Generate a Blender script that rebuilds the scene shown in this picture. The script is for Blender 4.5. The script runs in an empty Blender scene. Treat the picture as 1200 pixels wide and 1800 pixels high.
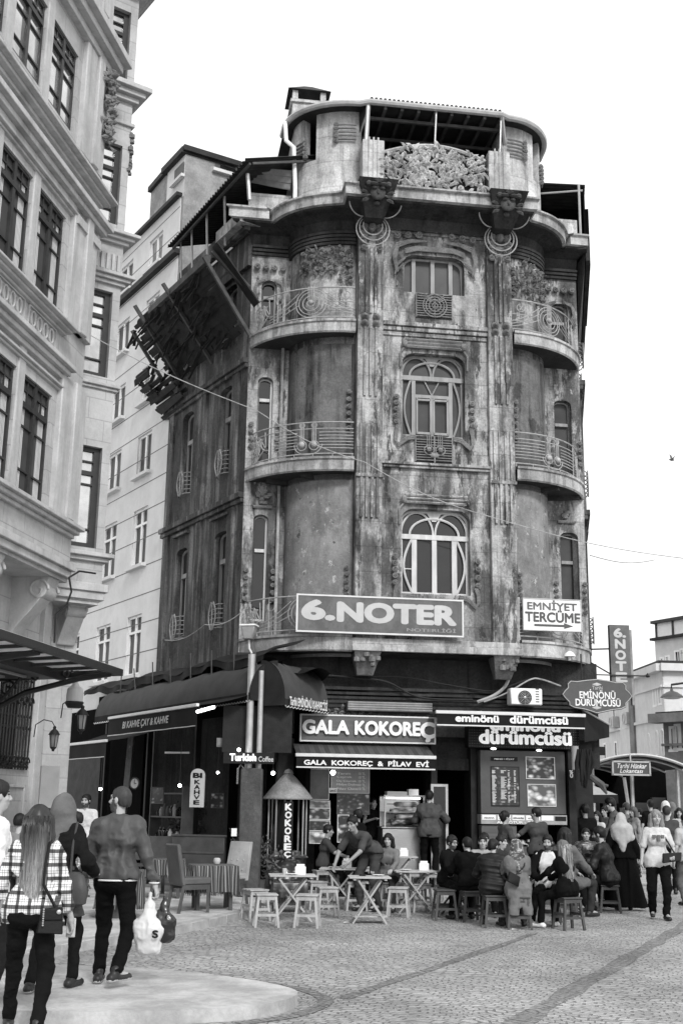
import bpy, bmesh, math, random
import numpy as np
from mathutils import Vector
from mathutils.geometry import tessellate_polygon
sc = bpy.context.scene
C = sc.collection
R_ = math.radians
# ---------------- camera, sky, sun, exposure
PITCH, ROLL, FPX = R_(14), R_(0.85), 2070.0
CAM = np.array([0, 0, 1.68])
_r = np.array([1., 0, 0]); FWD = np.array([0, math.cos(PITCH), math.sin(PITCH)]); _u = np.array([0, -math.sin(PITCH), math.cos(PITCH)])
RGT = math.cos(ROLL)*_r + math.sin(ROLL)*_u; UPV = math.cos(ROLL)*_u - math.sin(ROLL)*_r
cd = bpy.data.cameras.new('camera'); cam = bpy.data.objects.new('camera', cd); C.objects.link(cam)
from mathutils import Matrix
cam.matrix_world = Matrix(((RGT[0], UPV[0], -FWD[0], CAM[0]), (RGT[1], UPV[1], -FWD[1], CAM[1]), (RGT[2], UPV[2], -FWD[2], CAM[2]), (0, 0, 0, 1)))
cd.sensor_fit = 'VERTICAL'; cd.sensor_height = 36; cd.lens = FPX/1800*36
cd.clip_start = 0.1; cd.clip_end = 2000
sc.camera = cam
SUN_EL, SUN_AZ = R_(37), R_(160)          # veiled sun behind the right shoulder of the photographer
wd = bpy.data.worlds.new('World'); sc.world = wd; wd.use_nodes = True
nt = wd.node_tree; bg = nt.nodes['Background']
sky = nt.nodes.new('ShaderNodeTexSky'); sky.sky_type = 'NISHITA'; sky.sun_disc = False
sky.sun_elevation = SUN_EL; sky.sun_rotation = SUN_AZ; sky.dust_density = 4; sky.air_density = 2
bw = nt.nodes.new('ShaderNodeRGBToBW'); nt.links.new(sky.outputs[0], bw.inputs[0])
mx = nt.nodes.new('ShaderNodeMath'); mx.operation = 'MULTIPLY_ADD'; nt.links.new(bw.outputs[0], mx.inputs[0])
mx.inputs[1].default_value = 0.25; mx.inputs[2].default_value = 7.0   # an even cloud deck over the sky's own gradient
nt.links.new(mx.outputs[0], bg.inputs[0]); bg.inputs[1].default_value = 0.105
sd = bpy.data.lights.new('sun', 'SUN'); sd.energy = 1.5; sd.angle = R_(11); sd.color = (1, 1, 1)
so = bpy.data.objects.new('sun', sd); C.objects.link(so)
_sd = Vector((math.sin(SUN_AZ)*math.cos(SUN_EL), math.cos(SUN_AZ)*math.cos(SUN_EL), math.sin(SUN_EL)))
so.rotation_euler = _sd.to_track_quat('Z', 'Y').to_euler(); so.location = (0, -10, 40)
sc.view_settings.view_transform = 'Standard'; sc.view_settings.look = 'None'
sc.view_settings.exposure = 0.62; sc.view_settings.gamma = 1
# ---------------- photo geometry helpers
def ray(x, y): return FWD + RGT*(x-600)/FPX + UPV*(900-y)/FPX
def G(x, y, z=0.0):
    d = ray(x, y); return CAM + d*(z-CAM[2])/d[2]
def AT(x, y, Y):
    d = ray(x, y); return CAM + d*Y/d[1]
class Fr:
    "a vertical plane's frame: u along it, w out of it, z up"
    def __init__(s, o, az):
        a = R_(az); s.o = np.array(o, float); s.u = np.array([math.cos(a), math.sin(a), 0]); s.w = np.array([math.sin(a), -math.cos(a), 0])
    def P(s, u, w, z): return s.o + s.u*u + s.w*w + np.array([0, 0, z])
    def px(s, x, y, w=0.0):
        d = ray(x, y); t = ((s.o+s.w*w-CAM)@s.w)/(d@s.w); p = CAM+d*t-s.o
        return float(p@s.u), float(p[2])
    def loc(s, p):
        q = np.array(p)-s.o; return float(q@s.u), float(q@s.w), float(q[2])
class WF:
    "plain world axes"
    o = np.zeros(3); u = np.array([1., 0, 0]); w = np.array([0, 1., 0])
    def P(s, u, w, z): return np.array([u, w, z], float)
W0 = WF()
class LF:
    "a local frame with a turn about z"
    def __init__(s, o=(0, 0, 0), rz=0):
        s.o = np.array(o, float); s.u = np.array([math.cos(rz), math.sin(rz), 0]); s.w = np.array([-math.sin(rz), math.cos(rz), 0])
    def P(s, u, w, z): return s.o + s.u*u + s.w*w + np.array([0, 0, z])
# ---------------- mesh builder
class MB:
    def __init__(s, fr=W0): s.v = []; s.f = []; s.m = []; s.fr = fr
    def add(s, vs, fs, m=0):
        b = len(s.v); s.v.extend([tuple(map(float, p)) for p in vs]); s.f.extend([tuple(i+b for i in f) for f in fs]); s.m.extend([m]*len(fs)); return s
    def L(s, pts): return [s.fr.P(*p) for p in pts]
    def box(s, u0, u1, w0, w1, z0, z1, m=0):
        return s.add(s.L([(u0,w0,z0),(u1,w0,z0),(u1,w1,z0),(u0,w1,z0),(u0,w0,z1),(u1,w0,z1),(u1,w1,z1),(u0,w1,z1)]),
                     [(0,3,2,1),(4,5,6,7),(0,1,5,4),(1,2,6,5),(2,3,7,6),(3,0,4,7)], m)
    def cbox(s, c, d, m=0): return s.box(c[0]-d[0]/2, c[0]+d[0]/2, c[1]-d[1]/2, c[1]+d[1]/2, c[2]-d[2]/2, c[2]+d[2]/2, m)
    def hexa(s, p8, m=0): return s.add(s.L(p8), [(0,3,2,1),(4,5,6,7),(0,1,5,4),(1,2,6,5),(2,3,7,6),(3,0,4,7)], m)
    def bar(s, a, b, t, h=None, up=(0, 0, 1), m=0):
        "square bar between two local points"
        h = h or t; a = np.array(s.fr.P(*a)); b = np.array(s.fr.P(*b)); d = b-a; d = d/(np.linalg.norm(d)+1e-9)
        up = np.array(up, float)
        if abs(d@up) > .95: up = np.array([1., 0, 0]) if abs(d[0]) < .9 else np.array([0, 1., 0])
        x = np.cross(d, up); x /= np.linalg.norm(x); y = np.cross(x, d)
        q = [(-1,-1),(1,-1),(1,1),(-1,1)]
        return s.add([p+x*i*t/2+y*j*h/2 for p in (a, b) for i, j in q], [(0,3,2,1),(4,5,6,7),(0,1,5,4),(1,2,6,5),(2,3,7,6),(3,0,4,7)], m)
    def prism(s, pts, z0, z1, m=0):
        n = len(pts); s.add(s.L([(u, w, z0) for u, w in pts]+[(u, w, z1) for u, w in pts]),
            [tuple(range(n))[::-1], tuple(range(n, 2*n))]+[(i, (i+1) % n, (i+1) % n+n, i+n) for i in range(n)], m); return s
    def plate(s, pts, w0, w1, m=0):
        "a polygon in (u,z) made thick from w0 to w1"
        n = len(pts); s.add(s.L([(u, w0, z) for u, z in pts]+[(u, w1, z) for u, z in pts]),
            [tuple(range(n))[::-1], tuple(range(n, 2*n))]+[(i, (i+1) % n, (i+1) % n+n, i+n) for i in range(n)], m); return s
    def tube(s, pts, r, n=6, m=0, local=True, closed=False):
        P = np.array(s.L(pts) if local else pts, float); N = len(P)
        rr = np.array([r]*N if np.isscalar(r) else r, float)
        T = np.roll(P, -1, 0)-np.roll(P, 1, 0)
        if not closed: T[0] = P[1]-P[0]; T[-1] = P[-1]-P[-2]
        T /= np.linalg.norm(T, axis=1)[:, None]+1e-9
        x = np.cross(T[0], [0, 0, 1.]); x = x if np.linalg.norm(x) > .1 else np.cross(T[0], [1., 0, 0]); x /= np.linalg.norm(x)
        vs = []
        for i in range(N):
            x = x-T[i]*(x@T[i]); x /= np.linalg.norm(x)+1e-9; y = np.cross(T[i], x)
            for k in range(n):
                a = 2*math.pi*k/n; vs.append(P[i]+(x*math.cos(a)+y*math.sin(a))*rr[i])
        fs = [(i*n+k, i*n+(k+1) % n, ((i+1) % N)*n+(k+1) % n, ((i+1) % N)*n+k) for i in range(N if closed else N-1) for k in range(n)]
        if not closed: fs += [tuple(range(n))[::-1], tuple(range((N-1)*n, N*n))]
        return s.add(vs, fs, m)
    def lathe(s, prof, c=(0, 0, 0), n=12, m=0, sx=1, sy=1):
        N = len(prof); vs = [(c[0]+r*math.cos(2*math.pi*k/n)*sx, c[1]+r*math.sin(2*math.pi*k/n)*sy, c[2]+z) for r, z in prof for k in range(n)]
        fs = [(i*n+k, i*n+(k+1) % n, (i+1)*n+(k+1) % n, (i+1)*n+k) for i in range(N-1) for k in range(n)]
        fs += [tuple(range(n))[::-1], tuple(range((N-1)*n, N*n))]
        return s.add(s.L(vs), fs, m)
    def ball(s, c, r, n=8, m=0):
        r = (r, r, r) if np.isscalar(r) else r; k = max(3, n//2)
        vs = [(c[0]+r[0]*math.sin(math.pi*i/k)*math.cos(2*math.pi*j/n), c[1]+r[1]*math.sin(math.pi*i/k)*math.sin(2*math.pi*j/n), c[2]+r[2]*math.cos(math.pi*i/k)) for i in range(1, k) for j in range(n)]
        vs += [(c[0], c[1], c[2]+r[2]), (c[0], c[1], c[2]-r[2])]; a = (k-1)*n
        fs = [(i*n+j, (i+1)*n+j, (i+1)*n+(j+1) % n, i*n+(j+1) % n) for i in range(k-2) for j in range(n)]
        fs += [(a, j, (j+1) % n) for j in range(n)]+[(a+1, (k-2)*n+(j+1) % n, (k-2)*n+j) for j in range(n)]
        return s.add(s.L(vs), fs, m)
    def sweep(s, path, prof, closed=False, m=0, prof_closed=True):
        "profile [(out, z)] carried along a plan path [(u, w)]; out is to the left-hand normal given by winding"
        P = np.array(path, float); N = len(P); D = np.diff(P, axis=0); 
        nrm = np.array([(d[1], -d[0]) for d in D])/(np.linalg.norm(D, axis=1)[:, None]+1e-9)
        mit = []
        for i in range(N):
            a = nrm[max(i-1, 0)]; b = nrm[min(i, N-2)]; q = a+b; q = q/(q@q/2) if q@q > .3 else b
            mit.append(q)
        K = len(prof); vs = [(P[i][0]+mit[i][0]*o, P[i][1]+mit[i][1]*o, z) for i in range(N) for o, z in prof]
        kk = K if prof_closed else K-1
        fs = [(i*K+k, i*K+(k+1) % K, (i+1)*K+(k+1) % K, (i+1)*K+k) for i in range(N-1) for k in range(kk)]
        if prof_closed: fs += [tuple(range(K)), tuple(range((N-1)*K, N*K))[::-1]]
        return s.add(s.L(vs), fs, m)
    def holed(s, outer, holes, w0, w1, m=0, back=False):
        "flat wall in (u,z) at w1 with holes cut back to w0"
        loops = [outer]+holes; flat = [p for l in loops for p in l]
        tri = tessellate_polygon([[Vector((p[0], p[1], 0)) for p in l] for l in loops])
        s.add(s.L([(u, w1, z) for u, z in flat]), [tuple(t) for t in tri], m)
        for l in loops:
            n = len(l); s.add(s.L([(u, w1, z) for u, z in l]+[(u, w0, z) for u, z in l]), [(i, (i+1) % n, (i+1) % n+n, i+n) for i in range(n)], m)
        return s
    def grid(s, fn, nu, nv, m=0):
        vs = [fn(i/nu, j/nv) for j in range(nv+1) for i in range(nu+1)]
        return s.add(s.L(vs), [(j*(nu+1)+i, j*(nu+1)+i+1, (j+1)*(nu+1)+i+1, (j+1)*(nu+1)+i) for j in range(nv) for i in range(nu)], m)
    def build(s, name, mats, parent=None, smooth=40, bevel=0, recalc=True, base=None):
        o0 = np.array(parent['_o']) if parent is not None else (np.array(base, float) if base is not None else np.zeros(3))
        V = np.array(s.v)-o0 if len(s.v) else np.zeros((0, 3))
        me = bpy.data.meshes.new(name); me.from_pydata(V.tolist(), [], s.f)
        mats = mats if isinstance(mats, (list, tuple)) else [mats]
        for k in mats: me.materials.append(k)
        if len(mats) > 1: me.polygons.foreach_set('material_index', s.m)
        if recalc or bevel:
            bm = bmesh.new(); bm.from_mesh(me)
            if recalc: bmesh.ops.recalc_face_normals(bm, faces=bm.faces)
            if bevel:
                ed = [e for e in bm.edges if len(e.link_faces) == 2 and e.calc_face_angle(0) > .6]
                bmesh.ops.bevel(bm, geom=ed, offset=bevel, segments=1, affect='EDGES', clamp_overlap=True)
            bm.to_mesh(me); bm.free()
        if smooth: me.shade_smooth(); me.set_sharp_from_angle(angle=R_(smooth))
        me.update()
        o = bpy.data.objects.new(name, me); C.objects.link(o)
        if parent is not None:
            o.parent = parent; o['_o'] = [float(x) for x in o0]
        else:
            o.location = o0.tolist(); o['_o'] = [float(x) for x in o0]
        return o
def tag(o, label=None, cat=None, group=None, kind=None):
    if label: o['label'] = label
    if cat: o['category'] = cat
    if group: o['group'] = group
    if kind: o['kind'] = kind
    return o
def thing(name, label, cat, loc=(0, 0, 0), group=None):
    o = bpy.data.objects.new(name, None); C.objects.link(o); o.location = [float(x) for x in loc]; o['_o'] = [float(x) for x in loc]
    o.empty_display_size = .1
    return tag(o, label, cat, group)
def copy_tree(o, parent=None):
    c = o.copy(); C.objects.link(c)
    if parent is not None: c.parent = parent
    for ch in o.children: copy_tree(ch, c)
    return c
def struct(name, mb, mats, **k): return tag(mb.build(name, mats, **k), kind='structure')
# ---------------- text
_TX = {}
def text_mesh(body):
    if body in _TX: return _TX[body]
    cu = bpy.data.curves.new('t', 'FONT'); cu.body = body; cu.size = 1; cu.resolution_u = 4
    o = bpy.data.objects.new('t', cu); C.objects.link(o)
    me = bpy.data.meshes.new_from_object(o.evaluated_get(bpy.context.evaluated_depsgraph_get()))
    V = np.array([v.co[:] for v in me.vertices]); Fs = [tuple(p.vertices) for p in me.polygons]
    bpy.data.objects.remove(o); bpy.data.curves.remove(cu); bpy.data.meshes.remove(me)
    V[:, 0] -= V[:, 0].min(); 
    _TX[body] = (V, Fs); return _TX[body]
def text(mb, body, u0, u1, zb, zt, w, bold=.03, depth=0.0, m=0, skew=0.0, dz=0.0):
    "lettering filling u0..u1 by zb..zt on plane w; bold thickens the strokes; dz tilts the line"
    V, Fs = text_mesh(body); mn, mxx = V.min(0), V.max(0)
    sx = (u1-u0)/(mxx[0]-mn[0]); sz = (zt-zb)/(mxx[1]-mn[1])
    k = 0
    offs = [(0, 0)] if bold <= 0 else [(bold*math.cos(a*math.pi/4), bold*math.sin(a*math.pi/4)) for a in range(8)]
    for ox, oz in offs:
        q = [(u0+(x+ox-mn[0])*sx+skew*(y-mn[1])*sz, w+.0004*k, zb+(y+oz-mn[1])*sz+dz*((x-mn[0])/(mxx[0]-mn[0]))) for x, y, _ in V]
        mb.add(mb.L(q), Fs, m); k += 1
    if depth > 0:      # standing letters: side skirts from the outline edges
        from collections import Counter
        cnt = Counter(tuple(sorted((f[i], f[(i+1) % len(f)]))) for f in Fs for i in range(len(f)))
        ed = [e for e, c in cnt.items() if c == 1]
        for ox, oz in offs[::2]:
            pts = [(u0+(x+ox-mn[0])*sx, zb+(y+oz-mn[1])*sz) for x, y, _ in V]
            for a, b in ed:
                (a0, a1), (b0, b1) = pts[a], pts[b]
                mb.add(mb.L([(a0, w-depth, a1), (b0, w-depth, b1), (b0, w, b1), (a0, w, a1)]), [(0, 1, 2, 3)], m)
# ---------------- materials (the photograph is black and white: greys)
def _n(t, k, **kw):
    n = t.nodes.new(k)
    for a, b in kw.items():
        if a.startswith('i'): n.inputs[int(a[1:])].default_value = b
        else: setattr(n, a, b)
    return n
def g4(v): return (v, v, v, 1)
_MC = {}
def mat(name, v=.5, rough=.75, spec=.35, metal=0, ior=1.5, amp=.25, scale=6, bump=.15, bscale=40, stretch=(1, 1, 1), emit=0):
    "plain grey surface with soft mottling and a fine bump"
    if name in _MC: return _MC[name]
    m = bpy.data.materials.new(name); m.use_nodes = True; t = m.node_tree; b = t.nodes['Principled BSDF']
    b.inputs['Roughness'].default_value = rough; b.inputs['Specular IOR Level'].default_value = spec; b.inputs['Metallic'].default_value = metal; b.inputs['IOR'].default_value = ior
    tc = _n(t, 'ShaderNodeTexCoord'); mp = _n(t, 'ShaderNodeMapping'); mp.inputs['Scale'].default_value = stretch; t.links.new(tc.outputs['Object'], mp.inputs[0])
    if amp:
        nz = _n(t, 'ShaderNodeTexNoise'); nz.inputs['Scale'].default_value = scale; nz.inputs['Detail'].default_value = 6; nz.inputs['Roughness'].default_value = .6
        t.links.new(mp.outputs[0], nz.inputs['Vector'])
        mr = _n(t, 'ShaderNodeMapRange'); mr.inputs[1].default_value = .25; mr.inputs[2].default_value = .75; mr.inputs[3].default_value = v*(1-amp); mr.inputs[4].default_value = v*(1+amp)
        t.links.new(nz.outputs[0], mr.inputs[0]); t.links.new(mr.outputs[0], b.inputs['Base Color'])
    else: b.inputs['Base Color'].default_value = g4(v)
    if bump:
        n2 = _n(t, 'ShaderNodeTexNoise'); n2.inputs['Scale'].default_value = bscale; n2.inputs['Detail'].default_value = 4; t.links.new(mp.outputs[0], n2.inputs['Vector'])
        bp = _n(t, 'ShaderNodeBump'); bp.inputs['Strength'].default_value = bump; bp.inputs['Distance'].default_value = .02; t.links.new(n2.outputs[0], bp.inputs['Height']); t.links.new(bp.outputs[0], b.inputs['Normal'])
    if emit: b.inputs['Emission Color'].default_value = g4(1); b.inputs['Emission Strength'].default_value = emit
    _MC[name] = m; return m
def weathered(name, light, dark, streak=.5, patch=.4, patch_v=None, joints=None, mott=1.0, rough=.9, seed=0, bump=.5, fine=.35, chips=0.0, soot=0.0):
    "old plaster: vertical rain streaks, flaked patches, grain; joints=(width,height) draws faint block joints"
    if name in _MC: return _MC[name]
    m = bpy.data.materials.new(name); m.use_nodes = True; t = m.node_tree; b = t.nodes['Principled BSDF']
    b.inputs['Roughness'].default_value = rough; b.inputs['Specular IOR Level'].default_value = .2
    tc = _n(t, 'ShaderNodeTexCoord'); add = _n(t, 'ShaderNodeMapping'); add.inputs['Location'].default_value = (seed*7.3, seed*3.1, seed*1.7)
    t.links.new(tc.outputs['Object'], add.inputs[0])
    def noise(scale, stretch, det=8, ro=.62):
        mp = _n(t, 'ShaderNodeMapping'); mp.inputs['Scale'].default_value = stretch; t.links.new(add.outputs[0], mp.inputs[0])
        n = _n(t, 'ShaderNodeTexNoise'); n.inputs['Scale'].default_value = scale; n.inputs['Detail'].default_value = det; n.inputs['Roughness'].default_value = ro
        t.links.new(mp.outputs[0], n.inputs['Vector']); return n.outputs[0]
    def ramp(x, a, c, lo=0, hi=1):
        r = _n(t, 'ShaderNodeMapRange'); r.interpolation_type = 'SMOOTHSTEP'
        for i, q in enumerate((a, c, lo, hi)): r.inputs[i+1].default_value = q
        t.links.new(x, r.inputs[0]); return r.outputs[0]
    def mixv(fac, a, c):
        x = _n(t, 'ShaderNodeMix'); x.data_type = 'FLOAT'
        t.links.new(fac, x.inputs[0])
        for i, q in ((2, a), (3, c)):
            if isinstance(q, (int, float)): x.inputs[i].default_value = q
            else: t.links.new(q, x.inputs[i])
        return x.outputs[0]
    def mul(a, c):
        x = _n(t, 'ShaderNodeMath', operation='MULTIPLY'); t.links.new(a, x.inputs[0])
        if isinstance(c, (int, float)): x.inputs[1].default_value = c
        else: t.links.new(c, x.inputs[1])
        return x.outputs[0]
    big = noise(.55, (1, 1, .8), 10, .68); st = noise(3.2, (1, 1, .09), 7, .6); st2 = noise(9, (1, 1, .05), 5, .55)
    col = mixv(ramp(noise(1.7, (1, 1, 1), 8, .7), .35, .65), light*(1+.15*mott), light*(1-.28*mott))
    s1 = mul(ramp(st, .46, .66), ramp(big, .36, .6)); col = mixv(mul(s1, streak), col, dark)
    col = mixv(mul(ramp(st2, .56, .72), streak*.75), col, dark*1.2)
    if soot: col = mixv(mul(ramp(noise(1.5, (1, 1, .3), 10, .7), .44, .6), soot), col, dark*1.3); col = mixv(mul(ramp(noise(2.6, (1, 1, .55), 11, .74), .55, .6), soot*.7), col, light*1.25); col = mixv(mul(ramp(noise(3.5, (1, 1, .22), 11, .75), .53, .58), soot), col, dark)
    pm = ramp(noise(1.1, (1, 1, .7), 12, .72), .555, .585); col = mixv(mul(pm, patch), col, patch_v if patch_v is not None else dark*1.8)
    g = noise(22, (1, 1, 1), 8, .75); gr = _n(t, 'ShaderNodeMapRange'); gr.inputs[1].default_value = .25; gr.inputs[2].default_value = .75; gr.inputs[3].default_value = 1-fine; gr.inputs[4].default_value = 1+fine
    t.links.new(g, gr.inputs[0]); col = mul(col, gr.outputs[0])
    hgt = g
    if chips:
        cm = ramp(noise(5.5, (1, 1, .8), 9, .75), .60, .63); col = mixv(mul(cm, chips), col, light*1.7)
        cm2 = ramp(noise(4.1, (1, 1, 1), 9, .75), .62, .64); col = mixv(mul(cm2, chips), col, dark*.8)
    if joints:
        sx = _n(t, 'ShaderNodeSeparateXYZ'); t.links.new(tc.outputs['Object'], sx.inputs[0])
        q = _n(t, 'ShaderNodeMath', operation='ADD'); t.links.new(sx.outputs[0], q.inputs[0]); t.links.new(sx.outputs[1], q.inputs[1])
        cb = _n(t, 'ShaderNodeCombineXYZ'); t.links.new(q.outputs[0], cb.inputs[0]); t.links.new(sx.outputs[2], cb.inputs[1])
        br = _n(t, 'ShaderNodeTexBrick'); br.inputs['Scale'].default_value = 1; br.inputs['Brick Width'].default_value = joints[0]; br.inputs['Row Height'].default_value = joints[1]; br.inputs['Mortar Size'].default_value = .012; br.inputs['Mortar Smooth'].default_value = .4
        br.inputs['Color1'].default_value = g4(1); br.inputs['Color2'].default_value = g4(.88); br.inputs['Mortar'].default_value = g4(.68)
        t.links.new(cb.outputs[0], br.inputs['Vector']); rb = _n(t, 'ShaderNodeRGBToBW'); t.links.new(br.outputs[0], rb.inputs[0]); col = mul(col, rb.outputs[0])
    t.links.new(col, b.inputs['Base Color'])
    bp = _n(t, 'ShaderNodeBump'); bp.inputs['Strength'].default_value = bump; bp.inputs['Distance'].default_value = .03
    t.links.new(hgt, bp.inputs['Height']); t.links.new(bp.outputs[0], b.inputs['Normal'])
    _MC[name] = m; return m
def arch(u0, u1, z0, z1, r=None, n=8, rise=None):
    "outline of an opening with rounded upper corners (r) or a segmental top (rise)"
    p = [(u0, z0), (u1, z0)]; r = min(r if r is not None else (u1-u0)/2, (u1-u0)/2)
    h = rise if rise is not None else r
    p += [(u1-r+r*math.cos(a), z1-h+h*math.sin(a)) for a in np.linspace(0, math.pi/2, n)]
    p += [(u0+r-r*math.cos(a), z1-h+h*math.sin(a)) for a in np.linspace(math.pi/2, 0, n)]
    return p
def ell(cu, cw, a, b, t0, t1, n=16): return [(cu+a*math.cos(R_(t)), cw+b*math.sin(R_(t))) for t in np.linspace(t0, t1, n)]
def inset(poly, d):
    c = np.mean(poly, 0); P = np.array(poly); s = (np.abs(P-c).max(0)-d)/np.abs(P-c).max(0); return [tuple(c+(p-c)*s) for p in P]
rnd = random.Random(5)
# ================= materials
M = {}
M['plaster'] = weathered('plaster_front', .43, .035, streak=.9, patch=.55, patch_v=.17, joints=(1.15, .52), seed=1, soot=.85, fine=.45)
M['plaster_pier'] = weathered('plaster_pier', .44, .035, streak=.9, patch=.5, patch_v=.16, joints=(2, .52), seed=2, soot=.8, fine=.45)
M['plaster_mid'] = weathered('plaster_curved_sooty', .15, .012, streak=1, patch=.6, patch_v=.02, seed=3, fine=.35)
M['plaster_low'] = weathered('plaster_curved_flaking', .25, .07, streak=.25, patch=.4, patch_v=.1, seed=4, fine=.2, chips=.9, soot=.25)
M['plaster_attic'] = weathered('plaster_attic', .6, .1, streak=.6, patch=.5, patch_v=.27, joints=(1.1, .62), seed=5, soot=.3)
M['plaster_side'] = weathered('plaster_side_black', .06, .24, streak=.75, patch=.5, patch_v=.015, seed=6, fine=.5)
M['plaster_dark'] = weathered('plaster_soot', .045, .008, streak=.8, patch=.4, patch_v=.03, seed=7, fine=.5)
M['slab'] = weathered('slab_concrete', .46, .05, streak=.6, patch=.25, patch_v=.16, seed=8, fine=.3, soot=.45)
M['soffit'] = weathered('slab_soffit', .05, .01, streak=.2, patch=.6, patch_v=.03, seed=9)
M['orn_dark'] = weathered('stucco_sooty', .085, .015, streak=.3, patch=.4, patch_v=.03, seed=12, fine=.4, bump=.8)
M['orn'] = weathered('stucco_ornament', .2, .025, streak=.3, patch=.4, patch_v=.07, seed=10, fine=.4, bump=.8)
M['orn_light'] = weathered('stucco_ornament_pale', .5, .08, streak=.3, patch=.35, patch_v=.16, seed=11, fine=.4, bump=.8)
M['iron'] = mat('wrought_iron_weathered', .2, .6, amp=.5, scale=9)
M['iron_pale'] = mat('railing_grey_paint', .33, .6, amp=.4, scale=9)
M['iron_black'] = mat('iron_black', .015, .5, amp=.3)
M['wood_white'] = mat('wood_white_old', .52, .6, amp=.25, scale=8, stretch=(1, 1, .2))
M['wood_grey'] = mat('wood_grey_old', .27, .7, amp=.3, scale=8, stretch=(1, 1, .2))
M['wood_char'] = mat('timber_rotten', .022, .85, amp=.6, scale=5, bump=.5)
M['wood_beam'] = mat('timber_beam_weathered', .07, .8, amp=.5, scale=6, bump=.4)
M['glass'] = mat('pane_dark', .012, .06, spec=.5, amp=.5, scale=1.5, bump=.02, bscale=3)
M['glass_grey'] = mat('pane_dusty', .06, .3, spec=.12, amp=.35, scale=1.6, bump=.02, bscale=3)
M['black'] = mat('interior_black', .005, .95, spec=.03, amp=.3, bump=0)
M['tin'] = mat('corrugated_tin_dark', .03, .6, spec=.15, amp=.5, scale=4)
M['tin_light'] = mat('corrugated_tin_grey', .22, .55, amp=.4, scale=4)
M['metal'] = mat('metal_grey', .4, .4, spec=.5, metal=.4, amp=.2)
M['white'] = mat('white_paint', .78, .5, amp=.08)
# ================= setting: road, pavements
def cobble(name, v, sc_=1.0, seed=0.0, rot=0.3):
    m = bpy.data.materials.new(name); m.use_nodes = True; t = m.node_tree; b = t.nodes['Principled BSDF']; b.inputs['Roughness'].default_value = .62; b.inputs['Specular IOR Level'].default_value = .35
    tc = _n(t, 'ShaderNodeTexCoord'); mp = _n(t, 'ShaderNodeMapping'); mp.inputs['Rotation'].default_value = (0, 0, rot); mp.inputs['Scale'].default_value = (sc_, sc_, 1); mp.inputs['Location'].default_value = (seed, seed, 0); t.links.new(tc.outputs['Object'], mp.inputs[0])
    nz = _n(t, 'ShaderNodeTexNoise'); nz.inputs['Scale'].default_value = .9; nz.inputs['Detail'].default_value = 3; t.links.new(mp.outputs[0], nz.inputs['Vector'])
    va = _n(t, 'ShaderNodeVectorMath', operation='MULTIPLY_ADD'); t.links.new(nz.outputs['Color'], va.inputs[0]); va.inputs[1].default_value = (.8, .8, 0); t.links.new(mp.outputs[0], va.inputs[2])
    br = _n(t, 'ShaderNodeTexBrick'); br.inputs['Scale'].default_value = 1; br.inputs['Brick Width'].default_value = .125; br.inputs['Row Height'].default_value = .092; br.inputs['Mortar Size'].default_value = .01; br.inputs['Mortar Smooth'].default_value = .5
    br.inputs['Color1'].default_value = g4(v*1.16); br.inputs['Color2'].default_value = g4(v*.82); br.inputs['Mortar'].default_value = g4(v*.5); t.links.new(va.outputs[0], br.inputs['Vector'])
    vo = _n(t, 'ShaderNodeTexNoise'); vo.inputs['Scale'].default_value = .5; vo.inputs['Detail'].default_value = 9; vo.inputs['Roughness'].default_value = .7; t.links.new(tc.outputs['Object'], vo.inputs['Vector'])
    mr = _n(t, 'ShaderNodeMapRange'); mr.inputs[1].default_value = .3; mr.inputs[2].default_value = .7; mr.inputs[3].default_value = .6; mr.inputs[4].default_value = 1.3; t.links.new(vo.outputs[0], mr.inputs[0])
    fg = _n(t, 'ShaderNodeTexNoise'); fg.inputs['Scale'].default_value = 30; fg.inputs['Detail'].default_value = 6; t.links.new(tc.outputs['Object'], fg.inputs['Vector'])
    m2 = _n(t, 'ShaderNodeMapRange'); m2.inputs[1].default_value = .3; m2.inputs[2].default_value = .7; m2.inputs[3].default_value = .78; m2.inputs[4].default_value = 1.22; t.links.new(fg.outputs[0], m2.inputs[0])
    bwn = _n(t, 'ShaderNodeRGBToBW'); t.links.new(br.outputs[0], bwn.inputs[0])
    x1 = _n(t, 'ShaderNodeMath', operation='MULTIPLY'); t.links.new(bwn.outputs[0], x1.inputs[0]); t.links.new(mr.outputs[0], x1.inputs[1])
    x2 = _n(t, 'ShaderNodeMath', operation='MULTIPLY'); t.links.new(x1.outputs[0], x2.inputs[0]); t.links.new(m2.outputs[0], x2.inputs[1]); t.links.new(x2.outputs[0], b.inputs['Base Color'])
    h = _n(t, 'ShaderNodeMath', operation='MULTIPLY_ADD'); t.links.new(fg.outputs[0], h.inputs[0]); h.inputs[1].default_value = .5
    inv = _n(t, 'ShaderNodeMath', operation='SUBTRACT'); inv.inputs[0].default_value = 1; t.links.new(br.outputs['Fac'], inv.inputs[1]); t.links.new(inv.outputs[0], h.inputs[2])
    bp = _n(t, 'ShaderNodeBump'); bp.inputs['Strength'].default_value = .9; bp.inputs['Distance'].default_value = .03; t.links.new(h.outputs[0], bp.inputs['Height']); t.links.new(bp.outputs[0], b.inputs['Normal'])
    return m
M['cobble'] = cobble('granite_setts', .35)
M['drain'] = cobble('granite_setts_dark', .22, 1.3, 3.3, 1.0)
M['pave'] = weathered('pavement_concrete', .44, .18, streak=0, patch=.4, patch_v=.28, seed=13, fine=.14, bump=.25)
M['kerb'] = mat('kerb_stone', .33, .8, amp=.3, scale=5, bump=.4)
b = MB(); n = 40
b.add([(-250, -40, 0), (250, -40, 0), (250, 400, 0), (-250, 400, 0)], [(0, 1, 2, 3)])
struct('road', b, M['cobble'])
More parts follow.
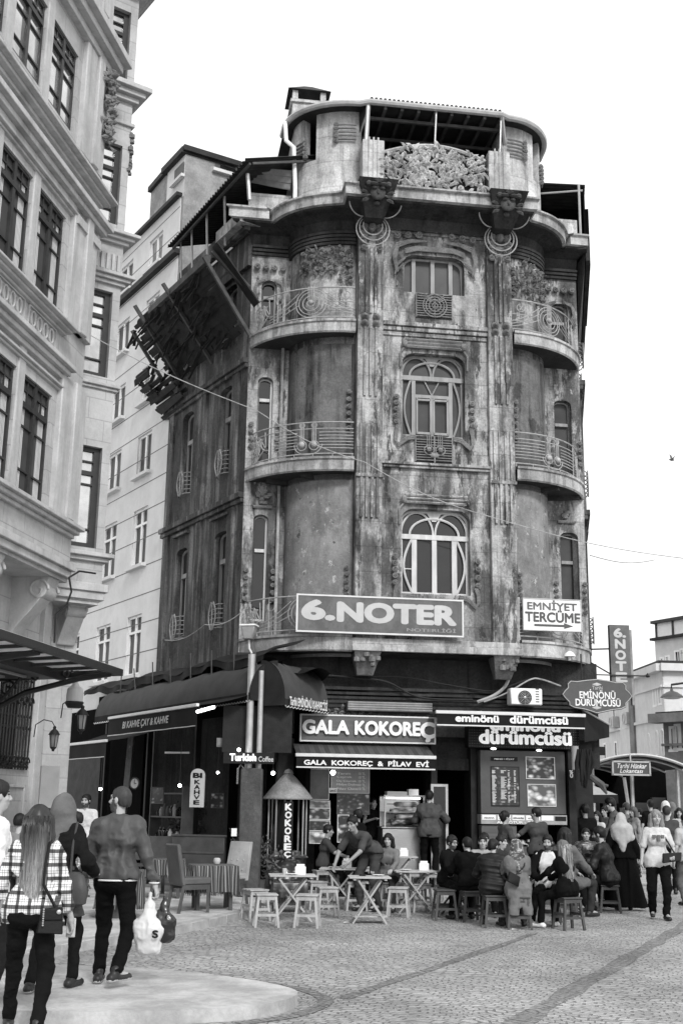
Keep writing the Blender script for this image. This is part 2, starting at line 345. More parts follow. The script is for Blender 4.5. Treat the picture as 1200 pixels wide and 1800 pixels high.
def strip_mesh(pts, wid, z, mb):
    P = np.array(pts, float)[:, :2]; D = np.gradient(P, axis=0); N = np.stack([D[:, 1], -D[:, 0]], 1); N /= np.linalg.norm(N, axis=1)[:, None]
    w = np.array(wid if hasattr(wid, '__len__') else [wid]*len(P))[:, None]
    a = P-N*w/2; c = P+N*w/2; k = len(P)
    mb.add([(x, y, z) for x, y in a]+[(x, y, z) for x, y in c], [(i, i+1, k+i+1, k+i) for i in range(k-1)])
def jit(p0, p1, n, s): return [(p0[0]+(p1[0]-p0[0])*i/n+rnd.uniform(-s, s), p0[1]+(p1[1]-p0[1])*i/n+rnd.uniform(-s, s)) for i in range(n+1)]
b = MB(); strip_mesh(jit(G(600, 1756), G(940, 1641), 14, .012), [.12+rnd.uniform(-.03, .03) for _ in range(15)], .004, b); struct('drain_channel', b, M['drain'])
b = MB(); strip_mesh(jit(G(855, 1830), G(1240, 1604), 24, .015), [.21+rnd.uniform(-.05, .05) for _ in range(25)], .004, b); struct('gutter_channel', b, M['drain'])
def pavement(name, outline, h, mpav, kerb_w=.14, kerb_idx=None):
    "slab with a real step; a kerb of stones along the given stretch of its outline"
    s = MB(); s.prism([(p[0], p[1]) for p in outline], -.2, h); struct(name, s, mpav)
    if kerb_idx:
        k = MB(); pts = [outline[i][:2] for i in kerb_idx]
        for a, c in zip(pts[:-1], pts[1:]):
            a = np.array(a); c = np.array(c); L = np.linalg.norm(c-a); nst = max(1, int(L/1.1)); d = (c-a)/L; nn = np.array([d[1], -d[0]])
            for i in range(nst):
                p = a+d*(L*i/nst+.002); q = a+d*(L*(i+1)/nst-.002); hh = h+.004+rnd.uniform(-.004, .006); o = .012+rnd.uniform(0, .008)
                k.add([(p[0]-nn[0]*kerb_w, p[1]-nn[1]*kerb_w, -.1), (p[0]+nn[0]*o, p[1]+nn[1]*o, -.1), (q[0]+nn[0]*o, q[1]+nn[1]*o, -.1), (q[0]-nn[0]*kerb_w, q[1]-nn[1]*kerb_w, -.1)] +
                      [(p[0]-nn[0]*kerb_w, p[1]-nn[1]*kerb_w, hh), (p[0]+nn[0]*o, p[1]+nn[1]*o, hh), (q[0]+nn[0]*o, q[1]+nn[1]*o, hh), (q[0]-nn[0]*kerb_w, q[1]-nn[1]*kerb_w, hh)],
                      [(0,3,2,1),(4,5,6,7),(0,1,5,4),(1,2,6,5),(2,3,7,6),(3,0,4,7)])
        struct('kerb', k, M['kerb'], bevel=.008)
def smoothpath(pts, n=6):
    P = [np.array(p[:2], float) for p in pts]; P = [2*P[0]-P[1]]+P+[2*P[-1]-P[-2]]; out = []
    for i in range(1, len(P)-2):
        for t in np.linspace(0, 1, n, endpoint=False):
            a, b_, c, d = P[i-1:i+3]; out.append(tuple(.5*((2*b_)+(c-a)*t+(2*a-5*b_+4*c-d)*t*t+(3*b_-a-3*c+d)*t**3)))
    out.append(tuple(P[-2])); return out
PH = .11   # pavement height
cafe_edge = smoothpath([G(20, 1683, PH), G(140, 1655, PH), G(300, 1629, PH), G(420, 1604, PH), G(475, 1591, PH), G(520, 1577, PH), G(650, 1566, PH), G(850, 1568, PH), G(1000, 1583, PH), G(1050, 1585, PH), G(1090, 1578, PH), G(1150, 1550, PH), G(1195, 1527, PH), (13, 40), (22, 70)], 4)
ol = cafe_edge+[(20, 75), (2, 60), (-30, 60), (-30, 12)]
pavement('cafe_pavement', ol, PH, M['pave'], kerb_idx=range(0, len(cafe_edge)))
isl = smoothpath([G(-200, 1776, .1), G(0, 1776, .1), G(200, 1778, .1), G(400, 1772, .1), G(490, 1760, .1), G(523, 1746, .1), G(505, 1735, .1), G(440, 1722, .1), G(330, 1708, .1), G(180, 1698, .1), G(0, 1694, .1), G(-200, 1692, .1)], 5)
pavement('island_pavement', isl, .1, M['pave'])
b = MB(); tip = smoothpath([G(420, 1800), G(520, 1785), G(572, 1762), G(545, 1744), G(470, 1728)], 6); strip_mesh(tip, .14, .005, b); struct('kerb_gutter', b, M['drain'])
# ================= the corner building
A = Fr((1.919, 23.5, 0), 8.2)
UC = .015                                   # facade axis
SGN = (-1, 1)
cL = A.P(-3.86, -1.15, 0); cR = A.P(3.62, -1.15, 0); AX = {-1: 1.3, 1: 1.06}
Lf = Fr(cL, -59); Rf = Fr(cR, 79.7)
SIDE = 4.35
CB = thing('corner_building', 'weathered grey Art Nouveau corner building of four storeys with curved balconies and flaking plaster', 'building', A.P(0, 0, 0))
E1 = lambda s, da=0, db=0, t0=90, t1=0, n=14: ell(s*1.68, -1.15, s*(AX[s]+da), 1.0+db, t0, t1, n)      # the curved wall of one side, from pilaster outwards
LEV = [(4.95, 8.32), (8.6, 11.32), (11.6, 13.55)]
# centre bay wall with three window openings
WIN = {1: arch(-.70, .735, 5.85, 7.62, .28, rise=.24), 2: arch(-.69, .66, 9.2, 11.03, .3, rise=.22), 3: arch(-.67, .68, 12.42, 13.3, .3, rise=.18)}
b = MB(A); b.holed([(-1.16, 4.7), (1.19, 4.7), (1.19, 14.15), (-1.16, 14.15)], [WIN[k] for k in (1, 2, 3)], -.35, 0); wall = b.build('wall', M['plaster'], CB)
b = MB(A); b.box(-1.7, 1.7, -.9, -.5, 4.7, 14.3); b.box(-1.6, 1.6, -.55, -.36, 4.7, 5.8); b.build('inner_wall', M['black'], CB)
for s in SGN:
    c0 = UC+s*1.41
    b = MB(A); b.box(c0-.27, c0+.27, -.5, .12, 4.7, 14.2)
    pil = b.build('pilaster', M['plaster_pier'], CB, bevel=.012)
    f = MB(A)                               # ribs and drops on the pilaster
    def ribs(z0, z1, hw, n=3):
        for i in range(n):
            uu = c0+(i-(n-1)/2)*hw; f.box(uu-.028, uu+.028, .118, .165, z0, z1)
    ribs(11.8, 13.35, .10); ribs(9.95, 11.5, .12, 3); ribs(8.25, 9.35, .12, 4); ribs(7.35, 8.2, .11, 4)
    f.box(c0-.285, c0+.285, .1, .17, 8.2, 8.27)
    f.build('rib', M['plaster_pier'], pil, bevel=.008)
    for z in (11.72,):
        for q in (-.12, .12):
            r = MB(A)
            for dz in (0, -.15):
                for k, rr in enumerate((.085, .062, .04)): r.ball((c0+q, .15+.03*k, z+dz), (rr, .05, rr), 10)
            r.build('rosette', M['orn'], pil)
# curved walls, flat window walls, per floor
for s in SGN:
    for fl, (z0, z1) in enumerate(LEV):
        m = (M['plaster_low'], M['plaster_mid'], M['plaster_front'] if 'plaster_front' in M else M['plaster_pier'])[fl]
        b = MB(A); path = [(s*1.67, -.3)]+E1(s)
        b.sweep(path if s < 0 else path, [(0, z0-.4), (0, z1+.45)], prof_closed=False)
        if fl == 2:
            b2 = MB(A)
        b.build('curved_wall', m, CB, smooth=60)
    # flat wall with the narrow balcony door windows
    u0, u1 = (-3.86, -2.9) if s < 0 else (2.7, 3.62)
    NW = {0: (-3.64, -3.33, 5.35, 7.62, 6.86), 1: (-3.64, -3.31, 8.75, 10.7, 10.2), 2: (-3.63, -3.29, 11.75, 12.98, 12.6)} if s < 0 else {0: (3.05, 3.46, 5.35, 7.55, 6.9), 1: (3.0, 3.40, 8.75, 10.6, 10.05), 2: (3.0, 3.4, 11.75, 12.95, 12.5)}
    b = MB(A); b.holed([(u0, 4.5), (u1, 4.5), (u1, 14.0), (u0, 14.0)], [arch(q[0], q[1], q[2], q[3], .15 if k < 2 else .17, rise=.12 if k < 2 else .17) for k, q in NW.items()], -1.45, -1.15)
    b.build('window_wall', M['plaster_pier'] if s > 0 else M['plaster'], CB)
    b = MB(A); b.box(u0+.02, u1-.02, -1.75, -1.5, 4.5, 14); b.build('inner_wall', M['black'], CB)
    for k, q in NW.items():
        f = MB(A); w0, w1 = -1.33, -1.27
        f.box(q[0], q[0]+.02, w0, w1, q[2], q[3]-.06); f.box(q[1]-.05, q[1], w0, w1+.01, q[2], q[3]-.06); f.box(q[0]+.05, q[1]-.06, w0, w1+.02, q[4]-.035, q[4]+.035); f.box(q[0]+.05, q[1]-.06, w0, w1, q[2], q[2]+.06)
        f.tube([(p[0], -1.3, p[1]) for p in arch(q[0]+.02, q[1]-.02, q[3]-.15, q[3]-.02, .14, rise=.12)[2:]], .022, 6)
        wn = f.build('window', M['wood_white'] if s < 0 and k < 2 else M['wood_grey'], CB)
        p = MB(A); p.plate(arch(q[0], q[1], q[2], q[3], .15, rise=.13), -1.35, -1.32); p.build('pane', M['glass'] if s < 0 else M['glass_grey'], wn)
# side facades
def side_facade(fr, sgn, cols, length):
    "sgn: the facade runs from u=0 towards sgn*length"
    holes = []
    ws = []
    for fl, (zb, zt, zm) in enumerate(((5.35, 7.42, 6.8), (8.75, 10.75, 10.05), (11.9, 13.2, 12.6))):
        for (a, c) in cols:
            holes.append(arch(a, c, zb, zt, .2, rise=.14)); ws.append((a, c, zb, zt, zm))
    u0, u1 = sorted((0, sgn*length))
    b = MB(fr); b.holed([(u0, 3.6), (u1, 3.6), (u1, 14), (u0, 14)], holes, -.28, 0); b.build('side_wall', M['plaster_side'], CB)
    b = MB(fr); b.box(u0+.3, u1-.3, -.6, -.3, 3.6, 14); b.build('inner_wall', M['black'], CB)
    for (a, c, zb, zt, zm) in ws:
        f = MB(fr); f.box(a, a+.05, -.2, -.14, zb, zt-.05); f.box(c-.05, c, -.2, -.14, zb, zt-.05); f.box((a+c)/2-.03, (a+c)/2+.03, -.2, -.135, zb, zm); f.box(a+.05, c-.05, -.2, -.12, zm-.05, zm+.05); f.box(a+.05, c-.05, -.2, -.14, zb, zb+.07)
        f.tube([(p[0], -.17, p[1]) for p in arch(a+.02, c-.02, zt-.18, zt-.02, .18, rise=.13)[2:]], .035, 6)
        wn = f.build('window', M['wood_grey'], CB)
        p = MB(fr); p.plate(arch(a, c, zb, zt, .2, rise=.14), -.23, -.21); p.build('pane', M['glass_grey'], wn)
        g = MB(fr)                          # bulging iron guard
        for i in range(6):
            z = zb-.05+.1*i; g.tube([(a+.02, .0, z), (a+.12, .09, z), ((a+c)/2, .13, z), (c-.12, .09, z), (c-.02, 0, z)], .012, 5)
        for q in (-1, 1): g.tube([((a+c)/2+q*(.05+.12*math.sin(t)), .14, zb-.08+.3*t/1.57) for t in np.linspace(0, 3.1, 12)], .016, 5)
        g.tube([((a+c)/2, .14, zb-.1), ((a+c)/2, .14, zb+.5)], .016, 5)
        g.build('window_guard', M['iron'], wn)
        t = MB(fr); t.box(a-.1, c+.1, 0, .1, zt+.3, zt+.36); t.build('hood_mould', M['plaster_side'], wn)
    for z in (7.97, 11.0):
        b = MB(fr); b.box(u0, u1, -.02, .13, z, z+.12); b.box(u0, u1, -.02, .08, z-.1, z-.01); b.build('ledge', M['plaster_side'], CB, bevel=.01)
    for q in (.12, .5, .93):
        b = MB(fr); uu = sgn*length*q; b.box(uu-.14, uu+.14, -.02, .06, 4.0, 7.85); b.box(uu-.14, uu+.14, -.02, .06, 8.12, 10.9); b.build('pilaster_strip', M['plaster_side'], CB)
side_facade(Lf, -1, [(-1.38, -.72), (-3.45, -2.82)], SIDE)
side_facade(Rf, 1, [(.75, 1.4), (2.8, 3.45)], 6.5)
# back faces so the block is closed
pl = [tuple(Lf.P(-SIDE, -.05, 0)[:2]), tuple(Lf.P(-.1, -.6, 0)[:2]), tuple(A.P(-1.9, -2.2, 0)[:2]), tuple(A.P(1.9, -2.2, 0)[:2]), tuple(Rf.P(.1, -.6, 0)[:2]), tuple(Rf.P(6.4, -.05, 0)[:2])]
b = MB(); b.prism(pl, 0.3, 14.2); b.build('core', M['plaster_dark'], CB)
# horizontal mouldings of the centre bay
def mould(z, h=.1, out=.1, u0=-1.13, u1=1.16, mm='plaster', n=2, w=0):
    b = MB(A)
    for i in range(n): b.box(u0, u1, w-.02, w+out*(1-.35*i), z-h*i/n*1.02-h/n*.9, z-h*i/n*1.02)
    return b.build('ledge', M[mm], CB, bevel=.008)
mould(8.58, .12, .12); mould(11.68, .3, .12, n=3)
b = MB(A)
for i in range(4): b.box(-1.13, 1.16, -.02, .05+.03*i, 13.76+.08*i, 13.825+.08*i)
b.build('cornice_moulding', M['plaster'], CB, bevel=.006)
# cornice: cove and edge carried round the whole front
def front_path(d, dw=.0):
    p = [tuple((A.P(-3.86-d*.9, -1.15+d, 0)-A.o)@np.stack([A.u, A.w], 1))]
    p = [(-3.86-d, -1.15+d)]
    p += [(-1.68-(1.3+d), -1.15+d)]
    p += ell(-1.68, -1.15, -(1.3+d), 1.0+d, 12, 74, 12)
    p += [(-1.72-d*.6, -.15+d), (-1.72-d*.6, .12+d*1.25), (1.75+d*.6, .12+d*1.25), (1.75+d*.6, -.15+d)]
    p += ell(1.68, -1.15, 1.06+d, 1.0+d, 74, 12, 12) + [(1.68+1.06+d, -1.15+d), (3.62+d*.2, -1.15+d)]
    return p
def loft(name, stages, mm, smooth=40):
    "stages: (offset, z) - the front path at growing offset; joined ring to ring"
    b = MB(A); n = None
    for (d0, z0), (d1, z1) in zip(stages[:-1], stages[1:]):
        p, q = front_path(d0), front_path(d1); n = len(p)
        b.add(b.L([(u, w, z0) for u, w in p]+[(u, w, z1) for u, w in q]), [(i, i+1, n+i+1, n+i) for i in range(n-1)])
    return b.build(name, M[mm], CB, smooth=smooth)
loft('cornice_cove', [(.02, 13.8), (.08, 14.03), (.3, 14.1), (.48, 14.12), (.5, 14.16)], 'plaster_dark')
co = loft('cornice', [(.5, 14.16), (.58, 14.17), (.58, 14.36), (.64, 14.38), (.64, 14.42), (0, 14.47)], 'slab')
for s in SGN:                               # bands under the cove on the curved walls
    b = MB(A)
    for i in range(4): b.sweep([(s*1.7, -.14)]+E1(s, .02+.012*i, .02+.012*i, 88, 0), [(-s*.05, 13.48+.08*i), (s*-0.05+0, 13.54+.08*i), (s*.04*-1*-1, 13.54+.08*i), (s*.04, 13.48+.08*i)])
    b.build('cornice_moulding', M['plaster_dark'], CB)
    b = MB(A); u0, u1 = (-3.86, -2.95) if s < 0 else (2.74, 3.62)
    for i in range(3): b.box(u0, u1, -1.17, -1.09+.03*i, 13.55+.08*i, 13.61+.08*i)
    b.build('cornice_moulding', M['plaster_dark'], CB)
# right eave soffit along the hidden street side, and its outer board
b = MB(Rf); b.hexa([(-.0, 0, 11.9), (6, 0, 11.9), (6, .05, 14.0), (0, .05, 14.0), (-.0, .02, 12.2), (6, .02, 12.2), (6, .24, 14.1), (-.3, .24, 14.1)])
b.box(-.5, 6, .05, .26, 14.1, 14.36); b.box(-.3, 6, .24, .32, 13.9, 14.3); b.build('eave', M['plaster_dark'], CB)
b = MB(Lf); b.box(-.9, .35, .0, .5, 14.1, 14.36); b.build('eave', M['slab'], CB)
# ---- balconies
class Path:
    def __init__(s, pts):
        s.p = np.array(pts); s.d = np.r_[0, np.cumsum(np.linalg.norm(np.diff(s.p, axis=0), axis=1))]; s.len = s.d[-1]
    def at(s, t): return float(np.interp(t, s.d, s.p[:, 0])), float(np.interp(t, s.d, s.p[:, 1]))
def bal_path(s, d=0): return ell(s*1.68, -1.82, s*(2.3 if s < 0 else 2.07)+s*d, 2.0+d, 89, 20, 26)
def balcony(s, lev, zb, zt, style):
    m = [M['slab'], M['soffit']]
    b = MB(A); P = bal_path(s); W = [(s*1.68, -1.2)]
    n = len(P)
    vs = []
    for (d, z) in ((-.06, zb+.02), (-.03, zb), (0, zb+.03), (.0, zt-.06), (.035, zt-.05), (.035, zt), (-.1, zt+.01)):
        vs += [(u, w, z) for u, w in bal_path(s, d)]
    b.add(b.L(vs), [(k*n+i, k*n+i+1, (k+1)*n+i+1, (k+1)*n+i) for k in range(6) for i in range(n-1)], 0)
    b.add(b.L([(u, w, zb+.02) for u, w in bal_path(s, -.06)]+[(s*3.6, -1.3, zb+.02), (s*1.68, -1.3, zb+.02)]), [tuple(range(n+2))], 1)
    b.add(b.L([(u, w, zt+.01) for u, w in bal_path(s, -.1)]+[(s*3.6, -1.3, zt+.01), (s*1.68, -1.3, zt+.01)]), [tuple(range(n+2))], 0)
    if style == 'ribs':
        for q in (30, 58):
            e = ell(s*1.68, -1.82, s*2.0, 1.9, q, q, 1)[0]; c = ell(s*1.68, -1.82, s*1.2, 1.5, q, q, 1)[0]
            b.bar((e[0], e[1], zb-.02), (c[0], c[1], zb-.02), .1, .1, m=1)
    o = b.build('balcony', m, CB)
    r = MB(A); pth = Path(bal_path(s, -.12)); Ln = pth.len
    def c3(t, z): u, w = pth.at(t); return (u, w, zt+z)
    H = .78
    def run(t0, t1, z, rad=.01): r.tube([c3(t, z) for t in np.linspace(t0, t1, max(3, int((t1-t0)*12)))], rad, 5)
    def curve(c, fn, t0, t1, n=18, rad=.01): r.tube([c3(c+fn(t)[0], fn(t)[1]) for t in np.linspace(t0, t1, n)], rad, 5)
    run(0, Ln, H, .016); run(0, Ln, .1, .014)
    for t in np.linspace(.02, Ln-.02, 7): r.tube([c3(t, -.04), c3(t, .1)], .01, 5)
    cen = .95
    if lev == 1:                            # lyre rails, bars broken round two hanging drops
        run(0, Ln, H-.14, .012)
        for z in np.linspace(.22, .56, 6): run(.0, cen-.24, z, .011); run(cen+.24, 1.75, z, .011)
        for q in (-.13, .13):
            curve(cen+q, lambda t: (.1*math.sin(t), .28-.1*math.cos(t)), 0, 6.28); r.ball(c3(cen+q, .3), .07, 10)
            for k in (-.035, 0, .035): r.tube([c3(cen+q+k, .36), c3(cen+q+k, H)], .009, 5)
            curve(cen+q, lambda t: (.06*math.sin(t), .72+.05*math.cos(t)), 0, 6.28, 10, .009)
        curve(cen, lambda t: (.3*math.sin(t), .3-.22*math.cos(t)), -1.6, 1.6)
    else:                                   # whiplash rails with an eye of rings
        for rr in (.34, .27, .18, .08): curve(cen, lambda t: (rr*math.sin(t), .43-rr*math.cos(t)*.95), 0, 6.28, 24)
        r.ball(c3(cen, .45), .055, 10)
        for k in (-.06, -.02, .02, .06): r.tube([c3(cen+k, .5), c3(cen+k, .82)], .009, 5)
        for q in (-1, 1):
            for j in range(3): curve(cen+q*.28, lambda t: (q*(.0+.75*t), .68-.14*j-.4*math.sin(t*1.5)*(1-.2*j)), 0, 1, 12)
            curve(cen+q*.75, lambda t: (q*.09*math.sin(t), .6+.09*math.cos(t)), 0, 5, 12)
        for z in (.3, .45): run(0, .5, z, .01)
    # rays and the swirl nest at the outer end
    for c in (2.05, 2.35):
        for a in (.35, .75, 1.15): r.tube([c3(c+.08*math.cos(a+1.57), .32+.06*math.sin(a)), c3(c-.25+.5*math.cos(a), .12+.0*a if a < .4 else .3+.45*math.sin(a))], .011, 5)
        curve(c, lambda t: (-.13+.2*math.sin(t), .3+.32*(1-math.cos(t))/2), 0, 2.4, 10)
    for z in np.linspace(.25, .62, 5): run(Ln-.32, Ln, z, .011)
    e0 = Ln-.16
    for k in range(7): curve(e0+.05*math.sin(k*2.1), lambda t: ((.13+.014*k)*math.sin(t), .36+(.3-.015*k)*math.cos(t+.3*k)), 0, 5.2, 18, .011)
    for t in (1.75, 2.5): r.tube([c3(t, .1), c3(t, H)], .011, 5)
    r.build('railing', M['iron_pale'], o)
    return o
for s in SGN:
    balcony(s, 0, 4.62, 4.96, 'plain'); balcony(s, 1, 8.3, 8.6, 'ribs'); balcony(s, 2, 11.33, 11.62, 'plain')
# centre first-floor slab between the balconies, bracket blocks under the pilasters
b = MB(A); b.box(-1.72, 1.75, -.6, .2, 4.64, 4.78); b.box(-1.72, 1.75, -.6, .16, 4.78, 4.9); b.build('string_course', M['slab'], CB, bevel=.01)
for s in SGN:
    c0 = UC+s*1.41; b = MB(A)
    b.hexa([(c0-.16, -.3, 4.2), (c0+.16, -.3, 4.2), (c0+.16, -.15, 4.2), (c0-.16, -.15, 4.2), (c0-.27, -.3, 4.64), (c0+.27, -.3, 4.64), (c0+.27, .16, 4.64), (c0-.27, .16, 4.64)])
    for k in range(9): b.ball((c0+rnd.uniform(-.22, .22), .08+rnd.uniform(-.05, .06), 4.5+rnd.uniform(-.12, .1)), rnd.uniform(.05, .09), 7)
    b.build('console', M['orn'], CB)
# ---- ornaments
def rosette(mb, u, w, z, r, m=0):
    a0 = rnd.random()*6.28; mb.ball((u, w, z), (r*.95, r*.35, r*.95), 9, m)
    mb.tube([(u+r*(.82-.72*q)*math.cos(a0+11*q), w+r*(.3+.5*q), z+r*(.82-.72*q)*math.sin(a0+11*q)) for q in np.linspace(0, 1, 17)], [r*(.27-.12*q) for q in np.linspace(0, 1, 17)], 5, m)
def leaf(mb, u, w, z, ang, ln, wd, lift=.03, m=0):
    ca, sa = math.cos(ang), math.sin(ang)
    q = [(0, 0, 0), (.3, .5, .6), (.7, .45, 1), (1, 0, .3), (.7, -.45, 1), (.3, -.5, .6)]
    pts = [(u+ca*ln*x-sa*wd*y, w+lift*h, z+sa*ln*x+ca*wd*y) for x, y, h in q]+[(u+ca*ln*.55, w+lift*1.9, z+sa*ln*.55)]
    mb.add(mb.L(pts), [(i, (i+1) % 6, 6) for i in range(6)], m)
def floral(mb, fn, U, Z, n_r, n_l, inside, big=1.0):
    "roses and leaves scattered over a surface fn(u, z) -> (u, w, z)"
    k = 0; tries = 0; pts = []
    while k < n_r and tries < 6000:
        tries += 1; u = rnd.uniform(*U); z = rnd.uniform(*Z)
        if not inside(u, z) or any((u-a)**2+(z-c)**2 < .0195*big**2 for a, c in pts): continue
        pts.append((u, z)); k += 1; p = fn(u, z); rosette(mb, p[0], p[1]+.03, p[2], rnd.uniform(.055, .085)*big**.6)
    for _ in range(n_l):
        u = rnd.uniform(*U); z = rnd.uniform(*Z)
        if inside(u, z): p = fn(u, z); leaf(mb, p[0], p[1]+rnd.uniform(0, .05), p[2], rnd.uniform(0, 6.28), rnd.uniform(.15, .27)*big, rnd.uniform(.04, .075)*big, rnd.uniform(.03, .07)*big**.3)
b = MB(A)                                    # arched balustrade of roses between the attic piers
top = lambda u: 15.5+.34*math.cos(u/1.15*1.35)
b.plate([(-1.15, 14.8), (1.12, 14.8)]+[(u, top(u)) for u in np.linspace(1.12, -1.15, 18)], .1, .16)
b.tube([(u, .19, top(u)+.02) for u in np.linspace(-1.15, 1.12, 18)], .045, 6)
floral(b, lambda u, z: (u, .2, z), (-1.12, 1.08), (14.85, 15.85), 34, 420, lambda u, z: z < top(u)-.05, 1.15)
b.build('rose_balustrade', M['orn_light'], CB, recalc=False); b = MB(A); b.plate([(-1.14, 14.82), (1.11, 14.82)]+[(u, top(u)-.03) for u in np.linspace(1.11, -1.14, 18)], .15, .175); b.build('balustrade_ground', M['plaster_dark'], CB)
b = MB(A); b.box(-1.68, 1.7, .1, .24, 14.4, 14.8); b.build('parapet', M['plaster_attic'], CB)
for s in SGN:                                # rose panels on the curved walls of the top floor
    b = MB(A); E = Path(E1(s, .02, .02))
    def fs(t, z): u, w = E.at(t); return (u, w+.01, z)
    lo = lambda t: 12.25+.25*math.sin(min(t, 1.5)*1.5-.6) if s < 0 else 12.1+.15*math.cos(t*2)
    floral(b, fs, (.18, 1.32), (12.5, 13.42), 38, 130, lambda t, z: z > lo(t)+.4, .62)
    b.build('rose_panel', M['orn'], CB, recalc=False)
# hood moulds, rose chains and swept sills round the centre windows
def chain(mb, u, z0, z1, w=.05, r=.07):
    n = max(2, int((z1-z0)/.135))
    for i in range(n+1): rosette(mb, u, w, z0+(z1-z0)*i/n, r)
def sill_sweep(mb, s, uin, uout, z, ztop):
    for k in range(3):
        o = .035*k
        mb.tube([(uin, .05, z-o), (uin+(uout-uin)*.45, .06, z-.03-o), (uin+(uout-uin)*.75, .06, z-.12-o), (uout-.02*s, .06, z-.19-o), (uout+.07*s-.02*s*k, .06, z-.13-o*.5), (uout+.06*s-.02*s*k, .06, z+.02), (uout+(.03-.03*k)*s, .06, ztop)], .02, 6)
for lev in (1, 2):
    u0, u1, zb, zt, zm = ((-.70, .735, 5.85, 7.62, 7.06), (-.69, .66, 9.2, 11.03, 10.52))[lev-1]
    h = MB(A)
    for i in range(3): h.tube([(u0+.06, .06, zt+.12+.075*i), (u1-.06, .06, zt+.12+.075*i)], .034 if lev == 1 else .04, 6)
    for s, uu in ((-1, u0), (1, u1)):
        h.ball((uu-s*.04, .08, zt+.17), (.07, .05, .09), 8)
        h.tube([(uu-s*.04, .05, zt+.1), (uu+s*.05, .05, zt-.02), (uu+s*.045, .04, zt-.35)], .022, 6)
    h.build('hood_mould', M['orn'] if lev == 2 else M['plaster'], CB)
    o = MB(A)
    z0, z1 = ((6.05, 6.6), (9.45, 10.0))[lev-1]
    for s, uu in ((-1, u0), (1, u1)):
        chain(o, uu+s*.14, z0, z1-(.05 if s > 0 else 0)); sill_sweep(o, s, uu-s*(.25 if lev == 1 else .28), uu+s*.1, zb-.02, z0-.05)
    o.build('window_surround', M['orn'], CB)
# top window: six roses, whiplash brackets
o = MB(A)
for s in SGN:
    for k in range(3): rosette(o, UC+s*(.36+.24*k), .08, 13.73-.02*k, .09)
    for k in range(3): o.tube([(UC+s*(.18+.03*k), .07, 13.6), (UC+s*.55, .09, 13.6-.03*k), (UC+s*(.85-.02*k), .09, 13.5-.04*k), (UC+s*(.93-.03*k), .08, 13.2-.02*k), (UC+s*(.86-.02*k), .06, 12.9-.03*k), (UC+s*.74, .05, 12.98)], .022, 6)
    for k in range(3): o.tube([(UC+s*.66, .05, 13.18-.0*k), (UC+s*(.8+.02*k), .07, 13.08-.05*k), (UC+s*(.86+.01*k), .06, 12.86-.04*k)], .018, 6)
for i in range(4): o.tube([(UC-.66, .05, 13.3+.03*i), (UC-.4, .06, 13.38+.03*i), (UC+.4, .06, 13.38+.03*i), (UC+.66, .05, 13.3+.03*i)], .018, 6)
o.build('window_surround', M['orn'], CB)
# chains on the returns and beside the narrow windows
for s in SGN:
    for z0, z1 in ((5.65, 6.35), (9.3, 10.1), (12.6, 13.2)):
        o = MB(A); uu = s*1.78
        for i in range(6):
            for q in (0, -.12): rosette(o, uu+s*.02, -.1+q, z0+(z1-z0)*i/5, .06)
        o.build('rose_garland', M['orn'], CB)
    for k, (z0, z1) in enumerate(((5.8, 6.4), (9.1, 9.6))):
        for uu in ((-3.76, -3.2) if s < 0 else (2.92, 3.56)):
            o = MB(A); chain(o, uu, z0, z1, -1.11, .06); o.build('rose_garland', M['orn'], CB)
    cc = -3.46 if s < 0 else 3.2
    o = MB(A)
    for k in range(4): rosette(o, cc+(k-1.5)*.19, -1.08, 13.25, .08)
    for q in (-1, 1):
        for k in range(4): o.tube([(cc+q*.1, -1.1, 12.98-.01*k), (cc+q*(.26+.02*k), -1.08, 12.92-.03*k), (cc+q*(.3+.02*k), -1.08, 12.66-.05*k), (cc+q*(.24+.02*k), -1.1, 12.5-.03*k)], .016, 6)
    for k in range(7): o.ball((cc+rnd.uniform(-.16, .16), -1.1, 7.95+rnd.uniform(-.1, .12)), (.07, .05, .06), 7)
    o.tube([(cc-.2, -1.12, 7.78), (cc+.2, -1.12, 7.78)], .035, 6)
    o.build('window_surround', M['orn'], CB)
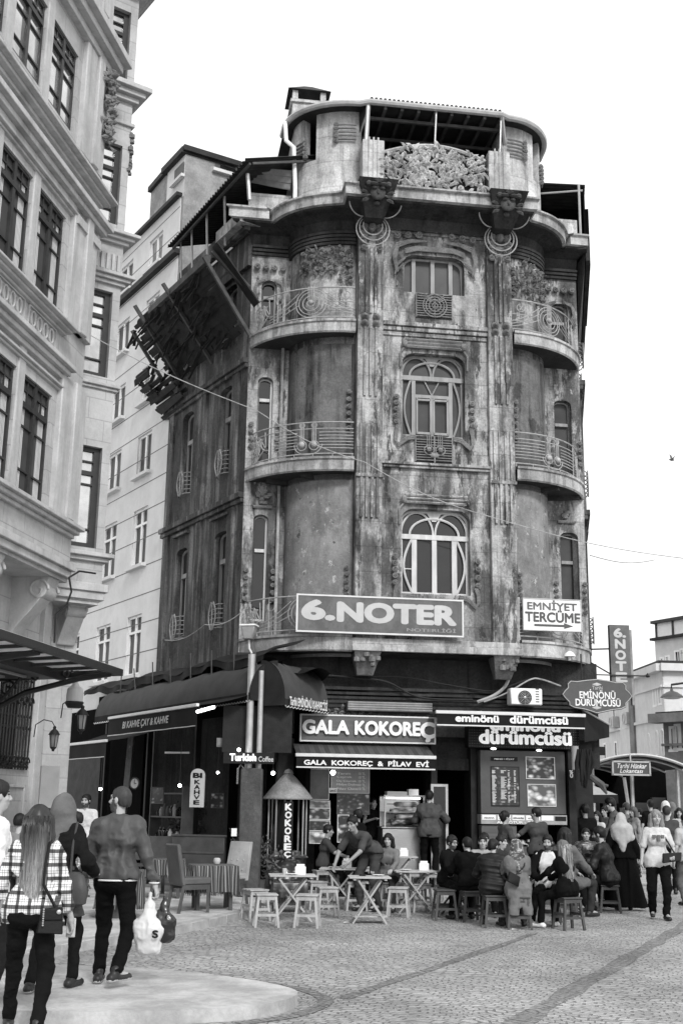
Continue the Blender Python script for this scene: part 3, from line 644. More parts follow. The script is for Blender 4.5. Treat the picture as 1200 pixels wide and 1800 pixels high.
# masks and whiplash wires at the heads of the pilasters
AM = Fr(A.o+np.array([0, 0, .46]), 8.2); AN = Fr(A.o+A.w*.34+np.array([0, 0, .36]), 8.2)
for s in SGN:
    c0 = UC+s*1.41
    b = MB(AN)
    b.hexa([(c0-.2, -.25, 13.45), (c0+.2, -.25, 13.45), (c0+.2, .2, 13.45), (c0-.2, .2, 13.45), (c0-.42, -.25, 14.1), (c0+.42, -.25, 14.1), (c0+.42, .72, 14.1), (c0-.42, .72, 14.1)])
    b.build('console', M['plaster_dark'], CB)
    k = MB(AN)                               # lion mask: brow, eyes, muzzle, mane rays
    ww = lambda z: .2+.52*(z-13.45)/.65
    k.ball((c0, ww(13.86)+.02, 13.86), (.17, .07, .18), 12)
    for q in (-1, 1):
        k.ball((c0+q*.085, ww(13.9)+.07, 13.92), (.06, .05, .035), 8); k.ball((c0+q*.1, ww(13.97)+.06, 13.98), (.1, .07, .035), 8)
        k.ball((c0+q*.06, ww(13.76)+.07, 13.77), (.07, .06, .05), 8); k.ball((c0+q*.21, ww(13.98)+.02, 14.0), (.07, .07, .06), 8)
        for a in range(4): leaf(k, c0+q*.18, ww(13.85), 13.9-.06*a, (0 if q > 0 else math.pi)+q*(.5-.35*a), .2, .08, .05)
    k.ball((c0, ww(13.84)+.09, 13.84), (.035, .06, .07), 8); k.ball((c0, ww(13.66)+.06, 13.67), (.07, .05, .05), 8)
    for a in range(5): leaf(k, c0, ww(14.0)+.03, 14.02, math.pi*(.2+.15*a), .12, .05, .03)
    k.build('lion_mask', M['orn_dark'], CB)
    h = MB(AM)                               # small head in the rings below
    h.ball((c0, .22, 13.3), (.09, .1, .12), 10); h.ball((c0, .3, 13.28), (.03, .04, .05), 6); h.ball((c0, .2, 13.4), (.12, .1, .05), 8)
    for q in (-1, 1):
        for a in range(4): leaf(h, c0+q*.08, .2, 13.12+.05*a, (0 if q > 0 else math.pi)+q*(-.5+.45*a), .22, .09, .05)
        for zz in (12.98, 12.83): rosette(h, c0+q*.17, .16, zz, .075)
    h.box(c0-.22, c0+.22, .12, .2, 13.03, 13.09)
    h.build('head_ornament', M['orn'], CB)
    t = MB(AM)
    for rr, cz in ((.36, 13.2), (.29, 13.24), (.21, 13.29)): t.tube([(c0+rr*math.sin(a), .3, cz+rr*math.cos(a)) for a in np.linspace(0, 2*math.pi, 30)[:-1]], .014, 5, closed=True)
    for q in (-1, 1): t.tube([(c0+q*(.31+.25*math.cos(a)), .62-.12*abs(a), 13.68+.25*math.sin(a)) for a in np.linspace(1.9, -2.5, 22)], .014, 5)
    t.build('whiplash_wire', M['iron_pale'], CB)
    p = MB(A); p.box(c0-.24, c0+.24, -.1, .3, 14.4, 15.82); pier = p.build('attic_pier', M['plaster_attic'], CB, bevel=.015)
    p = MB(A)
    for q in (-.1, 0, .1): p.tube([(c0+q, .3, 14.42), (c0+q, .31, 15.86)], .022, 6)
    p.build('rib', M['plaster_attic'], pier)
# ---- the attic: drums, terrace roof, gutter
for s in SGN:
    E = E1(s, .04, .04, 90, 0, 16); P0 = [(s*1.6, -.9), (s*1.6, -.11)]+E+[(s*(AX[s]+1.72), -1.3), (s*(AX[s]+1.75), -3.6)]
    b = MB(A); zs = [14.4, 15.55, 16.5]
    iw = [k for k in range(len(P0)-1)]
    nn = len(P0)
    gap = range(9, 12)                       # a tall slot window in the drum
    for i in range(nn-1):
        for (a, c) in ((14.4, 15.6), (15.6, 16.75)):
            if a > 15 and i in gap: continue
            b.add(b.L([(P0[i][0], P0[i][1], a), (P0[i+1][0], P0[i+1][1], a), (P0[i+1][0], P0[i+1][1], c), (P0[i][0], P0[i][1], c)]), [(0, 1, 2, 3)])
            q0 = (s*1.9+(P0[i][0]-s*1.9)*.82, -1.3+(P0[i][1]+1.3)*.82); q1 = (s*1.9+(P0[i+1][0]-s*1.9)*.82, -1.3+(P0[i+1][1]+1.3)*.82)
            if i-1 in gap or i+1 in gap:
                e0, e1 = (P0[i+1], q1) if i+1 in gap else (P0[i], q0)
                b.add(b.L([(e0[0], e0[1], a), (e1[0], e1[1], a), (e1[0], e1[1], c), (e0[0], e0[1], c)]), [(0, 1, 2, 3)])
    b.build('attic_wall', M['plaster_attic'], CB, smooth=50, recalc=False)
    b = MB(A); b.lathe([(.6, 14.5), (.6, 16.7)], (s*1.95, -1.6, 0), 12); b.build('attic_interior', M['black'], CB)
    o = MB(A)                                # swag bands with flowers
    Ep = Path(E1(s, .08, .08))
    for t0, tx, z0 in ((.05, .5, 16.0), (1.55, 1.25, 15.75)):
        for i in range(5): o.tube([(Ep.at(t)[0], Ep.at(t)[1]+.02, z0+.09*i) for t in np.linspace(t0, tx, 5)], .024, 5)
        for i in range(5): u, w = Ep.at(tx); rosette(o, u, w+.02, z0-.04+.1*i, .065)
    o.build('swag', M['orn'], CB)
gp = [(-3.3, -3.6), (-3.25, -1.4)]+ell(-1.68, -1.15, -1.57, 1.35, 8, 90, 14)+[(-1.5, .3), (1.5, .3)]+ell(1.68, -1.15, 1.2, 1.35, 90, 8, 14)+[(2.9, -1.4), (2.95, -3.6)]
b = MB(A); b.prism(gp, 16.72, 16.78); b.build('roof', M['tin'], CB)
b = MB(A); b.tube([(u, w, 16.74) for u, w in gp[1:-1]], .07, 8); b.build('gutter', M['metal'], CB)
b = MB(A)
for i in range(30): u = -1.45+2.9*i/29; b.tube([(u, .35, 16.8), (u, -1.5, 17.0)], .035, 5)
b.build('roof_ridge', M['tin'], CB)
b = MB(A)
for i in range(9): u = -1.5+.375*i; b.box(u-.03, u+.03, -2.3, .25, 16.62, 16.71)
for w in (-.1, -.9, -1.7): b.box(-1.6, 1.6, w-.03, w+.03, 16.55, 16.62)
b.build('rafter', M['wood_beam'], CB)
b = MB(A); b.box(-1.62, 1.64, -2.4, -2.3, 14.4, 16.72); b.build('terrace_back_wall', M['black'], CB)
b = MB(A)
for u, r in ((-1.55, .05), (-.02, .022), (1.46, .022)): b.tube([(u, .22, 15.7), (u+.04, .25, 16.72)], r, 7)
b.tube([(1.5, .3, 16.7), (1.75, -.3, 16.1)], .05, 6); b.tube([(-1.5, .1, 16.7), (-1.75, -.5, 15.9)], .05, 6)
b.build('terrace_post', M['metal'], CB)
for s in SGN:
    b = MB(A); b.add(b.L([(s*1.5, .3, 16.72), (s*1.72, -.25, 16.72), (s*1.72, -.3, 15.95)]), [(0, 1, 2)]); b.build('terrace_gable', M['tin'], CB)
# chimney, finial
q = A.loc(AT(540, 200, 27.2))
b = MB(A); b.box(q[0]-.42, q[0]+.42, q[1]-.4, q[1]+.4, 15.5, 19.15); b.box(q[0]-.48, q[0]+.48, q[1]-.46, q[1]+.46, 19.15, 19.23)
for i in (-1, 1):
    for j in (-1, 1): b.box(q[0]+i*.36-.07, q[0]+i*.36+.07, q[1]+j*.34-.07, q[1]+j*.34+.07, 19.23, 19.5)
b.hexa([(q[0]-.55, q[1]-.5, 19.5), (q[0]+.55, q[1]-.5, 19.5), (q[0]+.55, q[1]+.5, 19.5), (q[0]-.55, q[1]+.5, 19.5), (q[0]-.1, q[1]-.1, 19.85), (q[0]+.1, q[1]-.1, 19.85), (q[0]+.1, q[1]+.1, 19.85), (q[0]-.1, q[1]+.1, 19.85)], 1)
b.build('chimney', [M['plaster_attic'], M['tin']], CB)
q = A.loc(AT(931, 235, 27)); b = MB(A); b.lathe([(.35, 16.6), (.22, 17.8), (.06, 18.2), (.05, 18.7), (.001, 18.85)], (q[0], q[1], 0), 8); b.build('finial', M['tin'], CB)
# ---- centre windows: joinery and panes
def cwin(lev):
    u0, u1, zb, zt, zm = ((-.70, .735, 5.85, 7.62, 7.06), (-.69, .66, 9.2, 11.03, 10.52), (-.67, .68, 12.42, 13.3, 13.3))[lev-1]
    f = MB(A); wa, wb = -.25, -.17; c = (u0+u1)/2
    def v(u, za, zc, t=.05, e=0): f.box(u-t/2, u+t/2, wa, wb+e, za, zc)
    def hbar(z, t=.06, e=.01, a=u0, d=u1): f.box(a, d, wa, wb+e, z-t/2, z+t/2)
    f.tube([(p[0], -.2, p[1]) for p in arch(u0+.02, u1-.02, zb+.02, zt-.02, .27, rise=.22)], .035, 6, closed=True)
    if lev < 3:
        hbar(zm, .1, .03); hbar(zb+.03, .06)
        r = (u1-u0)*.36
        H = (zt-zm)*.62
        f.tube([(c+r*math.cos(t), -.17, zm+.05+H*math.sin(t)) for t in np.linspace(0, math.pi, 20)], .026, 6)
        for s in (-1, 1): f.tube([(c+s*((u1-u0)*.25)+(u1-u0)*.235*math.cos(t), -.185, zm+.05+(zt-zm-.09)*math.sin(t)) for t in np.linspace(0, math.pi, 20)], .024, 6)
        f.plate([(c-.16, zt-.04), (c+.16, zt-.04), (c+.04, zt-.22), (c-.04, zt-.22)], -.22, -.165)
    if lev == 1:
        for q in (-.42, 0, .42): v(c+q, zb, zm, .105 if q else .1, .02)
        for s in (-1, 1): f.tube([(c+s*(.47+.17*math.sin(t)), -.17, zb+.06+(zm-zb-.1)*t/math.pi) for t in np.linspace(0, math.pi, 14)], .027, 6)
        v(u0+.03, zb, zm); v(u1-.03, zb, zm); f.box(c-.62, c-.45, wa, wb, 6.38, 6.4)
    elif lev == 2:
        for q in (-.4, .4): v(c+q, zb, zm, .08, .02)
        hbar(10.12, .07, .02, c-.36, c+.36); v(c, zb, 10.1, .06, .02)
        for s in (-1, 1):
            for q in (.035, .33): v(c+s*q, zb+.08, 10.08, .035, .035)
            hbar(10.04, .04, .035, *sorted((c+s*.03, c+s*.34))); hbar(zb+.1, .05, .035, *sorted((c+s*.03, c+s*.34)))
            f.tube([(c+s*(.46+.14*math.sin(t)), -.17, zb+.06+(zm-zb-.1)*t/math.pi) for t in np.linspace(0, math.pi, 14)], .024, 6)
            f.tube([(c+s*.16, -.19, 10.48), (c, -.19, 10.16)], .016, 6)
    else:
        for q in (-.42, 0, .4): v(c+q, zb, zt-.02, .085, .02)
        hbar(zb+.03)
    w = f.build('window', M['wood_white'] if lev == 1 else M['wood_grey'], CB)
    p = MB(A); p.plate(arch(u0, u1, zb, zt, .27, rise=.22), -.24, -.22); p.build('pane', M['glass'] if lev == 1 else M['glass_grey'], w)
    g = MB(A)                                # small iron balcony guard before a painted recess below
    gz1 = zb-.02; gz0 = zb-.58 if lev > 1 else zb-.45; ga, gb = c-.4, c+.38
    if lev > 1:
        k = MB(A); k.box(ga, gb, .003, .02, gz0, gz1); k.build('recess_shadow', M['plaster_dark'], w)  # raised dark plate; the shade of a recess is put into its colour
    for i in range(9): z = gz0+.04+(gz1-gz0-.12)*i/8; g.tube([(ga, .05, z), (gb, .05, z)], .011, 5)
    for u in (ga, gb, c): g.tube([(u, .05, gz0), (u, .05, gz1)], .014, 5)
    if lev == 3:
        for rr in (.26, .2, .13, .06): g.tube([(c+rr*math.sin(a), .07, gz0+.27+rr*math.cos(a)) for a in np.linspace(0, 6.28, 22)], .013, 5)
        for s in (-1, 1):
            for k in range(3): g.tube([(c+s*.38, .07, gz1-.02-.06*k), (c+s*.2, .08, gz1-.04-.05*k), (c+s*.08, .07, gz1-.16-.03*k)], .013, 5)
    else:
        for s in (-1, 1):
            g.ball((c+s*.12, .08, gz0+.26), .06, 8)
            for k in (-.04, 0, .04): g.tube([(c+s*.12+k, .07, gz0+.3), (c+s*.12+k, .07, gz1+.02)], .01, 5)
            g.tube([(c+s*.12+.1*math.sin(a), .07, gz0+.25-.1*math.cos(a)) for a in np.linspace(0, 6.28, 14)], .012, 5)
        g.ball((c, .07, gz0+.14), (.1, .03, .06), 8); g.tube([(c, .07, gz0-.02), (c, .07, gz0+.14)], .018, 5)
    g.build('window_guard', M['iron'] , w)
for k in (1, 2, 3): cwin(k)
# drain pipes
b = MB(A); b.tube([(-3.13, -1.06, 13.1), (-3.13, -1.06, 4.9)], .035, 7); b.build('drain_pipe', M['slab'], CB)
q = A.loc(AT(497, 252, 24.6))
b = MB(A); b.tube([(-3.25, -.75, 16.7), (-3.22, -.7, 16.2), (-3.05, -.62, 16.0), (-3.0, -.6, 15.0), (-3.0, -.6, 14.3)], .05, 7); b.build('drain_pipe', M['white'], CB)
# ---- ruined timber eave of the left side, and the tin lean-to above it
TE = thing('ruined_timber_eave', 'broken charred timber eave with loose boards hanging off the dark left side', 'timber eave', Lf.P(-2, .5, 12.4))
def slope(t): return (.05+1.05*t, 11.75+1.35*t)   # (w, z) across the soffit
bd = MB(Lf)
NB = 17
for i in range(NB):
    t = (i+.5)/NB; w, z = slope(t); ua = .02+rnd.uniform(-.12, .05); ub = -4.2+rnd.uniform(-.25, .5)
    if i < 3: ub += 1.6*rnd.random(); ua -= .9*rnd.random()
    cuts = [ua, ub]; m_ = rnd.uniform(ub+.8, ua-.8); segs = [(ua, m_+.02), (m_-.02, ub)]
    for a, c in segs:
        if rnd.random() < .04: continue
        dz = rnd.uniform(-.03, .03); tl = rnd.uniform(-.07, .05) if t < .5 else rnd.uniform(-.02, .02)
        dw = .5*1.05/NB*rnd.uniform(.95, 1.25)
        bd.hexa([(a, w-dw, z-dw*1.28+dz), (c, w-dw, z-dw*1.28+dz+tl), (c, w+dw, z+dw*1.28+dz+tl), (a, w+dw, z+dw*1.28+dz)]+[(a, w-dw-.03, z-dw*1.28+dz+.03), (c, w-dw-.03, z-dw*1.28+dz+tl+.03), (c, w+dw-.03, z+dw*1.28+dz+tl+.03), (a, w+dw-.03, z+dw*1.28+dz+.03)])
for _ in range(110):                          # hanging shreds
    t = rnd.uniform(.0, 1.0); w, z = slope(t); u = rnd.uniform(-4.4, -.3)-.4*(1-t); a = rnd.uniform(.2, .7)
    bd.bar((u, w, z-.03), (u-rnd.uniform(.1, .5), w+rnd.uniform(-.1, .15), z-a*.5), rnd.uniform(.02, .09), .02)
for i in range(14):
    t = (i+.5)/14; w, z = slope(t); u0 = -.15-rnd.random()*.7; bd.hexa([(u0, w-.05, z-.02), (-3.6-rnd.random()*.7, w-.05, z-.02), (-4.0, w+.05, z+.1), (u0, w+.05, z+.1), (u0, w-.07, z+.03), (-4.0, w-.07, z+.03), (-4.0, w+.03, z+.15), (u0, w+.03, z+.15)])
for i in range(26):
    t = i/26; u0 = -2.5-1.3*t-rnd.random()*1.2; w, z = .03+.85*t, 11.0+.85*t+rnd.uniform(-.12, .12); bd.hexa([(u0, w-.04, z-.03), (-4.1-rnd.random()*.8, w-.04, z-.03+rnd.uniform(-.15, .15)), (-4.6, w+.03, z+.05), (u0, w+.03, z+.05), (u0, w-.05, z+.0), (-4.6, w-.05, z+.0), (-4.6, w+.02, z+.08), (u0, w+.02, z+.08)])
bd.build('board', M['wood_char'], TE)
for u, t1 in ((.03, 1.1), (-1.9, 1.2), (-3.6, 1.24), (-4.35, 1.0)):
    k = MB(Lf); a = slope(-.05); c = slope(t1); k.bar((u, a[0], a[1]-.07), (u+rnd.uniform(-.05, .05), c[0], c[1]-.07), .06, .08); k.build('beam', M['wood_beam'], TE)
k = MB(Lf); w, z = slope(1); k.bar((.1, w, z+.05), (-3.2, w, z+.02), .1, .16); k.bar((.35, .25, 12.55), (.1, 1.0, 13.35), .1, .14); k.build('edge_beam', M['wood_beam'], TE)
k = MB(Lf); k.bar((.4, .05, 12.2), (.3, 1.05, 13.4), .3, .03); k.build('end_board', M['wood_char'], TE)
def corrugated(mb, p00, p10, p01, p11, waves, amp=.03, m=0):
    "sheet between four local corners, ridges run from edge 0 to edge 1"
    P = [np.array(q, float) for q in (p00, p10, p01, p11)]; nrm = np.cross(P[1]-P[0], P[2]-P[0]); nrm /= np.linalg.norm(nrm)
    def fn(i, j): q = (P[0]*(1-i)+P[1]*i)*(1-j)+(P[2]*(1-i)+P[3]*i)*j; return tuple(q+nrm*amp*math.sin(i*waves*2*math.pi))
    mb.grid(fn, waves*6, 2, m)
LR = thing('lean_to_roof', 'dark corrugated tin lean-to roof on thin posts over the left terrace of the corner building', 'roof', Lf.P(-2, .3, 14.4))
o1 = Lf.px(450, 266, .75); o2 = Lf.px(315, 445, .75)
zr0, zr1 = 15.35, 15.35
b = MB(Lf); corrugated(b, (1.0, .72, 15.22), (-3.3, .72, 14.95), (1.0, -2.2, 16.3), (-3.3, -2.2, 16.0), 34); b.build('tin_sheet', M['tin'], LR, recalc=False)
b = MB(Lf); b.bar((.95, .6, 15.16), (-3.2, .6, 14.9), .05); b.bar((.95, .55, 15.18), (.95, -1.6, 15.95), .05); b.build('roof_beam', M['wood_beam'], LR)
for u, r in ((.62, .045), (-.55, .03), (-1.5, .03), (-2.35, .025), (-3.0, .02)):
    b = MB(Lf); b.tube([(u, .42, 13.9 if u < .3 else 14.5), (u+.02, .5, 15.1)], r, 6); b.build('post', M['metal'], LR)
b = MB(Lf); b.box(-3.3, .3, -1.6, -1.5, 13.9, 16); b.build('back_wall', M['black'], LR)
b = MB(A); corrugated(b, (-4.15, -.85, 15.55), (-4.2, -1.3, 15.45), (-3.05, -.75, 15.5), (-3.1, -.75, 15.0), 3, .02); b.build('tin_flap', M['tin_light'], LR, recalc=False)
b = MB(A); b.box(-4.0, -3.05, -1.05, -.9, 14.42, 14.95); b.build('terrace_parapet', M['plaster_attic'], CB)
b = MB(Lf); b.box(-3.4, .25, .2, .32, 14.0, 14.4) ; b.box(-4.3, 0, -.02, .1, 13.3, 14.05); b.build('terrace_parapet', M['plaster_side'], CB)
RR = thing('tin_terrace_shelter', 'dark boxy tin shelter with thin posts on the right terrace of the corner building', 'shelter', A.P(3.4, -1.8, 14.4))
b = MB(Rf); corrugated(b, (.1, .3, 16.05), (5, .3, 16.05), (.1, -2.2, 16.4), (5, -2.2, 16.4), 30); b.build('tin_sheet', M['tin'], RR, recalc=False)
b = MB(Rf); b.box(.15, 5, .24, .28, 14.5, 16.0); b.box(1.2, 5, -2, .4, 14.5, 16.0); b.build('side_sheet', M['black'], RR)
for w in (.15, -.8):
    b = MB(Rf); b.tube([(.1, w, 14.4), (.1, w, 16.05)], .03, 6); b.build('post', M['metal'], RR)
b = MB(Rf); b.tube([(.1, .24, 15.9), (.1, -1.2, 15.9)], .025, 6); b.build('rail', M['metal'], RR)
b = MB(A); b.box(2.75, 3.6, -1.0, -.88, 14.42, 14.95); b.build('terrace_parapet', M['plaster_attic'], CB)
# ================= ground floor of the corner building, its shops, signs and awnings
def R4(fr, x0, y0, x1, y1, w): u0, z1 = fr.px(x0, y0, w); u1, z0 = fr.px(x1, y1, w); return u0, u1, z0, z1
def pbox(mb, x0, y0, x1, y1, w0, w1, m=0): q = R4(mb.fr, x0, y0, x1, y1, w1); mb.box(q[0], q[1], w0, w1, q[2], q[3], m); return q
M['sign_dark'] = mat('sign_board_dark', .014, .5, spec=.15, amp=.3)
M['sign_wood'] = mat('sign_board_slats', .09, .5, amp=.35, scale=3, stretch=(.3, .3, 9))
M['sign_grey'] = weathered('sign_vinyl_grey', .125, .075, streak=.5, patch=.35, patch_v=.17, rough=.5, seed=70, fine=.1, bump=.05)
M['letter'] = mat('letter_white', .74, .4, amp=.12, scale=3); M['letter_lit'] = mat('letter_backlit', .8, .4, amp=.1, emit=.3)
M['letter_pale'] = mat('letter_pale_vinyl', .45, .5, amp=.12, scale=4)
M['frame_white'] = mat('sign_frame_white', .6, .4, amp=.1)
M['awn_dark'] = mat('awning_canvas_dark', .02, .9, spec=.1, amp=.35, scale=3, bump=.2)
M['awn_grey'] = mat('awning_canvas_grey', .055, .9, spec=.15, amp=.3, scale=2, bump=.2)
M['awn_black'] = mat('awning_valance_black', .01, .8, spec=.15, amp=.3)
M['tarp'] = mat('tarpaulin_black', .012, .7, spec=.15, amp=.5, scale=3, bump=.4, bscale=9)
M['panel_grey'] = mat('shop_panel_grey', .07, .5, amp=.12)
M['steel'] = mat('stainless_steel', .45, .35, metal=.85, amp=.15, scale=2)
M['lamp'] = mat('lamp_glow', 1, .5, amp=0, bump=0, emit=14)
M['lamp_soft'] = mat('lamp_tube_glow', 1, .5, amp=0, bump=0, emit=3)
M['board_lit'] = mat('menu_board_pale', .3, .5, amp=.2)
M['tile'] = mat('tile_dark', .02, .5, spec=.15, amp=.4)
def food(name, base, hi, scale, seed, thr=.5, dark=.02):
    "printed food photograph: blotches of light and dark"
    m = bpy.data.materials.new(name); m.use_nodes = True; t = m.node_tree; b = t.nodes['Principled BSDF']; b.inputs['Roughness'].default_value = .35
    tc = _n(t, 'ShaderNodeTexCoord'); mp = _n(t, 'ShaderNodeMapping'); mp.inputs['Location'].default_value = (seed, seed*2, seed*3); mp.inputs['Scale'].default_value = (1, 1, 1.6); t.links.new(tc.outputs['Object'], mp.inputs[0])
    v = _n(t, 'ShaderNodeTexVoronoi'); v.inputs['Scale'].default_value = scale; t.links.new(mp.outputs[0], v.inputs['Vector'])
    n = _n(t, 'ShaderNodeTexNoise'); n.inputs['Scale'].default_value = scale*.45; n.inputs['Detail'].default_value = 7; t.links.new(mp.outputs[0], n.inputs['Vector'])
    a = _n(t, 'ShaderNodeMath', operation='MULTIPLY_ADD'); t.links.new(v.outputs['Distance'], a.inputs[0]); a.inputs[1].default_value = -.45; t.links.new(n.outputs[0], a.inputs[2])
    r = _n(t, 'ShaderNodeValToRGB'); e = r.color_ramp.elements; e[0].position = thr-.28; e[0].color = g4(dark); e[1].position = thr; e[1].color = g4(hi); x = e.new(thr-.14); x.color = g4(base)
    t.links.new(a.outputs[0], r.inputs[0]); t.links.new(r.outputs[0], b.inputs['Base Color']); return m
M['foodA'] = food('food_print', .2, .6, 9, 1); M['foodB'] = food('food_print_pale', .35, .7, 7, 4, .45, .08); M['foodC'] = food('food_print_dark', .07, .4, 11, 9, .55)
# walls of the ground storey
b = MB(A); b.box(-3.9, 3.6, -.95, -.7, 2.5, 4.64); b.build('ground_wall', M['plaster_dark'], CB)
b = MB(A); b.box(-3.2, 3.5, -.7, -.55, 3.05, 3.78); b.build('frieze', weathered('plaster_frieze', .13, .03, streak=.4, patch=.7, patch_v=.05, seed=21, fine=.5), CB)
b = MB(A)
for i in range(5): b.box(-3.2, 3.5, -.56, -.50+.012*i, 3.5+.085*i, 3.55+.085*i)
b.box(-3.3, 3.6, -.6, -.42, 3.93, 3.99); b.build('frieze_moulding', M['plaster_dark'], CB)
b = MB(A)
for k in range(46): leaf(b, -1.65+rnd.uniform(-.45, .45), -.54, 3.42+rnd.uniform(-.11, .11), rnd.uniform(0, 6.28), .16, .07, .05)
for k in range(26): leaf(b, 1.0+rnd.uniform(-.28, .28), -.54, 3.4+rnd.uniform(-.1, .1), rnd.uniform(0, 6.28), .14, .07, .05)
b.build('frieze_ornament', M['orn'], CB)
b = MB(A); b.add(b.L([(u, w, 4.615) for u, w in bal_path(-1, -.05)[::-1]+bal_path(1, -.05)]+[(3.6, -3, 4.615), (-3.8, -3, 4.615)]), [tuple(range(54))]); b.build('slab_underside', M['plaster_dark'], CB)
b = MB(A)
for x0, x1 in ((-3.05, -2.75), (-.02, .1), (.78, .9), (2.62, 3.3)): b = MB(A); b.box(x0, x1, -.9, -.35, 0, 2.95); b.build('shop_pier', M['tile'], CB)
b = MB(A); b.box(-2.9, 3.2, -3.0, -.35, 0, .33); b.build('shop_floor', M['tile'], CB)
b = MB(A); b.box(-3.9, 3.6, -2.2, -2.1, 0, 4.6); b.box(-.05, .02, -2.1, -.9, 0.3, 2.9); b.build('shop_back_wall', M['black'], CB)
b = MB(A); b.box(-2.75, 2.62, -.9, -.62, 2.52, 2.95); b.box(.1, .78, -.62, -.5, 2.4, 2.62); b.build('shop_lintel', M['plaster_dark'], CB)
# ---- signs on the facade
def sign(name, label, fr, x0, y0, x1, y1, w, th=.06, board='sign_grey', frame=None, cat='sign', fw=.03):
    u0, u1, z0, z1 = R4(fr, x0, y0, x1, y1, w)
    t = thing(name, label, cat, fr.P((u0+u1)/2, w-th, z0))
    b = MB(fr); b.box(u0, u1, w-th, w, z0, z1); b.build('board', M[board], t, bevel=.004)
    if frame:
        f = MB(fr); 
        f.box(u0-fw, u1+fw, w-th-.004, w+.012, z1-.002, z1+fw); f.box(u0-fw, u1+fw, w-th-.004, w+.012, z0-fw, z0+.002); f.box(u0-fw, u0+.002, w-th-.004, w+.012, z0+.003, z1-.003); f.box(u1-.002, u1+fw, w-th-.004, w+.012, z0+.003, z1-.003)
        f.build('frame', M[frame], t)
    return t, (u0, u1, z0, z1)
def letters(t, fr, body, u0, u1, z0, z1, w, bold=.03, depth=0, m='letter', skew=0, name='lettering'):
    b = MB(fr); text(b, body, u0, u1, z0, z1, w+.004+depth, bold, depth, skew=skew); return b.build(name, M[m], t, smooth=0, recalc=False)
t, (u0, u1, z0, z1) = sign('notary_banner', 'long grey banner reading 6. NOTER hung across the first-floor balcony of the corner building', A, 524, 1046, 812, 1118, .3, .05, 'sign_grey', 'frame_white', 'banner')
W_ = u1-u0; H_ = z1-z0
letters(t, A, '6.', u0+.035*W_, u0+.21*W_, z0+.34*H_, z0+.86*H_, .3, .055, 0, 'letter_pale')
letters(t, A, 'NOTER', u0+.245*W_, u1-.045*W_, z0+.31*H_, z0+.83*H_, .3, .055, 0, 'letter_pale')
letters(t, A, 'NOTERLİĞİ', u0+.66*W_, u0+.96*W_, z0+.08*H_, z0+.2*H_, .3, .02, 0, 'wood_grey', name='small_lettering')
t, (u0, u1, z0, z1) = sign('translation_sign', 'white panel reading EMNİYET TERCÜME with an arrow, on the right first-floor balcony railing', A, 919, 1052, 1021, 1110, .16, .04, 'white', 'letter_pale', 'sign', .015)
W_ = u1-u0; H_ = z1-z0
letters(t, A, 'EMNİYET', u0+.07*W_, u0+.93*W_, z0+.66*H_, z0+.97*H_, .16, .03, 0, 'sign_grey'); letters(t, A, 'TERCÜME', u0+.03*W_, u1-.02*W_, z0+.27*H_, z0+.64*H_, .16, .035, 0, 'panel_grey')
b = MB(A); b.plate([(u0+.18*W_, z0+.12*H_), (u0+.7*W_, z0+.12*H_), (u0+.7*W_, z0+.06*H_), (u0+.86*W_, z0+.155*H_), (u0+.7*W_, z0+.25*H_), (u0+.7*W_, z0+.19*H_), (u0+.18*W_, z0+.19*H_)], .161, .166); b.build('arrow', M['panel_grey'], t)
t, (u0, u1, z0, z1) = sign('kokorec_shop_sign', 'wooden slatted signboard with big white standing letters GALA KOKOREÇ', A, 530, 1257, 763, 1306, .05, .1, 'sign_wood', 'frame_white', 'sign', .025)
W_ = u1-u0; H_ = z1-z0
letters(t, A, 'GALA', u0+.012*W_, u0+.35*W_, z0+.28*H_, z0+.80*H_, .05, .045, .05); letters(t, A, 'KOKORE', u0+.4*W_, u0+.885*W_, z0+.28*H_, z0+.80*H_, .05, .045, .05); letters(t, A, 'Ç', u0+.895*W_, u0+.995*W_, z0+.05*H_, z0+.80*H_, .05, .045, .05)
b = MB(A); q = R4(A, 612, 1232, 760, 1252, -.2)
for i in range(4): zz = q[2]+(q[3]-q[2])*(i+.5)/4; b.tube([(q[0], -.25, zz), (q[1], -.25, zz)], (q[3]-q[2])/7.5, 6)
b.box(q[0], q[1], -.5, -.26, q[2], q[3]); b.build('shutter_box', M['tin_light'], CB)
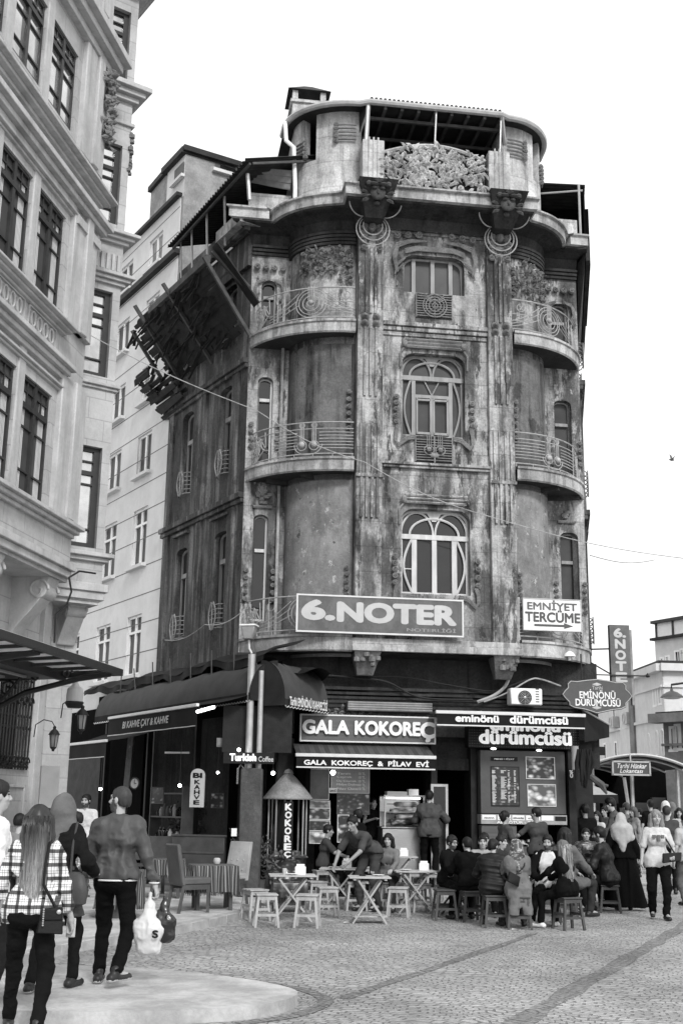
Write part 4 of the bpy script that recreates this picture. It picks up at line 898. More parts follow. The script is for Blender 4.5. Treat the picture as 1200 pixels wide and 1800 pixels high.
def flat_awning(name, label, fr, xy_bar, w_bar, w_wall, z_wall, val, fab, stripes=False, side=True, arms=True):
    "retractable awning: sloped fabric from the wall to a front bar and a hanging valance of height val"
    (xa, ya), (xb, yb) = xy_bar
    ua, za = fr.px(xa, ya, w_bar); ub, zb = fr.px(xb, yb, w_bar); z = (za+zb)/2
    t = thing(name, label, 'awning', fr.P((ua+ub)/2, w_wall, z))
    n = 28
    if stripes:
        b = MB(fr)
        for i in range(n):
            x0 = ua+(ub-ua)*i/n; x1 = ua+(ub-ua)*(i+1)/n
            b.add(b.L([(x0, w_wall, z_wall), (x1, w_wall, z_wall), (x1, w_bar, z+.02), (x0, w_bar, z+.02)]), [(0, 1, 2, 3)], i % 2)
        b.build('canvas', [M[fab], M['panel_grey']], t, recalc=False)
    else:
        b = MB(fr); b.grid(lambda i, j: (ua+(ub-ua)*i, w_wall+(w_bar-w_wall)*j, z_wall+(z+.02-z_wall)*j-.05*math.sin(math.pi*j)*(.6+.4*math.sin(i*9))), 16, 6); b.build('canvas', M[fab], t, recalc=False)
    b = MB(fr); b.box(ua-.02, ub+.02, w_bar-.04, w_bar+.04, z-.03, z+.035); b.build('front_bar', M['frame_white'], t, bevel=.008)
    b = MB(fr); b.grid(lambda i, j: (ua+(ub-ua)*i, w_bar+.012+.012*math.sin(i*31)*(1-j), z-.03-val*(1-j)), 40, 3); b.build('valance', M['awn_black'], t, recalc=False)
    b = MB(fr); b.grid(lambda i, j: (ua+(ub-ua)*i, w_bar+.02+.012*math.sin(i*31), z-.03-val-.025*j+.012), 40, 1); b.build('hem', M['frame_white'], t, recalc=False)
    if arms:
        b = MB(fr)
        for q in (.12, .88): u = ua+(ub-ua)*q; b.bar((u, w_wall, z-.05), (u+(.25 if q < .5 else -.25), (w_wall+w_bar)/2, z+.0), .035); b.bar((u+(.25 if q < .5 else -.25), (w_wall+w_bar)/2, z+.0), (u, w_bar, z), .035)
        b.build('arm', M['metal'], t)
    return t, ua, ub, z
t, ua, ub, z = flat_awning('gala_awning', 'small striped awning with a black valance reading GALA KOKOREÇ & PİLAV EVİ', A, ((521, 1325), (764, 1334)), .6, -.05, 2.83, .19, 'awn_grey', True)
W_ = ub-ua; t.name = 'striped_awning'
letters(t, A, 'GALA  KOKOREÇ  &  PİLAV  EVİ', ua+.055*W_, ub-.05*W_, z-.195, z-.06, .63, .035)
t, ua, ub, z = flat_awning('dark_awning', 'wide dark awning with a black valance reading eminönü dürümcüsü', A, ((767, 1251), (1026, 1259)), .75, -.35, 3.42, .21, 'awn_grey')
W_ = ub-ua
letters(t, A, 'eminönü', ua+.125*W_, ua+.41*W_, z-.17, z-.045, .78, .04); letters(t, A, 'dürümcüsü', ua+.49*W_, ua+.88*W_, z-.175, z-.03, .78, .04)
t, (u0, u1, z0, z1) = sign('durum_shop_sign', 'black dotted fascia with large white lowercase letters dürümcüsü under the dark awning', A, 822, 1262, 1018, 1318, .02, .3, 'sign_dark')
W_ = u1-u0; H_ = z1-z0
letters(t, A, 'dürümcüsü', u0+.1*W_, u0+.92*W_, z0+.15*H_, z0+.6*H_, .02, .04, .02, 'letter_lit'); letters(t, A, 'eminönü', u0+.2*W_, u0+.82*W_, z0+.6*H_, z0+.93*H_, .02, .04, .02, 'letter_lit')
b = MB(A)
for i in range(46):
    for j in range(11): b.box(u0+.02+W_*i/46, u0+.035+W_*i/46, .021, .026, z0+.02+H_*j/11, z0+.035+H_*j/11)
b.build('dots', M['sign_grey'], t)['kind'] = 'stuff'
b = MB(A)
for x, y in ((867, 1316), (947, 1319)): q = A.px(x, y, .04); b.ball((q[0], .03, q[1]), (.06, .05, .022), 8)
b.build('downlight', M['lamp_soft'], t)
# ---- take-away front on the right
TF = thing('takeaway_front', 'grey take-away shop front panel with a bright strip of small signs above a serving hatch', 'shop front', A.P(1.75, -.3, 0))
b = MB(A); q = pbox(b, 843, 1318, 995, 1432, -.36, -.12); b.build('panel', M['panel_grey'], TF, bevel=.01); UA, UB = q[0], q[1]
b = MB(A); q = pbox(b, 845, 1431, 996, 1450, -.36, -.06); b.build('strip_light', M['board_lit'], TF); W_ = q[1]-q[0]; H_ = q[3]-q[2]
b = MB(A)
for a, c in ((.01, .17), (.19, .34), (.36, .5), (.52, .68), (.7, .84)): b.box(q[0]+W_*a, q[0]+W_*c, -.06, -.052, q[2]+.42*H_, q[3]-.08*H_)
b.build('label_plate', M['white'], TF)
letters(TF, A, 'ADANA', q[0]+.03*W_, q[0]+.15*W_, q[2]+.55*H_, q[2]+.7*H_, -.052, .03, 0, 'panel_grey'); letters(TF, A, 'DÖNER', q[0]+.21*W_, q[0]+.32*W_, q[2]+.55*H_, q[2]+.7*H_, -.052, .03, 0, 'panel_grey'); letters(TF, A, 'SİPARİŞ', q[0]+.37*W_, q[0]+.49*W_, q[2]+.52*H_, q[2]+.75*H_, -.052, .04, 0, 'panel_grey'); letters(TF, A, 'AYRAN', q[0]+.54*W_, q[0]+.66*W_, q[2]+.55*H_, q[2]+.7*H_, -.052, .03, 0, 'panel_grey')
b = MB(A); b.box(q[0]+.86*W_, q[0]+.99*W_, -.06, -.05, q[2]+.4*H_, q[3]-.15*H_); b.build('dark_plate', M['sign_dark'], TF)
letters(TF, A, 'AL GÖTÜR - TAKE', q[0]+.18*W_, q[0]+.68*W_, q[2]+.06*H_, q[2]+.36*H_, -.055, .035, 0, 'letter')
b = MB(A); q = R4(A, 846, 1450, 996, 1560, -.1); b.box(q[0], q[0]+(q[1]-q[0])*.42, -.36, -.12, .33, q[3]); b.build('cabinet', M['sign_wood'], TF, bevel=.01)
b = MB(A); b.box(q[0]+(q[1]-q[0])*.42, q[1], -.8, -.7, .33, q[3]); b.build('hatch', M['black'], TF)
b = MB(A); b.box(q[0]+(q[1]-q[0])*.42, q[1], -.7, -.1, .33, .95); b.build('counter', M['panel_grey'], TF, bevel=.01)
b = MB(A)
for i in range(7): b.ball((q[0]+(q[1]-q[0])*(.47+.07*i), -.4, 1.0+.02*(i % 3)), (.07, .06, .06), 8)
b.build('tray_food', M['foodA'], TF)
def picture(name, label, x0, y0, x1, y1, m, w=-.105, fr=A, frame='frame_white', cat='picture'):
    u0, u1, z0, z1 = R4(fr, x0, y0, x1, y1, w)
    t = thing(name, label, cat, fr.P((u0+u1)/2, w, z0)); b = MB(fr); b.box(u0, u1, w-.014, w, z0, z1); b.build('print', M[m], t)
    if frame:
        f = MB(fr); k = .012
        for a in ((u0-k, u1+k, z1, z1+k), (u0-k, u1+k, z0-k, z0), (u0-k, u0, z0, z1), (u1, u1+k, z0, z1)): f.box(a[0], a[1], w-.012, w+.008, a[2], a[3])
        f.build('frame', M[frame], t)
    return t, (u0, u1, z0, z1)
t, q = picture('menu_poster', 'tall dark menu poster with columns of white price lines on the grey take-away panel', 863, 1348, 912, 1416, 'foodC', frame='sign_dark', cat='poster')
b = MB(A); W_ = q[1]-q[0]; H_ = q[3]-q[2]
for c0, c1 in ((.02, .2), (.34, .55), (.6, .68), (.82, .9)):
    for i in range(30):
        if rnd.random() < .82: b.box(q[0]+W_*c0, q[0]+W_*(c0+(c1-c0)*rnd.uniform(.5, 1)), -.105, -.102, q[2]+H_*(.08+.85*i/30), q[2]+H_*(.08+.85*i/30)+.009)
b.build('price_line', M['letter'], t)
t, q = picture('menu_heading', 'narrow black plate reading MENÜ / FİYAT above the menu poster', 862, 1330, 909, 1338, 'sign_dark', frame=None, cat='sign'); letters(t, A, 'MENÜ / FİYAT', q[0]+.07, q[1]-.07, q[2]+.02, q[3]-.02, -.105, .03)
picture('food_picture', 'framed photograph of a wrap and salad, upper right on the take-away panel', 924, 1331, 974, 1369, 'foodA')
picture('food_picture', 'framed photograph of cut pale rolls, lower right on the take-away panel', 927, 1379, 976, 1417, 'foodB')
# ---- kokoreç shop front
t, q = picture('menu_board', 'pale price board headed KOKOREÇ behind the striped awning', 583, 1342, 648, 1394, 'board_lit', -.3, cat='menu board')
W_ = q[1]-q[0]; H_ = q[3]-q[2]
letters(t, A, 'KOKOREÇ', q[0]+.1*W_, q[1]-.1*W_, q[2]+.79*H_, q[2]+.97*H_, -.3, .04)
for i, s_ in enumerate(('Yarım', 'Çeyrek', 'Üç Çeyrek', 'Midye Dolma', 'Pilav Üstü')):
    zz = q[2]+H_*(.62-.13*i); letters(t, A, s_, q[0]+.14*W_, q[0]+(.3+.04*len(s_))*W_, zz, zz+.085*H_, -.3, .03); letters(t, A, '10 TL', q[0]+.72*W_, q[0]+.9*W_, zz, zz+.085*H_, -.3, .03)
picture('sausage_poster', 'dark poster of a filled bread roll under the pale price board', 593, 1396, 648, 1431, 'foodC', -.28, frame='panel_grey', cat='poster')
picture('herb_poster', 'tall narrow poster of chopped greens left of the waiting cook', 594, 1433, 612, 1480, 'foodA', -.28, frame='frame_white', cat='poster')
picture('window_poster', 'grey blank-topped poster high on the left of the kokoreç shop', 545, 1352, 577, 1405, 'sign_grey', -.3, cat='poster')
for k, (y0, y1, mm, lb) in enumerate(((1408, 1420, 'foodB', 'topmost of the four small food prints beside the cone-roofed stall'), (1421, 1440, 'foodA', 'second food print from the top, a loaf in bread, beside the cone-roofed stall'), (1443, 1460, 'foodC', 'third food print down, a dark dish on a white ground, beside the stall'), (1463, 1482, 'foodB', 'lowest of the four small food prints, above the seated man'))):
    picture('food_print', lb, 544, y0, 579, y1, mm, -.29)
t, q = picture('small_notice', 'tiny white notice reading SAHİ between the food prints and the price board', 578, 1385, 592, 1394, 'white', -.27, frame=None, cat='notice'); letters(t, A, 'SAHİ', q[0]+.02, q[1]-.02, q[2]+.02, q[3]-.02, -.27, .03, 0, 'sign_dark')
SC = thing('counter_showcase', 'stainless steel counter with a lit glass showcase of skewered kokoreç rolls', 'counter', A.P(-.6, -.5, .33))
x0, x1, z0, z1 = R4(A, 672, 1456, 748, 1532, -.45)
b = MB(A); b.box(x0, x1, -1.0, -.45, .33, z1); b.box(x0-.03, x1+.03, -1.03, -.42, z1, z1+.035); b.build('counter', M['steel'], SC, bevel=.01)
q = R4(A, 676, 1400, 745, 1455, -.5); b = MB(A); b.box(q[0], q[1], -1.0, -.97, z1+.04, q[3]); b.build('showcase_back', M['white'], SC)
b = MB(A)
for u in (q[0], q[1]):
    for w in (-.98, -.48): b.box(u-.015, u+.015, w-.015, w+.015, z1+.035, q[3])
b.box(q[0]-.02, q[1]+.02, -1.0, -.46, q[3], q[3]+.03); b.box(q[0], q[1], -.98, -.5, (z1+q[3])/2, (z1+q[3])/2+.012); b.build('showcase_frame', M['steel'], SC)
b = MB(A); b.box(q[0]+.03, q[1]-.03, -.75, -.7, q[3]-.04, q[3]-.012); b.build('tube_light', M['lamp_soft'], SC)
H_ = q[3]-z1
for i, (zz, sl) in enumerate(((.82, .0), (.6, .06), (.38, .06), (.14, .0))):
    b = MB(A); za = z1+.04+H_*zz*.85; cx = (q[0]+q[1])/2+(-.05 if i % 2 else .05)
    b.tube([(q[0]+.06, -.62, za-sl), (q[1]+.15, -.6, za+sl)], .008, 5)
    b.tube([(cx-.24+.02*i, -.62, za-sl*.5), (cx-.2, -.62, za-sl*.4), (cx+.2, -.62, za+sl*.4), (cx+.25, -.62, za+sl*.5)], [.03, .055, .055, .03], 9); b.build('kokorec_roll', M['foodB'] if i < 3 else M['foodA'], SC)
b = MB(A); b.box(x0+.1, x0+.5, -.8, -.5, q[3]+.03, q[3]+.1); b.box(x0+.55, x0+.75, -.8, -.6, q[3]+.03, q[3]+.15); b.build('box_on_top', M['white'], SC)
GD = thing('glass_door', 'open glazed door with a pale frame right of the kokoreç counter', 'door', A.P(.15, -.4, .33))
q = R4(A, 757, 1378, 788, 1535, -.2); b = MB(A)
for a in ((q[0], q[0]+.05, .33, q[3]), (q[1]-.05, q[1], .33, q[3]), (q[0]+.05, q[1]-.05, q[3]-.05, q[3]), (q[0]+.05, q[1]-.05, .33, .42)): b.box(a[0], a[1], -.24, -.2, a[2], a[3])
b.build('frame', M['metal'], GD); b = MB(A); b.box(q[0]+.05, q[1]-.05, -.225, -.215, .42, q[3]-.05); b.build('pane', M['glass'], GD)
# ---- kiosk with the conical roof and the vertical sign
kc = G(502, 1567, PH); KF = LF((kc[0], kc[1], 0), .2)
KS = thing('kokorec_stall', 'small glazed stall with a conical metal roof on thin posts beside the pillar', 'stall', KF.P(0, 0, PH))
kz = lambda y: CAM[2]+(1413-y)/2070*kc[1]*1.005
b = MB(KF); b.lathe([(.47, kz(1404)), (.475, kz(1402)), (.35, kz(1388)), (.15, kz(1368)), (.08, kz(1362)), (.1, kz(1361)), (.06, kz(1355)), (.005, kz(1353))], (0, 0, 0), 26); b.build('conical_roof', weathered('roof_copper', .26, .1, streak=.2, patch=.4, patch_v=.12, seed=30, bump=.3), KS)
b = MB(KF)
for a in range(8): b.tube([(.36*math.cos(a*.785), .36*math.sin(a*.785), kz(1500)), (.36*math.cos(a*.785), .36*math.sin(a*.785), kz(1400))], .016, 6)
b.build('post', M['metal'], KS)
b = MB(KF); b.lathe([(.38, PH), (.4, PH+.05), (.38, .3), (.37, kz(1502)), (.41, kz(1498)), (.36, kz(1494))], (0, 0, 0), 24); b.build('cabinet', M['foodC'], KS)
b = MB(KF); b.lathe([(.12, kz(1494)), (.2, kz(1480)), (.16, kz(1450)), (.08, kz(1425)), (.03, kz(1405))], (-.1, .05, 0), 12); b.build('brazier', M['iron_black'], KS)
b = MB(KF)
for i in range(9): b.ball((.22*math.cos(i*.7), .22*math.sin(i*.7), kz(1492)), .06, 7)
b.build('food_pile', M['foodB'], KS)
vs = AT(507, 1425, kc[1]-.43); VF = Fr((vs[0], vs[1], 0), 4)
t = thing('vertical_kokorec_sign', 'narrow vertical dark sign with stacked letters spelling KOKOREÇ hanging on the front of the stall', 'sign', VF.P(0, 0, 1))
vz = lambda y: VF.px(509, y)[1]
b = MB(VF); b.box(-.09, .09, -.04, 0, vz(1510), vz(1409)); b.build('board', M['sign_dark'], t)
for i, ch in enumerate('KOKOREÇ'): z_ = vz(1422+14*i); letters(t, VF, ch, -.055, .055, z_-.02, z_+.09, 0, .05)
# ---- corner café annex: pillar, barrel awnings, tarpaulin
P0 = G(440, 1576, PH); PF = Fr((P0[0], P0[1], 0), 0)
t = thing('corner_pillar', 'scuffed dark square pillar with pale pipes above, at the corner of the café', 'pillar', PF.P(0, 0, PH))
x0, x1, _, z1 = R4(PF, 424, 1350, 457, 1500, .1)
b = MB(PF); b.box(x0, x1, -.2, .14, PH, z1); b.build('shaft', weathered('pillar_scuffed', .075, .03, streak=.3, patch=.5, patch_v=.12, seed=33), t, bevel=.02)
b = MB(PF); zt = PF.px(440, 1150)[1]; b.tube([(PF.px(438, 1300)[0], 0, z1), (PF.px(438, 1300)[0], 0, zt)], .065, 10); b.tube([(PF.px(456, 1300)[0], 0, z1-.1), (PF.px(456, 1300)[0], 0, zt-.3)], .05, 10); b.build('pipe', M['metal'], t)
def barrel(name, label, a0, a1, out, rise, depth, val, mm, txt=None):
    "quarter-barrel awning from plan point a0 to a1 (bottom front edge, with z), opening towards 'out'"
    a0 = np.array(a0, float); a1 = np.array(a1, float); d = a1-a0; L = np.linalg.norm(d[:2]); out = np.array([out[0], out[1], 0]); out /= np.linalg.norm(out)
    t = thing(name, label, 'awning', (a0+a1)/2)
    b = MB(); n = 9
    arc = [(math.cos(k/(n-1)*math.pi/2), math.sin(k/(n-1)*math.pi/2)) for k in range(n)]
    b.grid(lambda i, j: tuple(a0+d*i+out*depth*(math.cos(j*math.pi/2)-1)+np.array([0, 0, rise*math.sin(j*math.pi/2)+(.014*math.sin(i*40)+.022*math.sin(i*17+j*4)+.012*math.sin(i*71-j*5))*math.sin(j*3.1)])), 24, 10); b.build('canvas', M[mm], t, recalc=False)
    for k, p in (('a', a0), ('b', a1)):
        e = MB(); pts = [p+out*depth*(c-1)+np.array([0, 0, rise*s]) for c, s in arc]+[p-out*depth, ]
        e.add(pts, [tuple(range(len(pts)))]); 
        e.add([p, p-out*depth, p-out*depth-np.array([0, 0, val]), p-np.array([0, 0, val])], [(0, 1, 2, 3)]); e.build('end_panel', M['awn_dark'], t, recalc=False)
    v = MB(); ns = max(6, int(L/.12))
    v.grid(lambda i, j: tuple(a0+d*i+out*(.004+.01*math.sin(i*50))+np.array([0, 0, -val*(1-j)-(.03*abs(math.sin(i*ns*math.pi))*(1-j))])), ns*6, 2); v.build('valance', M['awn_dark'], t, recalc=False)
    h = MB(); h.tube([tuple(a0+d*i/(ns*6)+out*.012+np.array([0, 0, -val-.03*abs(math.sin(i/6*math.pi))])) for i in range(ns*6+1)], .008, 4, local=False); h.build('hem', M['frame_white'], t)
    return t
pn = AT(501, 1228, P0[1]-.15); zR = pn[2]; nearR = pn[:2]; far = AT(576, 1253, 23.1)[:2]; dirR = far-nearR; LR_ = np.linalg.norm(dirR); dirR = dirR/LR_; AZR = math.degrees(math.atan2(dirR[1], dirR[0]))
t = barrel('barrel_awning', 'dark rounded awning beside the pillar with Tarihi EMİNÖNÜ KAHVECİSİ on its edge', (nearR[0], nearR[1], zR), (far[0], far[1], zR), (dirR[1], -dirR[0]), .72, .52, .12, 'awn_grey')
BF = Fr((nearR[0], nearR[1], 0), AZR)
letters(t, BF, 'Tarihi EMİNÖNÜ KAHVECİSİ', .12, LR_-.1, zR-.1, zR+.1, .03, .03)
pl_ = AT(440, 1217, P0[1]-.1); zL = pl_[2]; dL = np.array([-.515, .857]); fl = np.array(pl_[:2])+dL*8.2
barrel('barrel_awning', 'long dark rounded awning with a scalloped edge running down the left lane from the pillar', (pl_[0], pl_[1], zL), (fl[0], fl[1], zL), (-.857, -.515), .62, .55, .14, 'awn_grey')
wL = Lf.loc((pl_[0], pl_[1], 0))            # (u, w) of the near end in the side facade's frame
TP = thing('tarpaulin_roof', 'ragged black tarpaulin roof sagging along the left side above the long barrel awning', 'tarpaulin', Lf.P(0, wL[1]-.5, 4.3))
b = MB(Lf); ue = wL[0]; b.grid(lambda i, j: (ue-.1-(ue+7.5)*i, wL[1]*(1-j)-.3, 4.4+.35*j-.0-.05*math.sin(i*19)*(1-j)-.03*math.sin(i*47+1)*(1-j)+.04*math.sin(j*6)), 60, 8); b.build('sheet', M['tarp'], TP, recalc=False)
b = MB(Lf); b.grid(lambda i, j: (ue-.1-(ue+7.5)*i, wL[1]-.3+.03*math.sin(i*60), 4.41-.05*math.sin(i*19)-.03*math.sin(i*47+1)-j*(.1+.08*abs(math.sin(i*13)))), 90, 2); b.build('torn_edge', M['tarp'], TP, recalc=False)
b = MB(Lf); b.grid(lambda i, j: (ue-.2-(ue+7.5)*i, wL[1]-.75, 4.3-.9*j), 4, 1); b.build('shadow_sheet', M['black'], TP, recalc=False)  # flat black sheet painting the shade between tarpaulin and barrel awning
b = MB(A); a0 = A.loc((nearR[0]-.5, nearR[1]+.3, 4.35)); b.grid(lambda i, j: (a0[0]+1.35*i, a0[1]-2.2*j-.2, 4.3+.2*j+.1*math.sin(i*9+j*3)-.25*i), 14, 8); b.build('loose_flap', M['tarp'], TP, recalc=False)
for u in np.linspace(ue-.3, -5, 8):
    b = MB(Lf); b.bar((u, wL[1]-.3, 4.0), (u+rnd.uniform(-.15, .15), wL[1]-.25, 4.62+rnd.uniform(0, .12)), .025); b.build('stick', M['wood_beam'], TP)
# café walls: dark interior under the annex
CI = thing('cafe_lean_to', 'dark open café front under the long barrel awning, its shade painted as black sheets', 'shop front', Lf.P(0, -.5, PH))
b = MB(Lf); b.box(-SIDE, 1.5, -.9, -.8, 0, 4.0); b.box(-10, -SIDE, .1, .2, 0, 4.0); b.build('shadow_backing', M['black'], CI)  # black colour stands in for the deep shade inside the café
b = MB(Lf)
for u in (-1.0, -3.6, -6.3): b = MB(Lf); b.box(u-.05, u+.05, .3, .42, PH, 3.6); b.build('post', M['sign_dark'], CI, bevel=.01)
# second awning with the café's name, and the one beyond
LB = Lf
def side_awning(label, x0, y0, x1, y1, wb, val, body=None):
    ua, za = LB.px(x0, y0, wb); ub, zb = LB.px(x1, y1, wb); z = (za+zb)/2
    t = thing('lane_awning', label, 'awning', LB.P((ua+ub)/2, wb-1, z))
    b = MB(LB); b.grid(lambda i, j: (ua+(ub-ua)*i, wb-1.3*(1-j), z+.35*(1-j)-.05*math.sin(j*3.1)), 12, 6); b.build('canvas', M['awn_dark'], t, recalc=False)
    b = MB(LB); b.box(min(ua, ub), max(ua, ub), wb-.03, wb+.03, z-.025, z+.03); b.build('front_bar', M['frame_white'], t, bevel=.006)
    b = MB(LB); b.grid(lambda i, j: (ua+(ub-ua)*i, wb+.01+.012*math.sin(i*26)*j, z-.03-val*j), 40, 2); b.build('valance', M['awn_black'], t, recalc=False)
    b = MB(LB); b.grid(lambda i, j: (ua+(ub-ua)*i, wb+.02+.012*math.sin(i*26), z-.03-val+.018*(1-j)), 40, 1); b.build('hem', M['letter_pale'], t, recalc=False)
    if body: letters(t, LB, body, min(ua, ub)+.2*abs(ub-ua), min(ua, ub)+.72*abs(ub-ua), z-.03-val*.74, z-.03-val*.26, wb+.03, .025, 0, 'letter_pale', skew=.2)
    return t
side_awning('dark awning in the left lane whose valance reads BI KAHVE ÇAY & KAHVE', 192, 1264, 348, 1238, 1.9, .34, 'BI KAHVE ÇAY & KAHVE')
side_awning('plain dark awning farthest down the left lane, below the wall lanterns', 92, 1318, 188, 1296, 2.0, .3)
# ---- small fittings: lamps, AC unit, cables, pipes
def bulb(label, x, y, Y, r=.05, drop=.4):
    r *= .62; p = AT(x, y, Y); t = thing('light_bulb', label, 'lamp', p)
    b = MB(); b.ball(tuple(p), r, 10); b.build('bulb', M['lamp'], t)
    b = MB(); b.tube([tuple(p+[0, 0, r*.8]), tuple(p+[0, 0, r+.06])], r*.45, 8, local=False); b.tube([tuple(p+[0, 0, r]), tuple(p+[0, 0, drop])], .006, 4, local=False); b.build('socket', M['iron_black'], t)
bulb('bare lit bulb hanging left of the pillar, above the Turkish Coffee sign', 420, 1318, P0[1]-.25, .05, .55); bulb('bare lit bulb hanging in the dark café doorway left of the oval sign', 316, 1381, 22.4, .05, .8)
bulb('lit bulb behind the head of the man in the jacket', 177, 1387, 23.5, .05, .6); bulb('lit bulb close to the tip of the conical stall roof', 480, 1359, kc[1]+.3, .06, .5); bulb('bright lit bulb under the striped awning before the price board', 585, 1358, 23.0, .075, .3); bulb('lit spot lamp right of the oval sign', 383, 1358, 22.6, .04, .5)
p = AT(361, 1246, 20.6); b = MB(); q = AT(347, 1251, 20.9); q2 = AT(376, 1243, 20.5); b.tube([tuple(q), tuple(q2)], .03, 8, local=False); tag(b.build('tube_lamp', M['lamp_soft'], base=p), 'short lit fluorescent tube beside the end of the café valance', 'lamp')
b = MB(); q = AT(290, 1323, 22.6); q2 = AT(333, 1323, 22.6); b.tube([tuple(q), tuple(q2)], .02, 8, local=False); tag(b.build('tube_lamp', M['letter_pale'], base=q), 'thin unlit tube lamp across the dark café interior', 'lamp')
OF = Fr(AT(346, 1400, 22.3)*np.array([1, 1, 0]), -12)
t = thing('oval_cafe_sign', 'white rounded upright sign with the dark letters BI KAHVE inside the café', 'sign', OF.P(0, 0, 1.2))
oz = lambda y: OF.px(346, y)[1]
b = MB(OF); hw = .135; zt, zb = oz(1351), oz(1419); b.plate([(-hw, zb), (hw, zb)]+[(hw*math.cos(a), zt-.12+.12*math.sin(a)) for a in np.linspace(0, math.pi, 12)], -.04, 0); b.build('board', M['letter_pale'], t)
letters(t, OF, 'BI', -.08, .08, oz(1367), oz(1359), 0, .05, 0, 'sign_dark')
for i, ch in enumerate('KAHVE'): letters(t, OF, ch, -.05, .05, oz(1378+9*i), oz(1371+9*i), 0, .04, 0, 'sign_dark')
TF_ = Fr((P0[0], P0[1]-.2, 0), 0); u0, u1, z0, z1 = R4(TF_, 393, 1322, 482, 1343, .0)
t = thing('coffee_sign', 'small black signboard with glowing white letters Turkish Coffee fixed to the pillar', 'sign', TF_.P(u0, 0, z0)); b = MB(TF_); b.box(u0, u1, -.03, 0, z0, z1); b.build('board', M['sign_dark'], t); W_ = u1-u0; H_ = z1-z0
letters(t, TF_, 'Turkish', u0+.13*W_, u0+.64*W_, z0+.25*H_, z0+.85*H_, 0, .045, .01, 'letter_lit'); letters(t, TF_, 'Coffee', u0+.69*W_, u0+.98*W_, z0+.2*H_, z0+.65*H_, 0, .02, 0, 'letter_pale')
u0, u1, z0, z1 = R4(TF_, 393, 1240, 425, 1322, -.35); b = MB(TF_); b.box(u0, u1+.9, -.4, -.37, z0, z1); tag(b.build('cafe_side_glass', M['tile'], base=TF_.P(u0, -.4, z0)), 'dark glazed panel above the Turkish Coffee sign behind the pillar pipes', 'window panel')
# floodlight
q = AT(438, 1112, A.P(-3.7, -.2, 0)[1]-.4); FF = LF(tuple(q), -.2)
t = thing('floodlight', 'boxy floodlight with a pale glass face on the balcony corner above the pillar', 'lamp', q)
b = MB(FF); b.hexa([(-.09, -.08, -.14), (.09, -.08, -.14), (.09, .06, -.14), (-.09, .06, -.14), (-.14, -.13, .12), (.14, -.13, .12), (.14, .1, .12), (-.14, .1, .12)]); b.build('housing', M['metal'], t, bevel=.01)
b = MB(FF); b.hexa([(-.075, -.094, -.12), (.075, -.094, -.12), (.075, -.085, -.12), (-.075, -.085, -.12), (-.115, -.138, .1), (.115, -.138, .1), (.115, -.129, .1), (-.115, -.129, .1)]); b.build('glass', M['board_lit'], t)
b = MB(FF); b.box(-.16, .16, -.15, .12, .12, .15); b.tube([(0, 0, -.14), (0, .05, -.3), (.1, .1, -.5)], .02, 6); b.build('bracket', M['white'], t)
# air conditioner
u0, u1, z0, z1 = R4(A, 897, 1209, 953, 1240, .0)
t = thing('air_conditioner', 'white air conditioner outdoor unit with a round fan grille above the dark awning', 'air conditioner', A.P(u0, -.3, z0))
b = MB(A); b.box(u0, u1, -.3, 0, z0, z1); b.build('casing', M['white'], t, bevel=.02)
cu, cz, rr = u0+(u1-u0)*.44, (z0+z1)/2-.02, (z1-z0)*.42
b = MB(A); b.plate([(cu+rr*math.cos(a), cz+rr*math.sin(a)) for a in np.linspace(0, 2*math.pi, 25)[:-1]], -.01, .006); b.build('fan_opening', M['sign_dark'], t)
b = MB(A)
for k in range(1, 6): b.tube([(cu+rr*k/5*math.cos(a), .012, cz+rr*k/5*math.sin(a)) for a in np.linspace(0, 2*math.pi, 25)[:-1]], .005, 4, closed=True)
for a in range(8): b.tube([(cu, .012, cz), (cu+rr*math.cos(a*.785), .012, cz+rr*math.sin(a*.785))], .004, 4)
b.ball((cu, .015, cz), (.035, .015, .035), 8); b.build('grille', M['metal'], t)
b = MB(A)
for i in range(6): b.box(u1-.14, u1-.07, 0, .004, z0+.06+.05*i, z0+.08+.05*i)
b.build('vent_slots', M['panel_grey'], t)
def cable(name, label, pts, r, m='iron_black', w=-.3):
    P = [A.P(A.px(x, y, ww)[0], ww, A.px(x, y, ww)[1]) for x, y, ww in pts]
    P2 = np.array([p for p in P]); sp = []
    Q = [2*P2[0]-P2[1]]+list(P2)+[2*P2[-1]-P2[-2]]
    for i in range(1, len(Q)-2):
        for t_ in np.linspace(0, 1, 6, endpoint=False):
            a, b_, c, d = Q[i-1:i+3]; sp.append(.5*((2*b_)+(c-a)*t_+(2*a-5*b_+4*c-d)*t_*t_+(3*b_-a-3*c+d)*t_**3))
    sp.append(P2[-1]); b = MB(); b.tube([tuple(p) for p in sp], r, 6, local=False); return tag(b.build(name, M[m], base=P2[0]), label, 'cable' if 'pipe' not in name else 'pipe')
cable('cable', 'thick black cable sagging across the frieze above the wooden signboard', [(560, 1186, -.35), (630, 1192, -.35), (680, 1199, -.35), (725, 1222, -.35), (765, 1229, -.35), (830, 1230, -.35)], .022)
cable('cable', 'thin black cable stretched level over the frieze towards the air conditioner', [(562, 1192, -.4), (700, 1190, -.4), (780, 1203, -.4), (860, 1215, -.35), (898, 1205, -.3), (940, 1192, -.3), (985, 1204, -.4)], .015)
cable('cable', 'pale hose looping from behind the dark awning to the air conditioner', [(850, 1234, -.25), (890, 1218, -.2), (930, 1195, -.2), (950, 1194, -.25), (985, 1206, -.35)], .016, 'iron_pale')
cable('downpipe', 'bent pale pipe coming down from the right balcony to the dark awning', [(910, 1050, .1), (910, 1100, .1), (909, 1140, .05), (897, 1180, -.25), (888, 1205, -.3), (868, 1222, -.3), (838, 1234, -.3)], .035, 'iron_pale')
